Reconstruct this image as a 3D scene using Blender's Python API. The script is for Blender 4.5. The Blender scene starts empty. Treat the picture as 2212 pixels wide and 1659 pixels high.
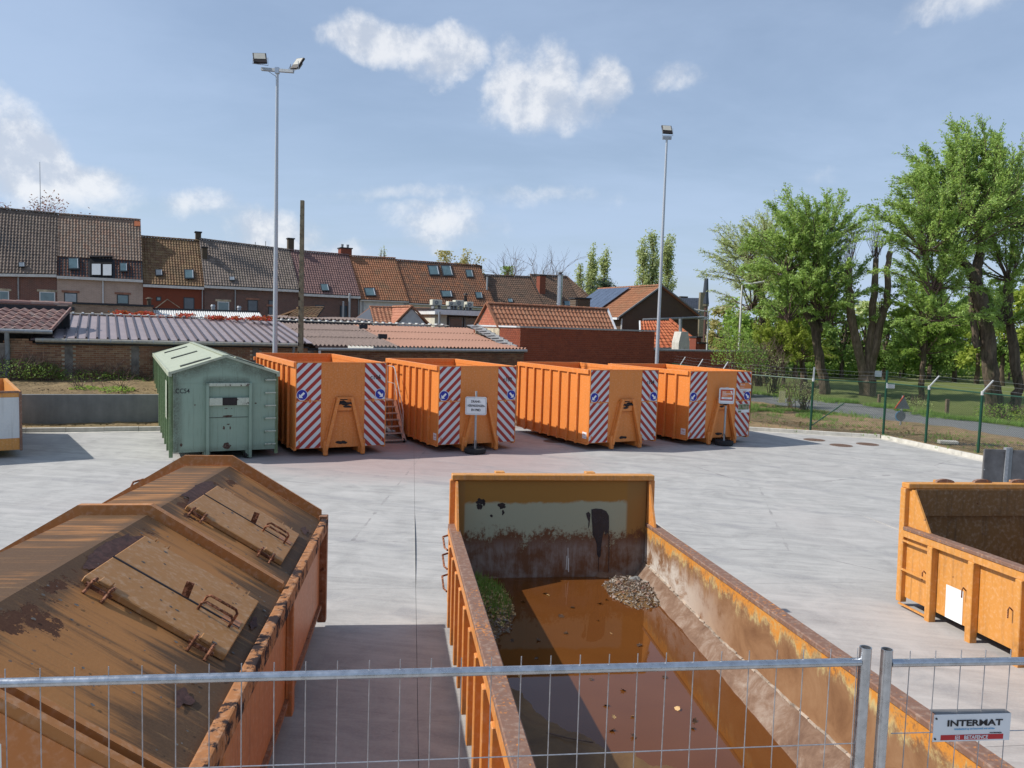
import bpy, math, random
from mathutils import Vector, Matrix, noise
R=random.Random(7)
sc=bpy.context.scene
COL=sc.collection
rad=math.radians
# ---------------------------------------------------------------- camera
W_,H_,F_=2212.0,1659.0,1662.0           # photograph's working pixel grid and focal length in those pixels
CH=3.65
cam=bpy.data.cameras.new('camera'); cam.sensor_width=36.0; cam.lens=36.0*F_/W_; cam.clip_start=.05; cam.clip_end=3000
camo=bpy.data.objects.new('camera',cam); COL.objects.link(camo)
RC=Matrix.Rotation(rad(90-4.18),3,'X')@Matrix.Rotation(0.031,3,'Z')
camo.matrix_world=Matrix.Translation((0,0,CH))@RC.to_4x4()
sc.camera=camo
CAM=Vector((0,0,CH))
# ---------------------------------------------------------------- light
SUN_EL,SUN_AZ=43.0,267.0                # compass azimuth of the sun, clockwise from +Y
w=bpy.data.worlds.new("World"); sc.world=w; w.use_nodes=True
def sunlight():
    l=bpy.data.lights.new('sun','SUN'); l.energy=5.0; l.angle=rad(.53); l.color=(1,.955,.88)
    o=bpy.data.objects.new('sun',l); COL.objects.link(o)
    d=Vector((math.sin(rad(SUN_AZ))*math.cos(rad(SUN_EL)),math.cos(rad(SUN_AZ))*math.cos(rad(SUN_EL)),math.sin(rad(SUN_EL))))
    o.rotation_euler=d.to_track_quat('Z','Y').to_euler(); o.location=(-40,0,40)
sunlight()
sc.view_settings.view_transform='Standard'; sc.view_settings.look='None'; sc.view_settings.gamma=1; sc.view_settings.exposure=0.0
sc.view_settings.use_curve_mapping=False
sc.cycles.max_bounces=6; sc.cycles.diffuse_bounces=3; sc.cycles.glossy_bounces=3; sc.cycles.transmission_bounces=3; sc.cycles.transparent_max_bounces=8
# ---------------------------------------------------------------- node helper
class N:
    def __init__(s,nt): s.nt=nt; s.L=nt.links
    def n(s,t,**k):
        x=s.nt.nodes.new(t)
        for a,b in k.items(): setattr(x,a,b)
        return x
    def set(s,sock,v):
        if isinstance(v,bpy.types.NodeSocket): s.L.new(v,sock)
        elif v is not None:
            if sock.type=='RGBA' and len(v)==3: v=(*v,1)
            sock.default_value=v
    def co(s,kind='Object'): return s.n('ShaderNodeTexCoord').outputs[kind]
    def map(s,v,sc=(1,1,1),loc=(0,0,0),rot=(0,0,0)):
        m=s.n('ShaderNodeMapping'); s.set(m.inputs[0],v); m.inputs[1].default_value=loc; m.inputs[2].default_value=rot; m.inputs[3].default_value=sc; return m.outputs[0]
    def noise(s,v,sc=5,det=4,ro=.55,dist=0,col=False):
        m=s.n('ShaderNodeTexNoise'); s.set(m.inputs['Vector'],v); m.inputs['Scale'].default_value=sc; m.inputs['Detail'].default_value=det
        m.inputs['Roughness'].default_value=ro; m.inputs['Distortion'].default_value=dist; return m.outputs['Color' if col else 'Fac']
    def vor(s,v,sc=5,feat='F1',out='Distance'):
        m=s.n('ShaderNodeTexVoronoi'); m.feature=feat; s.set(m.inputs['Vector'],v); m.inputs['Scale'].default_value=sc; return m.outputs[out]
    def ramp(s,f,stops):
        m=s.n('ShaderNodeValToRGB'); s.set(m.inputs[0],f); e=m.color_ramp.elements
        while len(e)<len(stops): e.new(.5)
        for i,(p,c) in enumerate(stops):
            e[i].position=p
            if not hasattr(c,'__len__'): c=(c,c,c)
            e[i].color=(*c,1) if len(c)==3 else c
        return m.outputs[0]
    def st(s,f,a,b): # smooth threshold
        m=s.n('ShaderNodeMapRange'); m.interpolation_type='SMOOTHSTEP'; s.set(m.inputs[0],f); m.inputs[1].default_value=a; m.inputs[2].default_value=b; return m.outputs[0]
    def mix(s,f,a,b,bt='MIX'):
        m=s.n('ShaderNodeMix',data_type='RGBA',blend_type=bt); s.set(m.inputs[0],f); s.set(m.inputs[6],a); s.set(m.inputs[7],b); return m.outputs[2]
    def m(s,op,a,b=0.,c=0.):
        x=s.n('ShaderNodeMath',operation=op); s.set(x.inputs[0],a); s.set(x.inputs[1],b)
        if len(x.inputs)>2: s.set(x.inputs[2],c)
        return x.outputs[0]
    def sep(s,v):
        x=s.n('ShaderNodeSeparateXYZ'); s.set(x.inputs[0],v); return x.outputs
    def comb(s,x,y,z):
        c=s.n('ShaderNodeCombineXYZ')
        for i,v in enumerate((x,y,z)): s.set(c.inputs[i],v)
        return c.outputs[0]
    def bump(s,h,st=.3,d=.02):
        b=s.n('ShaderNodeBump'); b.inputs['Strength'].default_value=st; b.inputs['Distance'].default_value=d; s.set(b.inputs['Height'],h); return b.outputs[0]
def newmat(name):
    m=bpy.data.materials.new(name); m.use_nodes=True; nt=m.node_tree; nt.nodes.clear(); g=N(nt)
    out=g.n('ShaderNodeOutputMaterial'); b=g.n('ShaderNodeBsdfPrincipled'); g.L.new(b.outputs[0],out.inputs[0]); g.b=b; g.out=out; m['g']=0
    return m,g
def fin(g,col=None,rough=None,metal=None,normal=None,spec=None):
    b=g.b
    if col is not None: g.set(b.inputs['Base Color'],col)
    if rough is not None: g.set(b.inputs['Roughness'],rough)
    if metal is not None: g.set(b.inputs['Metallic'],metal)
    if normal is not None: g.set(b.inputs['Normal'],normal)
    if spec is not None: g.set(b.inputs['Specular IOR Level'],spec)
def simple(name,col,rough=.6,metal=0,var=.12,sc=6,bump=0,spec=.4):
    m,g=newmat(name); v=g.co(); n=g.noise(v,sc,5,.6)
    lo=tuple(c*(1-var*1.6) for c in col); hi=tuple(min(1,c*(1+var)) for c in col)
    c=g.ramp(n,[(.3,lo),(.7,hi)])
    fin(g,c,g.m('ADD',g.m('MULTIPLY',n,.25),rough-.12),metal,g.bump(n,bump,.01) if bump else None,spec)
    return m
# ---------------------------------------------------------------- sky
def sky():
    nt=w.node_tree; nt.nodes.clear(); g=N(nt)
    out=g.n('ShaderNodeOutputWorld'); bg=g.n('ShaderNodeBackground'); g.L.new(bg.outputs[0],out.inputs[0])
    s=g.n('ShaderNodeTexSky'); s.sky_type='NISHITA'; s.sun_disc=False; s.sun_elevation=rad(SUN_EL); s.sun_rotation=rad(SUN_AZ)
    s.air_density=1.0; s.dust_density=1.0; s.ozone_density=1.4; s.altitude=20
    bg.inputs[1].default_value=.115
    v=g.co('Generated'); x,y,z=g.sep(v)
    # cloud deck coordinates: direction projected on a plane overhead
    zz=g.m('MAXIMUM',z,.03); den=g.m('ADD',zz,.12)
    pl=g.comb(g.m('DIVIDE',x,den),g.m('DIVIDE',y,den),0.)
    veil=g.noise(g.map(pl,(.7,1.0,1),rot=(0,0,.5)),.75,7,.58,.5)
    veil2=g.noise(g.map(pl,(.6,.9,1),loc=(3,1,0),rot=(0,0,-.3)),1.3,7,.6,.4)
    vf=g.m('MULTIPLY',g.st(g.m('ADD',g.m('MULTIPLY',veil,.6),g.m('MULTIPLY',veil2,.4)),.36,.62),.5)
    hor=g.m('POWER',g.m('SUBTRACT',1.,g.m('MINIMUM',g.m('MAXIMUM',z,0.),1.)),5.)
    vf=g.m('ADD',g.m('MULTIPLY',vf,.55),g.m('MULTIPLY',hor,.40))
    base=g.mix(g.m('MINIMUM',g.m('ADD',vf,.27),1.),s.outputs[0],(4.5,5.7,7.75))
    # cumulus: lumpy masses with their own places in the sky
    warp=g.noise(v,7,6,.6,0,True)
    wv=g.n('ShaderNodeVectorMath',operation='MULTIPLY_ADD'); g.set(wv.inputs[0],warp); wv.inputs[1].default_value=(.10,.10,.10); g.set(wv.inputs[2],v); wv=wv.outputs[0]
    puff=g.noise(v,13,9,.63,.15)
    acc=None
    def dirp(u,v_):
        d=RC@Vector(((u-W_/2)/F_,-(v_-H_/2)/F_,-1)); return d.normalized()
    blobs=[(800,95,.062,.034,1.0),(870,120,.075,.026,.8),(940,110,.055,.032,.95),(770,60,.030,.028,.75),(1120,205,.042,.050,1.),(1175,165,.040,.040,1.),(1200,215,.06,.040,.75),(1305,175,.040,.036,.9),(1470,180,.035,.022,.55),
           (30,335,.055,.052,1.05),(110,370,.070,.030,.95),(60,390,.10,.028,.7),(440,445,.05,.022,.55),(590,490,.065,.028,.75),(960,490,.08,.024,.62),(990,480,.04,.03,.5),(720,555,.08,.02,.6),(1000,430,.20,.014,.35),
           (2080,5,.08,.02,.5),(1750,385,.035,.014,.25)]
    for (u,v_,sx,sy,st) in blobs:
        d=dirp(u,v_)
        df=g.n('ShaderNodeVectorMath',operation='SUBTRACT'); g.set(df.inputs[0],wv); df.inputs[1].default_value=(d.x+.05,d.y+.05,d.z+.05)
        X,Y,Z=g.sep(df.outputs[0])
        # horizontal part (x,y) against vertical part
        h=g.m('ADD',g.m('MULTIPLY',X,X),g.m('MULTIPLY',Y,Y)); hz=g.m('DIVIDE',h,sx*sx); vz=g.m('DIVIDE',g.m('MULTIPLY',Z,Z),sy*sy)
        f=g.m('MULTIPLY',g.m('MAXIMUM',g.m('SUBTRACT',1.,g.m('MULTIPLY',g.m('ADD',hz,vz),.55)),0.),st)
        acc=f if acc is None else g.m('MAXIMUM',acc,f)
    # elsewhere round the sky the same scattered cumulus
    oth=g.st(g.noise(g.map(pl,(1,1,1),loc=(9,4,0)),1.15,2,.5),.60,.74); away=g.st(y,.55,.1)
    acc=g.m('MAXIMUM',acc,g.m('MULTIPLY',g.m('MULTIPLY',oth,away),.9))
    dens=g.m('SUBTRACT',g.m('ADD',g.m('MULTIPLY',acc,1.0),g.m('MULTIPLY',puff,1.15)),.78)
    cf=g.st(dens,-.05,.62); cf=g.m('MULTIPLY',cf,g.st(acc,.0,.30))
    # clouds brighter on the crowns, greyer in the bellies, by their own thickness
    puff2=g.noise(g.map(v,loc=(.016,0,-.022)),13,9,.63,.15)
    lit=g.st(g.m('SUBTRACT',puff,puff2),-.12,.12)
    cc=g.mix(lit,(5.3,5.75,6.6),(8.5,8.5,8.6))
    col=g.mix(g.m('MULTIPLY',cf,.74),base,cc)
    g.set(bg.inputs[0],col)
sky()
# ---------------------------------------------------------------- picture-to-place helpers
def ray(u,v): return RC@Vector(((u-W_/2)/F_,-(v-H_/2)/F_,-1))
SD=Vector((-.141,.99))
def gz(x,y):
    s=x*SD.x+y*SD.y; t=13-s
    if t<=-2: return 0.
    if t<2: return .036*(t+2)**2/8
    return .036*t
def atz(u,v,z): d=ray(u,v); return CAM+d*((z-CH)/d.z)
def atY(u,v,Y): d=ray(u,v); return CAM+d*(Y/d.y)
def gp(u,v,up=0.):
    p=atz(u,v,up)
    for _ in range(30): p=atz(u,v,gz(p.x,p.y)+up)
    return p
def azv(az): return Vector((math.sin(rad(az)),math.cos(rad(az)),0))
def vpl(u,v,P,az):
    d=ray(u,v); n=Vector((math.cos(rad(az)),-math.sin(rad(az)),0)); P=Vector((P[0],P[1],0))
    return CAM+d*((P-CAM).dot(n)/d.dot(n))
def onpl(u,v,P,n): d=ray(u,v); return CAM+d*((P-CAM).dot(n)/d.dot(n))
RT=RC.transposed()
def proj(p):
    q=RT@(Vector(p)-CAM); return (W_/2-F_*q.x/q.z, H_/2+F_*q.y/q.z)
def zfor(x,y,v):
    z=3.
    for _ in range(6):
        v0=proj((x,y,z))[1]; v1=proj((x,y,z+.1))[1]; z+=(v-v0)*.1/(v1-v0)
    return z
ZR={1:(0,750,2.765),2:(500,850,2.765),3:(1150,850,2.765),4:(1850,900,2.765),5:(2300,950,2.765),6:(2800,800,3.16),8:(0,1150,2.011)}
def q(k,x,y): a,b,s=ZR[k]; return ((a+x/s)/1.8228,(b+y/s)/1.8228)
# ---------------------------------------------------------------- mesh helper
class MB:
    def __init__(s): s.v=[]; s.f=[]
    def poly(s,pts): i=len(s.v); s.v+= [tuple(p) for p in pts]; s.f.append(tuple(range(i,i+len(pts)))); return s
    def hexa(s,p): # 8 pts: bottom 4 ccw, top 4 ccw
        i=len(s.v); s.v+=[tuple(a) for a in p]
        for f in ((3,2,1,0),(4,5,6,7),(0,1,5,4),(1,2,6,5),(2,3,7,6),(3,0,4,7)): s.f.append(tuple(i+k for k in f))
        return s
    def box(s,x0,y0,z0,x1,y1,z1):
        if x0>x1:x0,x1=x1,x0
        if y0>y1:y0,y1=y1,y0
        if z0>z1:z0,z1=z1,z0
        return s.hexa([(x0,y0,z0),(x1,y0,z0),(x1,y1,z0),(x0,y1,z0),(x0,y0,z1),(x1,y0,z1),(x1,y1,z1),(x0,y1,z1)])
    def bar(s,p,q_,w,h=None,up=(0,0,1)):
        p=Vector(p);q_=Vector(q_); h=h or w; d=(q_-p).normalized(); up=Vector(up)
        if abs(d.dot(up))>.99: up=Vector((0,1,0))
        a=d.cross(up).normalized()*(w/2); b=a.normalized().cross(d)*(h/2)
        return s.hexa([p-a-b,q_-a-b,q_+a-b,p+a-b,p-a+b,q_-a+b,q_+a+b,p+a+b])
    def tube(s,p,q_,r0,r1=None,n=8,caps=True):
        p=Vector(p);q_=Vector(q_); r1=r0 if r1 is None else r1; d=(q_-p).normalized(); up=Vector((0,0,1)) if abs(d.z)<.95 else Vector((0,1,0))
        a=d.cross(up).normalized(); b=a.cross(d); i=len(s.v)
        for c,r in ((p,r0),(q_,r1)):
            for k in range(n):
                t=2*math.pi*k/n; s.v.append(tuple(c+a*(r*math.cos(t))+b*(r*math.sin(t))))
        for k in range(n): k2=(k+1)%n; s.f.append((i+k2,i+k,i+n+k,i+n+k2))
        if caps: s.f.append(tuple(i+k for k in range(n))); s.f.append(tuple(i+n+k for k in reversed(range(n))))
        return s
    def path(s,pts,r,n=6,r1=None):
        pts=[Vector(p) for p in pts]; m=len(pts); i=len(s.v); ref=Vector((0,0,1)); prev=None
        for j,p in enumerate(pts):
            d=(pts[min(j+1,m-1)]-pts[max(j-1,0)]).normalized()
            if prev is None:
                up=Vector((0,0,1)) if abs(d.z)<.9 else Vector((0,1,0)); a=d.cross(up).normalized()
            else:
                a=(prev-d*prev.dot(d)).normalized()
            prev=a; b=a.cross(d); rr=r if r1 is None else r+(r1-r)*j/(m-1)
            if hasattr(r,'__len__'): rr=r[j]
            for k in range(n):
                t=2*math.pi*k/n; s.v.append(tuple(p+a*(rr*math.cos(t))+b*(rr*math.sin(t))))
        for j in range(m-1):
            for k in range(n):
                k2=(k+1)%n; s.f.append((i+j*n+k2,i+j*n+k,i+(j+1)*n+k,i+(j+1)*n+k2))
        s.f.append(tuple(i+k for k in range(n))); s.f.append(tuple(i+(m-1)*n+k for k in reversed(range(n))))
        return s
    def prism(s,poly,off): # poly 3d pts, extruded by off
        off=Vector(off); i=len(s.v); n=len(poly); s.v+=[tuple(p) for p in poly]+[tuple(Vector(p)+off) for p in poly]
        s.f.append(tuple(range(i,i+n))[::-1]); s.f.append(tuple(range(i+n,i+2*n)))
        for k in range(n): k2=(k+1)%n; s.f.append((i+k,i+k2,i+n+k2,i+n+k))
        return s
    def build(s,name,mat,parent=None,smooth=False,bevel=0,seg=1,fix=True):
        me=bpy.data.meshes.new(name); me.from_pydata(s.v,[],s.f)
        if mat: me.materials.append(mat)
        if smooth:
            me.polygons.foreach_set('use_smooth',[True]*len(me.polygons))
            try: me.set_sharp_from_angle(angle=rad(35))
            except Exception: pass
        if fix and len(s.f)<4000:
            import bmesh
            bm=bmesh.new(); bm.from_mesh(me); bmesh.ops.recalc_face_normals(bm,faces=bm.faces)
            if bevel:
                ed=[e for e in bm.edges if len(e.link_faces)==2 and e.calc_face_angle(0)>.6]
                bmesh.ops.bevel(bm,geom=ed,offset=bevel,segments=seg,affect='EDGES',profile=.6)
            bm.to_mesh(me); bm.free()
        me.update()
        o=bpy.data.objects.new(name,me); COL.objects.link(o)
        if parent: o.parent=parent
        return o
def tag(o,label=None,cat=None,group=None,kind=None):
    if label: o['label']=label
    if cat: o['category']=cat
    if group: o['group']=group
    if kind: o['kind']=kind
    return o
def empty(name,loc=(0,0,0),az=0,tilt=0,label=None,cat=None,group=None,kind=None):
    o=bpy.data.objects.new(name,None); COL.objects.link(o); o.empty_display_size=.2
    o.matrix_world=Matrix.Translation(Vector(loc))@Matrix.Rotation(rad(-az),4,'Z')@Matrix.Rotation(-rad(tilt),4,'X')
    return tag(o,label,cat,group,kind)
def place(o,local,world):
    m=o.matrix_world.to_3x3(); o.location=Vector(world)-m@Vector(local)
def copy_tree(o,parent=None):
    c=o.copy(); COL.objects.link(c); c.parent=parent
    for ch in o.children: copy_tree(ch,c)
    return c
def inst(mesh,name,loc,parent=None,rot=None,scale=None):
    o=bpy.data.objects.new(name,mesh); COL.objects.link(o); o.location=loc
    if rot is not None: o.rotation_euler=rot
    if scale is not None: o.scale=scale
    if parent: o.parent=parent
    return o
def text(name,s,size,mat,parent,M,sx=1,align='CENTER',bold=0):
    c=bpy.data.curves.new(name,'FONT'); c.body=s; c.size=size; c.align_x=align; c.align_y='CENTER'; c.resolution_u=3; c.extrude=.0008; c.offset=bold*size
    t=bpy.data.objects.new(name,c); COL.objects.link(t); bpy.context.view_layer.update()
    me=bpy.data.meshes.new_from_object(t); bpy.data.objects.remove(t); me.materials.clear(); me.materials.append(mat)
    o=bpy.data.objects.new(name,me); COL.objects.link(o); o.parent=parent; o.matrix_local=M@Matrix.Diagonal((sx,1,1,1))
    return o
FRONT=Matrix.Rotation(rad(90),4,'X')      # text lying in local xz plane, facing -y
# ================================================================ materials
def rust_paint(name,base,dirt=(.06,.045,.035),rustc=(.10,.035,.015),rough=.45,spots=.62,streak=.3,spot_sc=9,edge=0,dirt_amt=.5,flake=None,gloss=.5):
    m,g=newmat(name); v=g.co()
    big=g.noise(v,1.3,5,.6); fine=g.noise(v,22,4,.6)
    c=g.mix(g.m('MULTIPLY',big,.5),base,tuple(x*.72 for x in base))
    c=g.mix(g.m('MULTIPLY',g.st(fine,.45,.75),.12),c,(1,.9,.75))
    st=g.noise(g.map(v,(9,9,.55)),1.6,6,.65); f=g.m('MULTIPLY',g.st(st,.48,.78),streak)
    c=g.mix(f,c,dirt)
    d2=g.noise(v,2.6,7,.7); c=g.mix(g.m('MULTIPLY',g.st(d2,.55,.8),dirt_amt),c,dirt)
    sp=g.noise(v,spot_sc,6,.72); sf=g.st(g.m('ADD',g.m('MULTIPLY',sp,.75),g.m('MULTIPLY',big,.25)),spots,spots+.05)
    c=g.mix(sf,c,rustc)
    r=g.m('ADD',g.m('MULTIPLY',sf,.35),rough)
    fin(g,c,r,0,g.bump(g.m('SUBTRACT',g.m('MULTIPLY',fine,.4),sf),.25,.006),gloss)
    return m
ORANGE=(.78,.20,.028)
M={}
M['orange']=rust_paint('orange_paint',(.74,.24,.048),spots=.745,streak=.17,dirt_amt=.16,dirt=(.22,.10,.05),rough=.42,gloss=.35)
M['orange_b']=rust_paint('orange_paint_dull',(.71,.225,.045),spots=.735,streak=.22,dirt_amt=.2,dirt=(.2,.09,.045),rough=.48,gloss=.35)
M['ochre']=rust_paint('ochre_worn_paint',(.62,.27,.055),spots=.635,streak=.40,dirt_amt=.40,spot_sc=14,rough=.5)
M['ochre_in']=rust_paint('ochre_inside_grimed',(.20,.095,.025),dirt=(.025,.018,.012),spots=.6,streak=.6,dirt_amt=.95,rough=.7)
M['oside']=rust_paint('orange_faded_side',(.50,.195,.07),dirt=(.15,.06,.03),rustc=(.07,.03,.018),spots=.68,streak=.7,dirt_amt=.4,rough=.45,gloss=.3)
M['rim']=rust_paint('rim_rusty',(.20,.105,.07),dirt=(.10,.06,.05),rustc=(.50,.19,.05),spots=.565,streak=.2,spot_sc=30,rough=.7,dirt_amt=.6)
M['rail_roof']=rust_paint('roof_rail_paint',(.36,.155,.06),dirt=(.085,.062,.05),rustc=(.03,.02,.02),spots=.50,streak=.6,spot_sc=5,dirt_amt=1.0,rough=.7,gloss=.2)
M['green']=rust_paint('pale_green_paint',(.31,.42,.315),dirt=(.055,.065,.045),rustc=(.07,.03,.018),spots=.69,streak=.75,dirt_amt=.5,rough=.5)
def greenface():
    m,g=newmat('pale_green_grimed_face'); v=g.co(); x,y,z=g.sep(v); n=g.noise(v,2.4,7,.7); sp=g.noise(v,26,6,.8); st=g.noise(g.map(v,(11,11,.7)),1.6,6,.65); big=g.noise(v,1.,5,.6)
    c=g.mix(n,(.215,.30,.235),(.29,.375,.295)); c=g.mix(g.m('MULTIPLY',g.st(st,.50,.76),.55),c,(.12,.15,.11))
    ed=g.m('MAXIMUM',g.m('MULTIPLY',g.st(x,.30,.06),.9),g.m('MULTIPLY',g.st(g.m('ADD',z,g.m('MULTIPLY',g.m('ABSOLUTE',g.m('SUBTRACT',x,1.18)),.34)),2.25,2.58),.8)); ed=g.m('MAXIMUM',ed,g.m('MULTIPLY',g.st(z,.42,.24),.55))
    ed=g.m('MAXIMUM',ed,g.m('MULTIPLY',g.m('MULTIPLY',g.st(g.m('ABSOLUTE',g.m('SUBTRACT',x,1.27)),.62,.50),g.st(z,1.9,2.0)),g.m('MULTIPLY',g.st(z,2.22,2.04),.75)))
    f=g.m('MULTIPLY',ed,g.st(g.m('ADD',g.m('MULTIPLY',n,.5),g.m('MULTIPLY',sp,.5)),.34,.60)); c=g.mix(f,c,(.075,.08,.055))
    c=g.mix(g.m('MULTIPLY',g.st(sp,.67,.72),.8),c,(.06,.045,.03)); fin(g,c,.52,0,g.bump(sp,.2,.005),.3); return m
M['green']=greenface()
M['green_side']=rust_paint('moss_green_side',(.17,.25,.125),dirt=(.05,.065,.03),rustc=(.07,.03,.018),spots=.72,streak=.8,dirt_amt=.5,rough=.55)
M['green_top']=rust_paint('pale_green_roof',(.36,.40,.30),dirt=(.13,.10,.06),rustc=(.16,.09,.05),spots=.64,streak=.2,dirt_amt=.75,rough=.6)
M['green_white']=rust_paint('white_over_green',(.48,.52,.42),dirt=(.10,.09,.05),rustc=(.045,.02,.014),spots=.55,streak=.3,spot_sc=12,dirt_amt=.4)
M['dirtywhite']=rust_paint('dirty_white_paint',(.60,.62,.62),dirt=(.16,.14,.11),rustc=(.12,.06,.03),spots=.72,streak=.25,dirt_amt=.35)
M['black']=simple('black_scuffed_steel',(.018,.012,.012),.6,0,.4,20)
M['galv']=simple('galvanised_steel',(.50,.52,.55),.28,.9,.14,30,.1)
M['galv_mast']=simple('galvanised_mast',(.46,.49,.53),.42,.35,.12,40)
M['alu2']=simple('pale_arm_metal',(.55,.56,.55),.45,.3,.1,10)
M['galv_dull']=simple('dull_galvanised',(.38,.40,.42),.5,.5,.15,25)
M['alu']=simple('aluminium_step',(.55,.50,.46),.38,.6,.15,20)
M['wire']=simple('fence_wire',(.42,.42,.44),.45,.7,.15,60)
M['zinc']=simple('zinc_gutter',(.33,.34,.35),.5,.35,.15,8)
M['pvc']=simple('grey_pipe',(.22,.24,.25),.5,0,.1,8)
M['gutter_b']=simple('beige_gutter',(.34,.32,.27),.6,0,.15,9)
M['white']=simple('white_paint',(.72,.73,.73),.5,0,.08,6)
M['fascia']=simple('white_fascia',(.62,.64,.66),.6,0,.1,5)
M['frame']=simple('white_window_frame',(.60,.62,.63),.4,0,.06,8)
M['darkframe']=simple('dark_window_frame',(.035,.04,.045),.4,0,.2,8)
M['greenpost']=simple('green_fence_paint',(.010,.060,.035),.35,0,.15,10)
M['greenwire']=simple('green_mesh_wire',(.012,.045,.028),.5,0,.1,10)
M['tyre']=simple('black_tyre_rubber',(.022,.022,.023),.85,0,.35,30,.3)
M['redprint']=simple('red_print',(.50,.02,.025),.4,0,.04)
M['blackprint']=simple('black_print',(.012,.012,.016),.45,0,.04)
M['blueprint']=simple('light_blue_print',(.22,.46,.68),.45,0,.04)
M['blue']=simple('blue_reflective',(.012,.022,.30),.3,0,.05)
M['whiteprint']=simple('white_print',(.74,.75,.76),.4,0,.03)
M['orangeprint']=simple('orange_print',(.62,.20,.06),.45,0,.04)
M['stick_red']=simple('sticker_red',(.45,.06,.03),.45,0,.04)
M['yellow']=simple('pale_yellow_plate',(.70,.66,.33),.5,0,.1)
M['hazel']=simple('grey_board_back',(.17,.165,.165),.45,.25,.25,4)
M['plaster']=simple('white_render',(.56,.57,.55),.85,0,.10,3)
M['cream']=simple('cream_render',(.58,.57,.48),.85,0,.08,3)
M['slate']=simple('blue_slate',(.055,.065,.085),.5,0,.3,18)
M['asph_roof']=simple('bitumen_roofing',(.035,.037,.042),.8,0,.3,12)
M['ivy']=simple('red_ivy_leaf',(.30,.020,.022),.5,0,.5,9)
M['lampglass']=simple('lamp_glass',(.50,.48,.42),.25,0,.05)
M['poleconc']=simple('concrete_pole',(.20,.175,.12),.85,0,.25,7,.3)
def glass(name,tint=(.06,.08,.10)):
    m,g=newmat(name); n=g.noise(g.co(),2.5,3,.5)
    fin(g,g.mix(n,tuple(c*.6 for c in tint),tuple(c*1.6 for c in tint)),.06,0,None,.9); return m
M['glass']=glass('window_glass'); M['glassg']=glass('roof_window_glass',(.10,.16,.17)); M['glassw']=glass('net_curtained_glass',(.22,.25,.27)); M['blind']=simple('roller_shutter',(.13,.155,.18),.5,0,.08,3)
M['solar']=simple('solar_glass',(.10,.13,.19),.15,.3,.15,2)
def concrete_yard():
    m,g=newmat('yard_concrete'); v=g.co()
    r=g.map(v,(1,1,1),rot=(0,0,rad(10)))
    big=g.noise(v,.22,6,.6,.4); mid=g.noise(v,1.4,8,.66,.8); fine=g.noise(v,38,4,.7)
    br=g.noise(g.map(r,(.35,3.6,1)),1.5,9,.74,1.0)
    br2=g.noise(g.map(r,(.16,2.2,1),loc=(5,2,0),rot=(0,0,.15)),1.1,7,.68,.6)
    c=g.ramp(g.m('ADD',g.m('MULTIPLY',br,.5),g.m('MULTIPLY',mid,.5)),[(.28,(.20,.197,.195)),(.43,(.315,.31,.30)),(.53,(.395,.387,.372)),(.70,(.50,.488,.465))])
    c=g.mix(g.m('MULTIPLY',g.st(br2,.55,.78),.40),c,(.235,.24,.26))
    c=g.mix(g.m('MULTIPLY',g.st(big,.50,.74),.45),c,(.44,.405,.385))
    ob=g.n('ShaderNodeObjectInfo'); 
    c=g.mix(g.m('MULTIPLY',ob.outputs['Random'],.16),c,(.30,.29,.285))
    # a spill of red brick dust by the bins
    x,y,z=g.sep(v); 
    dx=g.m('DIVIDE',g.m('SUBTRACT',x,-2.5),5.5); dy=g.m('DIVIDE',g.m('SUBTRACT',y,20.8),3.6)
    rr=g.m('SUBTRACT',1.,g.m('ADD',g.m('MULTIPLY',dx,dx),g.m('MULTIPLY',dy,dy)))
    c=g.mix(g.m('MULTIPLY',g.st(g.m('ADD',rr,g.m('MULTIPLY',mid,.9)),.3,1.4),.55),c,(.33,.20,.19))
    dx=g.m('DIVIDE',g.m('SUBTRACT',x,4.2),3.2); dy=g.m('DIVIDE',g.m('SUBTRACT',y,7.6),3.6)
    rr=g.m('SUBTRACT',1.,g.m('ADD',g.m('MULTIPLY',dx,dx),g.m('MULTIPLY',dy,dy)))
    c=g.mix(g.m('MULTIPLY',g.st(g.m('ADD',rr,g.m('MULTIPLY',mid,.9)),.3,1.4),.16),c,(.45,.34,.31))
    # tyre marks: long soft dark arcs
    tw=g.n('ShaderNodeTexWave'); tw.wave_type='RINGS'; tw.rings_direction='Z'; g.set(tw.inputs[0],g.map(v,(1,1,1),loc=(11,6,0))); tw.inputs['Scale'].default_value=.13; tw.inputs['Distortion'].default_value=2.2; tw.inputs['Detail'].default_value=2; tw.inputs['Detail Scale'].default_value=.5
    tf=g.m('MULTIPLY',g.m('MULTIPLY',g.st(tw.outputs['Fac'],.90,1.),g.st(mid,.44,.60)),.50)
    c=g.mix(tf,c,(.20,.20,.21))
    # hairline cracks and specks
    ck=g.vor(g.map(v,(1,1,1),loc=(2,3,0)),.11,'DISTANCE_TO_EDGE'); nd=g.noise(v,2.,6,.6)
    ckf=g.m('MULTIPLY',g.st(g.m('ADD',ck,g.m('MULTIPLY',nd,.022)),.0135,.0115),g.st(mid,.4,.6)); c=g.mix(g.m('MULTIPLY',ckf,.55),c,(.16,.15,.15))
    sp=g.noise(v,5.,5,.75); c=g.mix(g.m('MULTIPLY',g.st(sp,.69,.74),.7),c,(.13,.12,.11))
    c=g.mix(g.m('MULTIPLY',g.st(fine,.4,.75),.22),c,(.53,.515,.49)); 
    fin(g,c,.78,0,g.bump(g.m('ADD',g.m('MULTIPLY',fine,.5),g.m('MULTIPLY',br,.7)),.22,.01),.25)
    return m
M['yard']=concrete_yard()
M['yardbed']=simple('joint_filler',(.13,.125,.12),.9)
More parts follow.
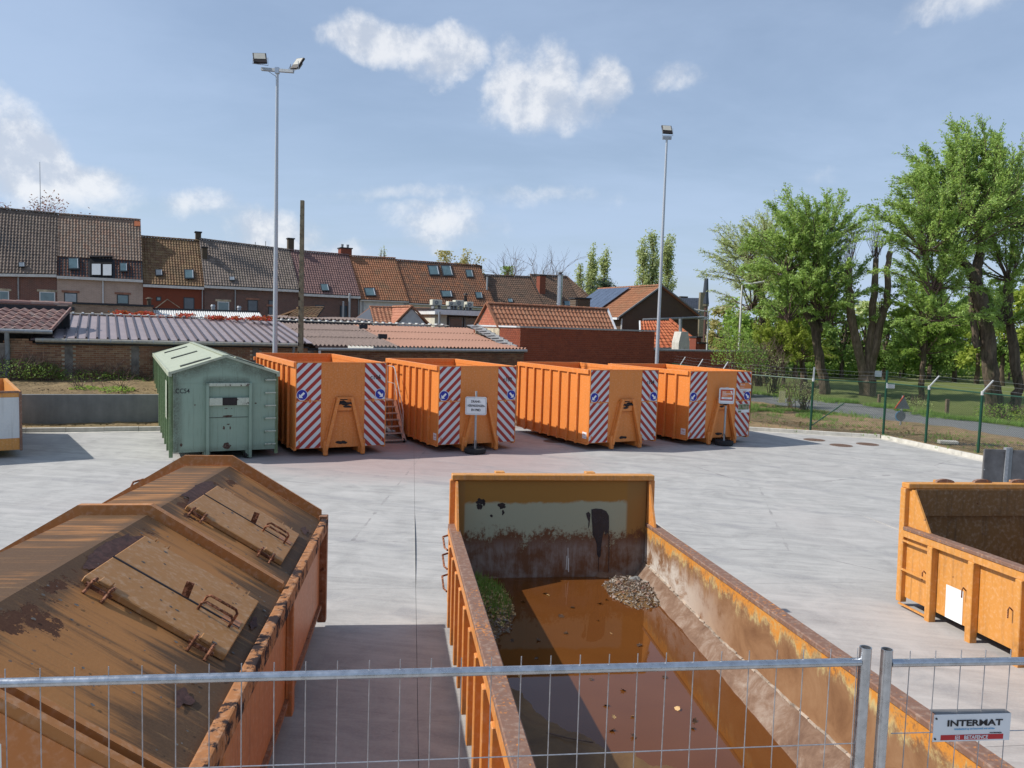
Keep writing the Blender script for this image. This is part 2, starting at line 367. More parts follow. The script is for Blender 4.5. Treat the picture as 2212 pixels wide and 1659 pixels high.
def conc(name,a,b,sc=3):
    m,g=newmat(name); v=g.co(); n=g.noise(v,sc,7,.65); n2=g.noise(g.map(v,(4,4,.5)),1.2,5,.6); f=g.noise(v,45,3,.6)
    c=g.ramp(g.m('ADD',g.m('MULTIPLY',n,.6),g.m('MULTIPLY',n2,.4)),[(.35,a),(.62,b)]); ob=g.n('ShaderNodeObjectInfo'); c=g.mix(g.m('MULTIPLY',ob.outputs['Random'],.18),c,a)
    fin(g,c,.85,0,g.bump(f,.25,.006),.25); return m
M['retain']=conc('retaining_concrete',(.16,.165,.165),(.245,.25,.245),1.6)
M['kerb']=conc('kerb_concrete',(.40,.385,.34),(.60,.575,.52),3)
def soilm(name,a,b,gr,gamt):
    m,g=newmat(name); v=g.co(); n=g.noise(v,1.1,8,.7,.6); n2=g.noise(v,7,7,.75); n3=g.noise(g.map(v,loc=(4,4,4)),.5,6,.65)
    c=g.ramp(g.m('ADD',g.m('MULTIPLY',n,.5),g.m('MULTIPLY',n2,.5)),[(.3,a),(.6,b),(.75,tuple(x*1.35 for x in b))]); c=g.mix(g.m('MULTIPLY',g.st(n3,.5,.62),gamt),c,gr)
    fin(g,c,.95,0,g.bump(g.m('ADD',n2,g.m('MULTIPLY',n,2.)),.9,.06),.15); return m
M['soil']=soilm('dry_clay_soil',(.13,.085,.05),(.36,.255,.15),(.10,.13,.05),.35)
M['bank']=soilm('dug_earth',(.10,.07,.04),(.30,.22,.12),(.09,.12,.04),.15)
def grassm():
    m,g=newmat('lawn_grass'); v=g.co(); a=g.noise(v,.20,6,.6,.3); b=g.noise(g.map(v,(1,3,1)),2.6,8,.72); c2=g.noise(v,16,4,.7)
    c=g.ramp(g.m('ADD',g.m('MULTIPLY',a,.45),g.m('MULTIPLY',b,.55)),[(.32,(.085,.115,.035)),(.48,(.14,.17,.055)),(.62,(.215,.225,.09)),(.74,(.31,.29,.145))])
    c=g.mix(g.m('MULTIPLY',c2,.3),c,(.075,.10,.03)); fin(g,c,.9,0,g.bump(g.m('ADD',b,c2),.8,.06),.15); return m
M['lawn']=grassm()
def asph():
    m,g=newmat('road_asphalt'); v=g.co(); a=g.noise(v,.5,6,.6); b=g.noise(v,60,3,.7); t=g.noise(g.map(v,(2.2,.12,1),rot=(0,0,rad(24))),1.,5,.6)
    c=g.ramp(g.m('ADD',g.m('MULTIPLY',a,.4),g.m('MULTIPLY',t,.6)),[(.35,(.115,.118,.122)),(.65,(.19,.19,.192))]); c=g.mix(g.m('MULTIPLY',b,.3),c,(.25,.25,.25)); fin(g,c,.85,0,g.bump(b,.3,.01),.3); return m
M['road']=asph()
# per-piece colour by island and by object
def piece(name,cols,mortar=None,rough=.85,bump=.3,dirt=None,dirt_amt=.4,sc=4,dsc=1.2):
    m,g=newmat(name); v=g.co(); geo=g.n('ShaderNodeNewGeometry'); ob=g.n('ShaderNodeObjectInfo')
    f=g.m('FRACT',g.m('ADD',geo.outputs['Random Per Island'],ob.outputs['Random'])); n=len(cols)
    c=g.ramp(f,[((i+.5)/n,cc) for i,cc in enumerate(cols)]); ns=g.noise(v,sc,6,.7); fine=g.noise(v,30,4,.7)
    c=g.mix(g.m('MULTIPLY',ns,.35),c,tuple(x*.6 for x in cols[0]))
    if dirt: c=g.mix(g.m('MULTIPLY',g.st(g.noise(v,dsc,7,.7),.45,.7),dirt_amt),c,dirt)
    fin(g,c,rough,0,g.bump(fine,bump,.006),.25); return m
M['brick_shed']=piece('shed_brick',[(.27,.125,.07),(.38,.20,.115),(.21,.10,.065),(.42,.255,.15),(.31,.155,.085)],dirt=(.22,.18,.115),dirt_amt=.65,sc=3)
M['brick_shed2']=piece('shed_brick_dark',[(.18,.085,.05),(.25,.125,.07),(.15,.075,.05),(.28,.16,.09)],dirt=(.09,.07,.045),dirt_amt=.55)
M['mortar']=simple('lime_mortar',(.48,.41,.30),.95,0,.35,3)
M['mortar2']=simple('pale_mortar',(.30,.25,.19),.95,0,.35,3)
M['brick_red']=piece('red_brick',[(.245,.066,.033),(.29,.080,.040),(.205,.055,.03),(.265,.07,.035)],dirt=(.18,.055,.035),dirt_amt=.4)
M['mortar_red']=simple('red_wall_mortar',(.30,.15,.105),.95,0,.2,3)
M['brick_beige']=piece('beige_brick',[(.34,.24,.175),(.40,.285,.21),(.30,.21,.155)],dirt=(.15,.11,.08))
M['block_red']=piece('red_block',[(.46,.15,.09),(.52,.19,.12),(.42,.13,.08)],dirt=(.36,.22,.14),dirt_amt=.5)
def tilem(name,cols,moss,ma,msc=.9): return piece(name,cols,dirt=moss,dirt_amt=ma,rough=.75,bump=.25,sc=2.5,dsc=msc)
T={}
T['a']=tilem('tile_grey_brown',[(.175,.13,.105),(.215,.165,.13),(.14,.105,.085)],(.11,.095,.075),.6)
T['b']=tilem('tile_tan_brown',[(.255,.18,.135),(.30,.22,.165),(.215,.15,.11),(.28,.17,.12)],(.20,.17,.13),.6)
T['b2']=tilem('tile_dark_red_band',[(.16,.06,.035),(.19,.07,.04),(.13,.05,.032)],(.09,.05,.035),.5)
T['c']=tilem('tile_olive_brown',[(.21,.125,.065),(.17,.09,.05),(.25,.16,.08)],(.12,.09,.05),.6)
T['d']=tilem('tile_charcoal_brown',[(.20,.16,.135),(.25,.20,.165),(.15,.12,.10)],(.14,.12,.095),.6)
T['e']=tilem('tile_plum',[(.20,.115,.105),(.24,.14,.125),(.17,.10,.095)],(.13,.09,.08),.4)
T['f']=tilem('tile_russet',[(.32,.14,.07),(.27,.12,.065),(.36,.16,.085)],(.17,.12,.07),.6)
T['g']=tilem('tile_russet_brown',[(.24,.115,.065),(.19,.095,.058),(.33,.14,.07)],(.14,.10,.07),.7)
T['h']=tilem('tile_brown',[(.16,.10,.07),(.20,.12,.08),(.13,.085,.06)],(.10,.08,.06),.6)
T['r']=tilem('tile_terracotta',[(.36,.16,.09),(.31,.135,.075),(.40,.19,.11)],(.23,.15,.09),.4)
T['n']=tilem('tile_new_orange',[(.50,.145,.065),(.44,.12,.055),(.56,.18,.08)],(.38,.13,.07),.2)
T['p']=tilem('tile_flat_pink',[(.42,.17,.10),(.46,.20,.12),(.38,.15,.09)],(.33,.16,.10),.3)
T['lich']=tilem('tile_lichen',[(.28,.16,.14),(.23,.13,.115),(.33,.20,.17)],(.36,.31,.27),.75,4.)
def wallm(name,a,b,mort,dirt=(.1,.09,.08),rs=(.22,.072)):
    # brickwork too far away to tell the bricks apart
    m,g=newmat(name); v=g.co(); x,y,z=g.sep(v); u=g.m('ADD',g.m('MULTIPLY',x,math.sin(rad(62))),g.m('MULTIPLY',y,math.cos(rad(62))))
    br=g.n('ShaderNodeTexBrick'); g.set(br.inputs['Vector'],g.comb(u,z,0.)); br.inputs['Scale'].default_value=1; br.inputs['Brick Width'].default_value=rs[0]; br.inputs['Row Height'].default_value=rs[1]; br.inputs['Mortar Size'].default_value=.008
    g.set(br.inputs['Color1'],a); g.set(br.inputs['Color2'],b); g.set(br.inputs['Mortar'],mort)
    n=g.noise(v,.9,7,.7); c=g.mix(g.m('MULTIPLY',g.st(n,.5,.75),.5),br.outputs['Color'],dirt); n2=g.noise(v,9,5,.7); c=g.mix(g.m('MULTIPLY',n2,.3),c,tuple(k*.55 for k in a))
    fin(g,c,.9,0,g.bump(br.outputs['Fac'],-.3,.01),.2); return m
M['w_brown']=wallm('dark_red_brickwork',(.20,.085,.065),(.14,.065,.055),(.27,.21,.18))
M['w_beige']=wallm('pinkish_beige_brickwork',(.47,.34,.28),(.39,.285,.235),(.52,.46,.41),(.24,.19,.16))
M['w_red']=wallm('smooth_red_brickwork',(.22,.062,.036),(.19,.055,.033),(.20,.07,.045),(.17,.06,.04))
M['w_dark']=wallm('sooty_brickwork',(.17,.085,.07),(.10,.06,.055),(.27,.22,.19))
M['w_gable']=wallm('brown_gable_brickwork',(.115,.07,.045),(.085,.055,.04),(.17,.14,.11),(.07,.06,.045))
M['w_chim']=wallm('chimney_brickwork',(.26,.075,.045),(.22,.06,.038),(.22,.10,.07))
M['w_chimd']=wallm('sooty_chimney_brickwork',(.10,.075,.05),(.075,.06,.04),(.12,.10,.08))
M['seam']=simple('plum_metal_sheet',(.30,.25,.255),.5,.1,.07,1.2)
M['pier']=simple('cement_pier',(.22,.195,.17),.9,0,.3,4)
M['seam_d']=simple('plum_metal_seam',(.085,.068,.075),.45,.15,.1,4)
def corr(name,a,b,moss,amt,rough=.85):
    m,g=newmat(name); v=g.co(); n=g.noise(v,1.2,7,.65); n2=g.noise(v,14,6,.75)
    c=g.mix(n,a,b); c=g.mix(g.m('MULTIPLY',g.st(n2,.48,.62),amt),c,moss); fin(g,c,rough,0,g.bump(n2,.4,.01),.25); return m
M['eternit_d']=corr('mossy_fibre_cement',(.16,.12,.105),(.23,.175,.155),(.075,.06,.055),.8)
M['eternit_r']=corr('salmon_fibre_cement',(.30,.165,.12),(.355,.20,.145),(.23,.13,.10),.6)
M['corr_w']=corr('white_corrugated_sheet',(.55,.55,.53),(.66,.66,.63),(.42,.42,.40),.3,.5)
def bark(name,a,b):
    m,g=newmat(name); v=g.co(); n=g.noise(g.map(v,(3.5,3.5,.7)),2.2,7,.7,.4); n2=g.noise(v,1.4,5,.6)
    c=g.ramp(n,[(.35,a),(.65,b)]); c=g.mix(g.m('MULTIPLY',g.st(n2,.5,.7),.35),c,(.07,.085,.04)); fin(g,c,.95,0,g.bump(n,.9,.05),.15); return m
M['bark']=bark('rough_bark',(.045,.035,.027),(.17,.13,.095)); M['bark_p']=bark('pale_cut_bark',(.10,.075,.055),(.27,.20,.15)); M['twig']=simple('bare_twig',(.14,.095,.075),.9,0,.3,9)
def leafm(name,cols,tr=.46):
    m,g=newmat(name); geo=g.n('ShaderNodeNewGeometry'); v=g.co(); ns=g.noise(v,.55,3,.5)
    f=g.m('ADD',g.m('MULTIPLY',geo.outputs['Random Per Island'],.55),g.m('MULTIPLY',ns,.45)); n=len(cols)
    cols=[(min(.8,cc[0]*1.75),min(.8,cc[1]*1.9),min(.8,cc[2]*1.7)) for cc in cols]; cols=[tuple(cc) for cc in cols]; c=g.ramp(f,[(.12+.76*i/(n-1),cc) for i,cc in enumerate(cols)])
    fin(g,c,.6,0,None,.25); t=g.n('ShaderNodeBsdfTranslucent'); g.set(t.inputs[0],g.mix(.30,c,(.50,.60,.10))); ms=g.n('ShaderNodeMixShader'); ms.inputs[0].default_value=tr
    g.L.new(g.b.outputs[0],ms.inputs[1]); g.L.new(t.outputs[0],ms.inputs[2]); g.L.new(ms.outputs[0],g.out.inputs[0]); return m
LF={}
LF['willow']=leafm('willow_leaves',[(.11,.16,.035),(.17,.235,.06),(.24,.31,.10),(.33,.40,.19)])
LF['pale']=leafm('pale_young_leaves',[(.17,.20,.08),(.27,.29,.13),(.36,.37,.20),(.44,.44,.28)])
LF['yell']=leafm('yellow_green_leaves',[(.13,.16,.025),(.21,.24,.045),(.29,.30,.075)])
LF['dark']=leafm('dark_wood_leaves',[(.025,.045,.012),(.06,.095,.022),(.10,.145,.035),(.15,.19,.055)],.2)
LF['mid']=leafm('mid_green_leaves',[(.07,.11,.022),(.13,.19,.04),(.19,.26,.065),(.27,.33,.11)])
LF['pop']=leafm('poplar_leaves',[(.17,.19,.075),(.27,.275,.14),(.38,.375,.24)])
LF['brown']=leafm('brownish_budding_leaves',[(.19,.15,.07),(.28,.22,.11),(.37,.31,.17)])
LF['purple']=leafm('purple_leaves',[(.08,.022,.028),(.16,.04,.05),(.22,.07,.075)],.2)
LF['cedar']=leafm('cedar_needles',[(.010,.022,.018),(.022,.04,.03),(.04,.06,.045)],.1)
LF['red']=leafm('red_creeper_leaves',[(.13,.008,.010),(.28,.018,.020),(.40,.05,.04)],.25)
LF['grass']=leafm('grass_blades',[(.035,.07,.012),(.07,.12,.02),(.11,.17,.04),(.16,.19,.07)],.25)
LF['dead']=leafm('fallen_leaf',[(.24,.12,.05),(.34,.20,.10),(.42,.29,.17)],.15)
# ================================================================ the yard and the ground
def polysheet(name,pts,z,mat,kind='structure',label=None):
    m=MB(); m.poly([(x,y,z) for x,y in pts]); o=m.build(name,mat); return tag(o,label,None,None,kind)
far=[(900,-100),(900,1400),(-900,1400),(-900,-100)]
polysheet('ground',far,-.75,M['lawn'])
yb=MB()
ax=Vector((-.130,.9915,0)); bx=Vector((.9915,.130,0)); O=Vector((-.63,5.71,0))
def P_(a,b,dz=0):
    p=O+ax*a+bx*b; return (p.x,p.y,gz(p.x,p.y)+dz)
for i in range(-5,9):
    for j in range(-5,7):
        a0,a1=i*4.6-.1,(i+1)*4.6-.1; b0,b1=j*4.6,(j+1)*4.6
        for s_ in range(8):
            u0=a0+(a1-a0)*s_/8; u1=a0+(a1-a0)*(s_+1)/8; yb.poly([P_(u0,b0,-.018),P_(u0,b1,-.018),P_(u1,b1,-.018),P_(u1,b0,-.018)])
yard=tag(yb.build('yard',M['yardbed'],fix=False),None,None,None,'structure')
g_=.0022; k=0
for i in range(-3,7):
    for j in range(-5,6):
        a0,a1=i*4.6-.1+g_,(i+1)*4.6-.1-g_; b0,b1=j*4.6+g_,(j+1)*4.6-g_
        c=P_((a0+a1)/2,(b0+b1)/2)
        if c[1]<-3 or c[1]>33: continue
        m=MB(); n=8
        for s in range(n):
            u0=a0+(a1-a0)*s/n; u1=a0+(a1-a0)*(s+1)/n
            m.poly([P_(u0,b0),P_(u0,b1),P_(u1,b1),P_(u1,b0)])
        m.poly([P_(a0,b0,-.12),P_(a0,b1,-.12),P_(a0,b1),P_(a0,b0)]); m.poly([P_(a1,b1,-.12),P_(a1,b0,-.12),P_(a1,b0),P_(a1,b1)])
        m.poly([P_(a1,b0,-.12),P_(a0,b0,-.12),P_(a0,b0),P_(a1,b0)]); m.poly([P_(a0,b1,-.12),P_(a1,b1,-.12),P_(a1,b1),P_(a0,b1)])
        o=m.build('slab',M['yard'],yard,fix=False); k+=1
# kerbs: raised stones with a flush channel course before them
KL=[(-19.5,21.6),(-14.78,23.27),(-12.77,23.98),(.2,28.55),(5.9,30.55),(8.9,29.35)]
pE=gp(1902,947); pG=gp(2127,996)
KR=[(8.9,29.35),(pE.x,pE.y),(pG.x,pG.y),(pG.x+(pG.x-pE.x)*2.2,pG.y+(pG.y-pE.y)*2.2)]
kerb=empty('kerb',(0,0,0),kind='structure')
def kerbrun(pts,L=1.0,n_=None):
    for (x0,y0),(x1,y1) in zip(pts,pts[1:]):
        d=Vector((x1-x0,y1-y0,0)); tot=d.length; d.normalize(); nn=Vector((-d.y,d.x,0)); c=max(1,round(tot/L)); l=tot/c
        for i in range(c):
            p=Vector((x0,y0,0))+d*(i*l+.004); q_=Vector((x0,y0,0))+d*((i+1)*l-.004)
            j=R.uniform(-.004,.004)
            MB().hexa([p-Vector((0,0,.1)),q_-Vector((0,0,.1)),q_+nn*.12-Vector((0,0,.1)),p+nn*.12-Vector((0,0,.1)),p+Vector((0,0,.135+j))+nn*.018,q_+Vector((0,0,.135+j))+nn*.018,q_+nn*.12+Vector((0,0,.14+j)),p+nn*.12+Vector((0,0,.14+j))]).build('kerb_stone',M['kerb'],kerb,bevel=.008)
            MB().hexa([p-nn*.22-Vector((0,0,.1)),q_-nn*.22-Vector((0,0,.1)),q_-nn*.003-Vector((0,0,.1)),p-nn*.003-Vector((0,0,.1)),p-nn*.22+Vector((0,0,.006+j)),q_-nn*.22+Vector((0,0,.006+j)),q_-nn*.003+Vector((0,0,.004+j)),p-nn*.003+Vector((0,0,.004+j))]).build('channel_stone',M['kerb'],kerb)
kerbrun(KL); kerbrun(KR)
# uneven earth: a gridded patch between two polylines
def earth(name,A,B,zA,zB,mat,nu=60,nv=14,amp=.05,kind='structure',seed=0):
    def at(P,t):
        ls=[math.dist(a,b) for a,b in zip(P,P[1:])]; T_=t*sum(ls)
        for (a,b),l in zip(zip(P,P[1:]),ls):
            if T_<=l+1e-9: f=T_/l; return (a[0]+(b[0]-a[0])*f,a[1]+(b[1]-a[1])*f)
            T_-=l
        return P[-1]
    m=MB()
    for i in range(nu+1):
        a=at(A,i/nu); b=at(B,i/nu)
        for j in range(nv+1):
            t=j/nv; x=a[0]+(b[0]-a[0])*t; y=a[1]+(b[1]-a[1])*t; z=zA+(zB-zA)*t
            nz=noise.noise((x*.9+seed,y*.9,0))*1.1+noise.noise((x*3.1,y*3.1,seed))*.7+noise.noise((x*9,y*9,seed))*.35
            ed=min(1,t*nv/2.)
            m.v.append((x,y,z+amp*nz*ed+ (amp*.4*ed)))
    for i in range(nu):
        for j in range(nv):
            k0=i*(nv+1)+j; m.f.append((k0,k0+nv+1,k0+nv+2,k0+1))
    return tag(m.build(name,mat,smooth=True,fix=False),None,None,None,kind)
# retaining wall of precast panels
RW=[(-21.5,21.75),(-15.25,24.0),(.2,29.45),(6.6,31.7)]
rw=empty('retaining_wall',(-4,28,0),label='long low grey concrete retaining wall behind the bins, holding back bare earth',cat='retaining wall'); rw.location=(0,0,0)
dv=(Vector(RW[3])-Vector(RW[1])).normalized(); st=Vector(RW[1])+dv*3.35
for i in range(-3,6):
    a=st+dv*(i*4.0+.012-4.0+.5); b=a+dv*3.976; nn=Vector((-dv.y,dv.x))*.15
    MB().hexa([(a.x,a.y,-.1),(b.x,b.y,-.1),(b.x+nn.x,b.y+nn.y,-.1),(a.x+nn.x,a.y+nn.y,-.1),(a.x,a.y,1.09),(b.x,b.y,1.09),(b.x+nn.x,b.y+nn.y,1.09),(a.x+nn.x,a.y+nn.y,1.09)]).build('panel',M['retain'],rw,bevel=.01)
offs=lambda P,d:[(x+d*(-.34),y+d*.94) for x,y in P]
earth('soil_strip',offs(KL[:5],.11),offs(KL[:5],.95),.10,.16,M['bank'],120,8,.05,seed=3)
SHED0=Vector((-17,27.5,0)); SA=62.0
def shed(s,back=0.,z=0.): p=SHED0+azv(SA)*s+azv(SA-90)*back; return Vector((p.x,p.y,z))
bk0=shed(-9,.1); bk1=shed(30,.1)
earth('earth_bank',[(-21.6,21.95),(-15.2,24.16),(.2,29.6),(6.6,31.85)],[(bk0.x,bk0.y),(bk1.x,bk1.y)],1.06,1.34,M['bank'],150,22,.055,seed=8)
# right-hand strip of clay, road, lawn
RU=[gp(2212,927,.1),gp(2011,900.6,.1),gp(1854.9,875.4,.1),gp(1756,867,.1)]; RLo=[gp(2212,952.6,.1),gp(2040,924.5,.1),gp(1899.7,909,.1),gp(1785,892,.1)]
def ext(a,b,s): return (b.x+(b.x-a.x)*s,b.y+(b.y-a.y)*s)
ru=[ext(RU[1],RU[0],3.)]+[(p.x,p.y) for p in RU]+[(10.5,52),(-2,66)]; rl=[ext(RLo[1],RLo[0],3.5)]+[(p.x,p.y) for p in RLo]+[(9.2,46),(-3.5,60)]
rm=MB()
def spl(P,n):
    out=[]
    for (a,b) in zip(P,P[1:]):
        for i in range(n): out.append((a[0]+(b[0]-a[0])*i/n,a[1]+(b[1]-a[1])*i/n))
    return out+[P[-1]]
u_=spl(ru,4); l_=spl(rl,4)
for i in range(len(u_)-1): rm.poly([(*u_[i],.16),(*u_[i+1],.16),(*l_[i+1],.16),(*l_[i],.16)])
tag(rm.build('road',M['road'],fix=False),None,None,None,'structure')
kr=[(7.6,33.5)]+offs([KR[0]],.11)+[(KR[1][0]+.06,KR[1][1]+.11),(KR[2][0]+.1,KR[2][1]+.06),(KR[3][0]+.1,KR[3][1]+.05)]
earth('clay_strip',kr,[(6.5,56),rl[5],rl[4],rl[3],rl[2],rl[1],rl[0]],.115,.17,M['soil'],150,24,.045,seed=5)
lw=MB()
LWp=[(x,y) for x,y in ru]
# lawn rises gently away from the road
def lawn():
    m=MB(); nu,nv=70,22; P=spl([(p[0]+.0,p[1]) for p in ru],10)
    P=P[::max(1,len(P)//nu)]
    for i,(x,y) in enumerate(P):
        for j in range(nv+1):
            t=(j/nv)**1.6; X=x+t*(30+x*.9); Y=y+t*58; z=.165+.25*t*3+noise.noise((X*.13,Y*.13,2))*.22*min(1,t*9)+noise.noise((X*.9,Y*.9,5))*.03
            m.v.append((X,Y,z))
    n=len(P)
    for i in range(n-1):
        for j in range(nv):
            k0=i*(nv+1)+j; m.f.append((k0,k0+1,k0+nv+2,k0+nv+1))
    o=m.build('lawn',M['lawn'],smooth=True,fix=False); return tag(o,None,None,None,'structure')
lawn()
polysheet('back_ground',[(-60,26),(-17,30),(6,44),(6.5,58),(-5,75),(-5,300),(-300,300),(-300,26)],.06,M['bank'])
# manhole covers
def manhole(u,v,r,label,up=0.):
    p=gp(u,v); t=empty('manhole_cover',(p.x,p.y,gz(p.x,p.y)+.003),0,0,label,'manhole cover','manhole covers in the yard')
    fr=MB(); n=28
    for i in range(n):
        a,b=2*math.pi*i/n,2*math.pi*(i+1)/n
        for (r0,r1,z0,z1) in ((r,r*.90,.004,.004),(r,r,-.03,.004),(r*.90,r*.90,.004,-.01)):
            fr.poly([(math.cos(a)*r0,math.sin(a)*r0,z0),(math.cos(b)*r0,math.sin(b)*r0,z0),(math.cos(b)*r1,math.sin(b)*r1,z1),(math.cos(a)*r1,math.sin(a)*r1,z1)])
    fr.build('frame',M['manh'],t)
    ld=MB(); ld.poly([(math.cos(2*math.pi*i/n)*r*.89,math.sin(2*math.pi*i/n)*r*.89,.001) for i in range(n)])
    for i in range(-5,6):
        for j in range(-5,6):
            x,y=i*r*.155,j*r*.155
            if x*x+y*y<(r*.8)**2: ld.box(x-.02,y-.02,.001,x+.02,y+.02,.006)
    ld.build('lid',M['manh'],t)
M['manh']=simple('rusty_cast_iron',(.19,.125,.095),.8,.2,.3,14,.2)
zz=lambda x,y:((2900+x/1.954)/1.8228,(1350+y/1.954)/1.8228)
manhole(*zz(598,747),.37,'round rusty manhole cover right of the bins, nearest the kerb')
manhole(*zz(805,789),.37,'round rusty manhole cover at the shadow tip of the rightmost bin')
manhole(*zz(1008,780),.37,'round rusty manhole cover in front of the kerb corner')
manhole((2020+540/3.318)/1.8228,(1380+1187/3.318)/1.8228,.36,'shaded round manhole cover beside the third orange bin')
# ================================================================ far row of hook-lift containers
def stripemat(name,sg,tilt=1.0,per=.262):
    m,g=newmat(name); v=g.co(); x,y,z=g.sep(v)
    f=g.m('FRACT',g.m('DIVIDE',g.m('ADD',g.m('MULTIPLY',x,sg),g.m('MULTIPLY',z,-tilt)),per)); f=g.st(f,.492,.508)
    n=g.noise(v,3,6,.7); n2=g.noise(v,24,5,.7)
    r=g.mix(n,(.30,.012,.008),(.37,.02,.012)); wh=g.mix(n,(.52,.54,.56),(.62,.63,.64))
    c=g.mix(f,r,wh); c=g.mix(g.m('MULTIPLY',g.st(n2,.66,.72),.8),c,(.14,.10,.08))
    fin(g,c,.32,0,None,.5); return m
M['stL']=stripemat('red_white_chevrons_left',1.); M['stR']=stripemat('red_white_chevrons_right',-1.)
def disc(name,mat,parent,x,y,z,r,y1,n=32):
    m=MB(); m.prism([(x+r*math.cos(2*math.pi*i/n),y,z+r*math.sin(2*math.pi*i/n)) for i in range(n)],(0,y1-y,0)); return m.build(name,mat,parent)
def arrow(parent,x,y,z,s,right):
    sg=1 if right else -1
    pts=[(.72,-.72),(.72,.22),(.42,-.08),(-.32,.66),(-.66,.32),(.08,-.42),(-.22,-.72)]
    P=[(x+sg*a*s,y,z+b*s) for a,b in pts]
    m=MB(); m.poly(P); o=m.build('arrow',M['whiteprint'],parent); return o
def bin_far(name_lab,code,lb,rbu,far_u,topz,az=-28,sticker=True,scuff=True,mat='orange',first=False):
    L0=atz(*lb,.22); az_f=az+90
    Rr=vpl(rbu[0],rbu[1],L0,az_f); W=math.hypot(Rr.x-L0.x,Rr.y-L0.y)
    Fp=vpl(far_u[0],far_u[1],L0,az); L=math.hypot(Fp.x-L0.x,Fp.y-L0.y)
    H=topz; t=empty('orange_container',(L0.x,L0.y,0),az,0,name_lab,'waste container','orange hook-lift containers along the back wall')
    Q=M[mat]; b=.22
    # shell pieces
    MB().box(0,0,b,W,.05,H).build('front_panel',Q,t,bevel=.004)
    MB().box(.0,.052,b,.04,L,H-.06).build('side_panel',Q,t)
    MB().box(W-.04,.052,b,W,L,H-.06).build('side_panel',Q,t)
    MB().box(.042,L-.05,b+.04,W-.042,L,H-.02).build('rear_door',Q,t)
    MB().box(.042,.052,b,W-.042,L-.052,b+.04).build('floor_plate',Q,t)
    for x0 in (-.055,W-.05): 
        MB().box(x0,.055,H-.14,x0+.105,L+.03,H-.002).build('top_rail',Q,t,bevel=.006)
    MB().box(.052,L-.06,H-.13,W-.052,L+.03,H+.004).build('top_rail',Q,t,bevel=.006)
    n=9; 
    for i in range(n):
        y=.10+ (L-.2)*i/(n-1)
        if i==0: continue
        for x0 in (-.07,W+.002):
            lo=b-.07 if i<n-1 else b-.02
            MB().box(x0,y-.045,lo,x0+.068,y+.045,H-.142).build('rib',Q,t,bevel=.004)
    for x0 in (-.03,W-.04):
        MB().box(x0,.056,b-.05,x0+.065,L,b-.002).build('bottom_rail',Q,t)
    # hinges of the rear door
    for z in (H-.25,b+1.15,b+.35): MB().box(-.13,L-.03,z,-.072,L+.08,z+.12).build('hinge',Q,t,bevel=.01)
    # corner trims
    MB().box(-.012,-.014,b-.02,.012,.012,H+.004).build('corner_trim',Q,t); MB().box(W-.012,-.014,b-.02,W+.012,.012,H+.004).build('corner_trim',Q,t)
    MB().box(.012,-.012,H-.016,W-.012,.05,H+.006).build('top_lip',Q,t)
    # chevron boards, in two halves left and right
    zs=b+(H-b)*.553; wl,wr=W*.262,W*.236
    for (x0,x1,mm,rt) in ((.016,.016+wl,'stL',0),(W-.016-wr,W-.016,'stR',1)):
        for (z0,z1) in ((b+.015,zs-.014),(zs+.014,H-.02)):
            MB().box(x0,-.010,z0,x1,-.0005,z1).build('chevron_board',M[mm],t)
        MB().box(x0,-.006,zs-.013,x1,-.0005,zs+.013).build('board_seam',Q,t)
        xx=x0+(x1-x0)*(.55 if not rt else .42); MB().box(xx-.025,-.03,zs-.05,xx+.025,-.011,zs+.05).build('clamp',Q,t)
        xx=x0+(x1-x0)*(.12 if not rt else .85); MB().box(xx-.012,-.03,b+.13,xx+.012,-.011,b+.22).build('clamp',Q,t)
        x=(.016+.145) if not rt else (W-.016-.145); z=b+(H-b)*.625
        d1=disc('arrow_sign',M['whiteprint'],t,x,-.011,z,.148,-.016); disc('blue_face',M['blue'],d1,x,-.0165,z,.138,-.0175)
        arrow(d1,x,-.0185,z,.115,rt)
    # the hook frame: two leaning channels, a cross head and a hook bar
    zt=b+(H-b)*.595; zk=.015
    for (xb,xt) in ((.318*W,.455*W),(.735*W,.600*W)):
        MB().bar((xb,-.11,b-.05),(xt,-.07,zt),.085,.12,(0,-1,0)).build('frame_leg',Q,t,bevel=.006)
        o=.055*(1 if xb<W/2 else -1); MB().bar((xb-o,-.04,b-.02),(xt-o*1.6,-.02,zt-.05),.035,.05,(0,-1,0)).build('leg_flange',Q,t)
        MB().box(xb-.06,-.13,.02,xb+.06,.0,b+.22).build('leg_foot',Q,t,bevel=.02)
    hz=MB().box(.455*W,-.12,zt-.05,.60*W,-.014,zt).build('frame_head',Q,t,bevel=.01)
    MB().box(.45*W,-.07,zt-.36,.605*W,-.012,zt-.05).build('hook_plate',Q,t)
    MB().tube((.45*W,-.10,zt-.17),(.605*W,-.10,zt-.17),.028,n=10).build('hook_bar',M['black'],t)
    MB().box(.43*W,-.030,zt-.43,.625*W,-.012,zt-.41).build('weld_strip',Q,t)
    if scuff:
        m=MB(); r=random.Random(code)
        for k_ in range(4):
            cx=.528*W+r.uniform(-.10,.10); cz=zt-.06-.07*k_; n_=11; m.poly([(cx+(.10+r.uniform(-.03,.05))*math.cos(a),-.0722-.0003*k_,cz+(.028+r.uniform(-.01,.02))*math.sin(a)) for a in [2*math.pi*i/n_ for i in range(n_)]])
        m.build('scuff_mark',M['black'],t)
        m=MB(); n_=15; m.poly([(.50*W+.16*math.cos(a)+r.uniform(-.02,.02),-.0012,b+.13+.045*math.sin(a)+r.uniform(-.015,.015)) for a in [2*math.pi*i/n_ for i in range(n_)]]); m.build('scuff_mark',M['black'],t)
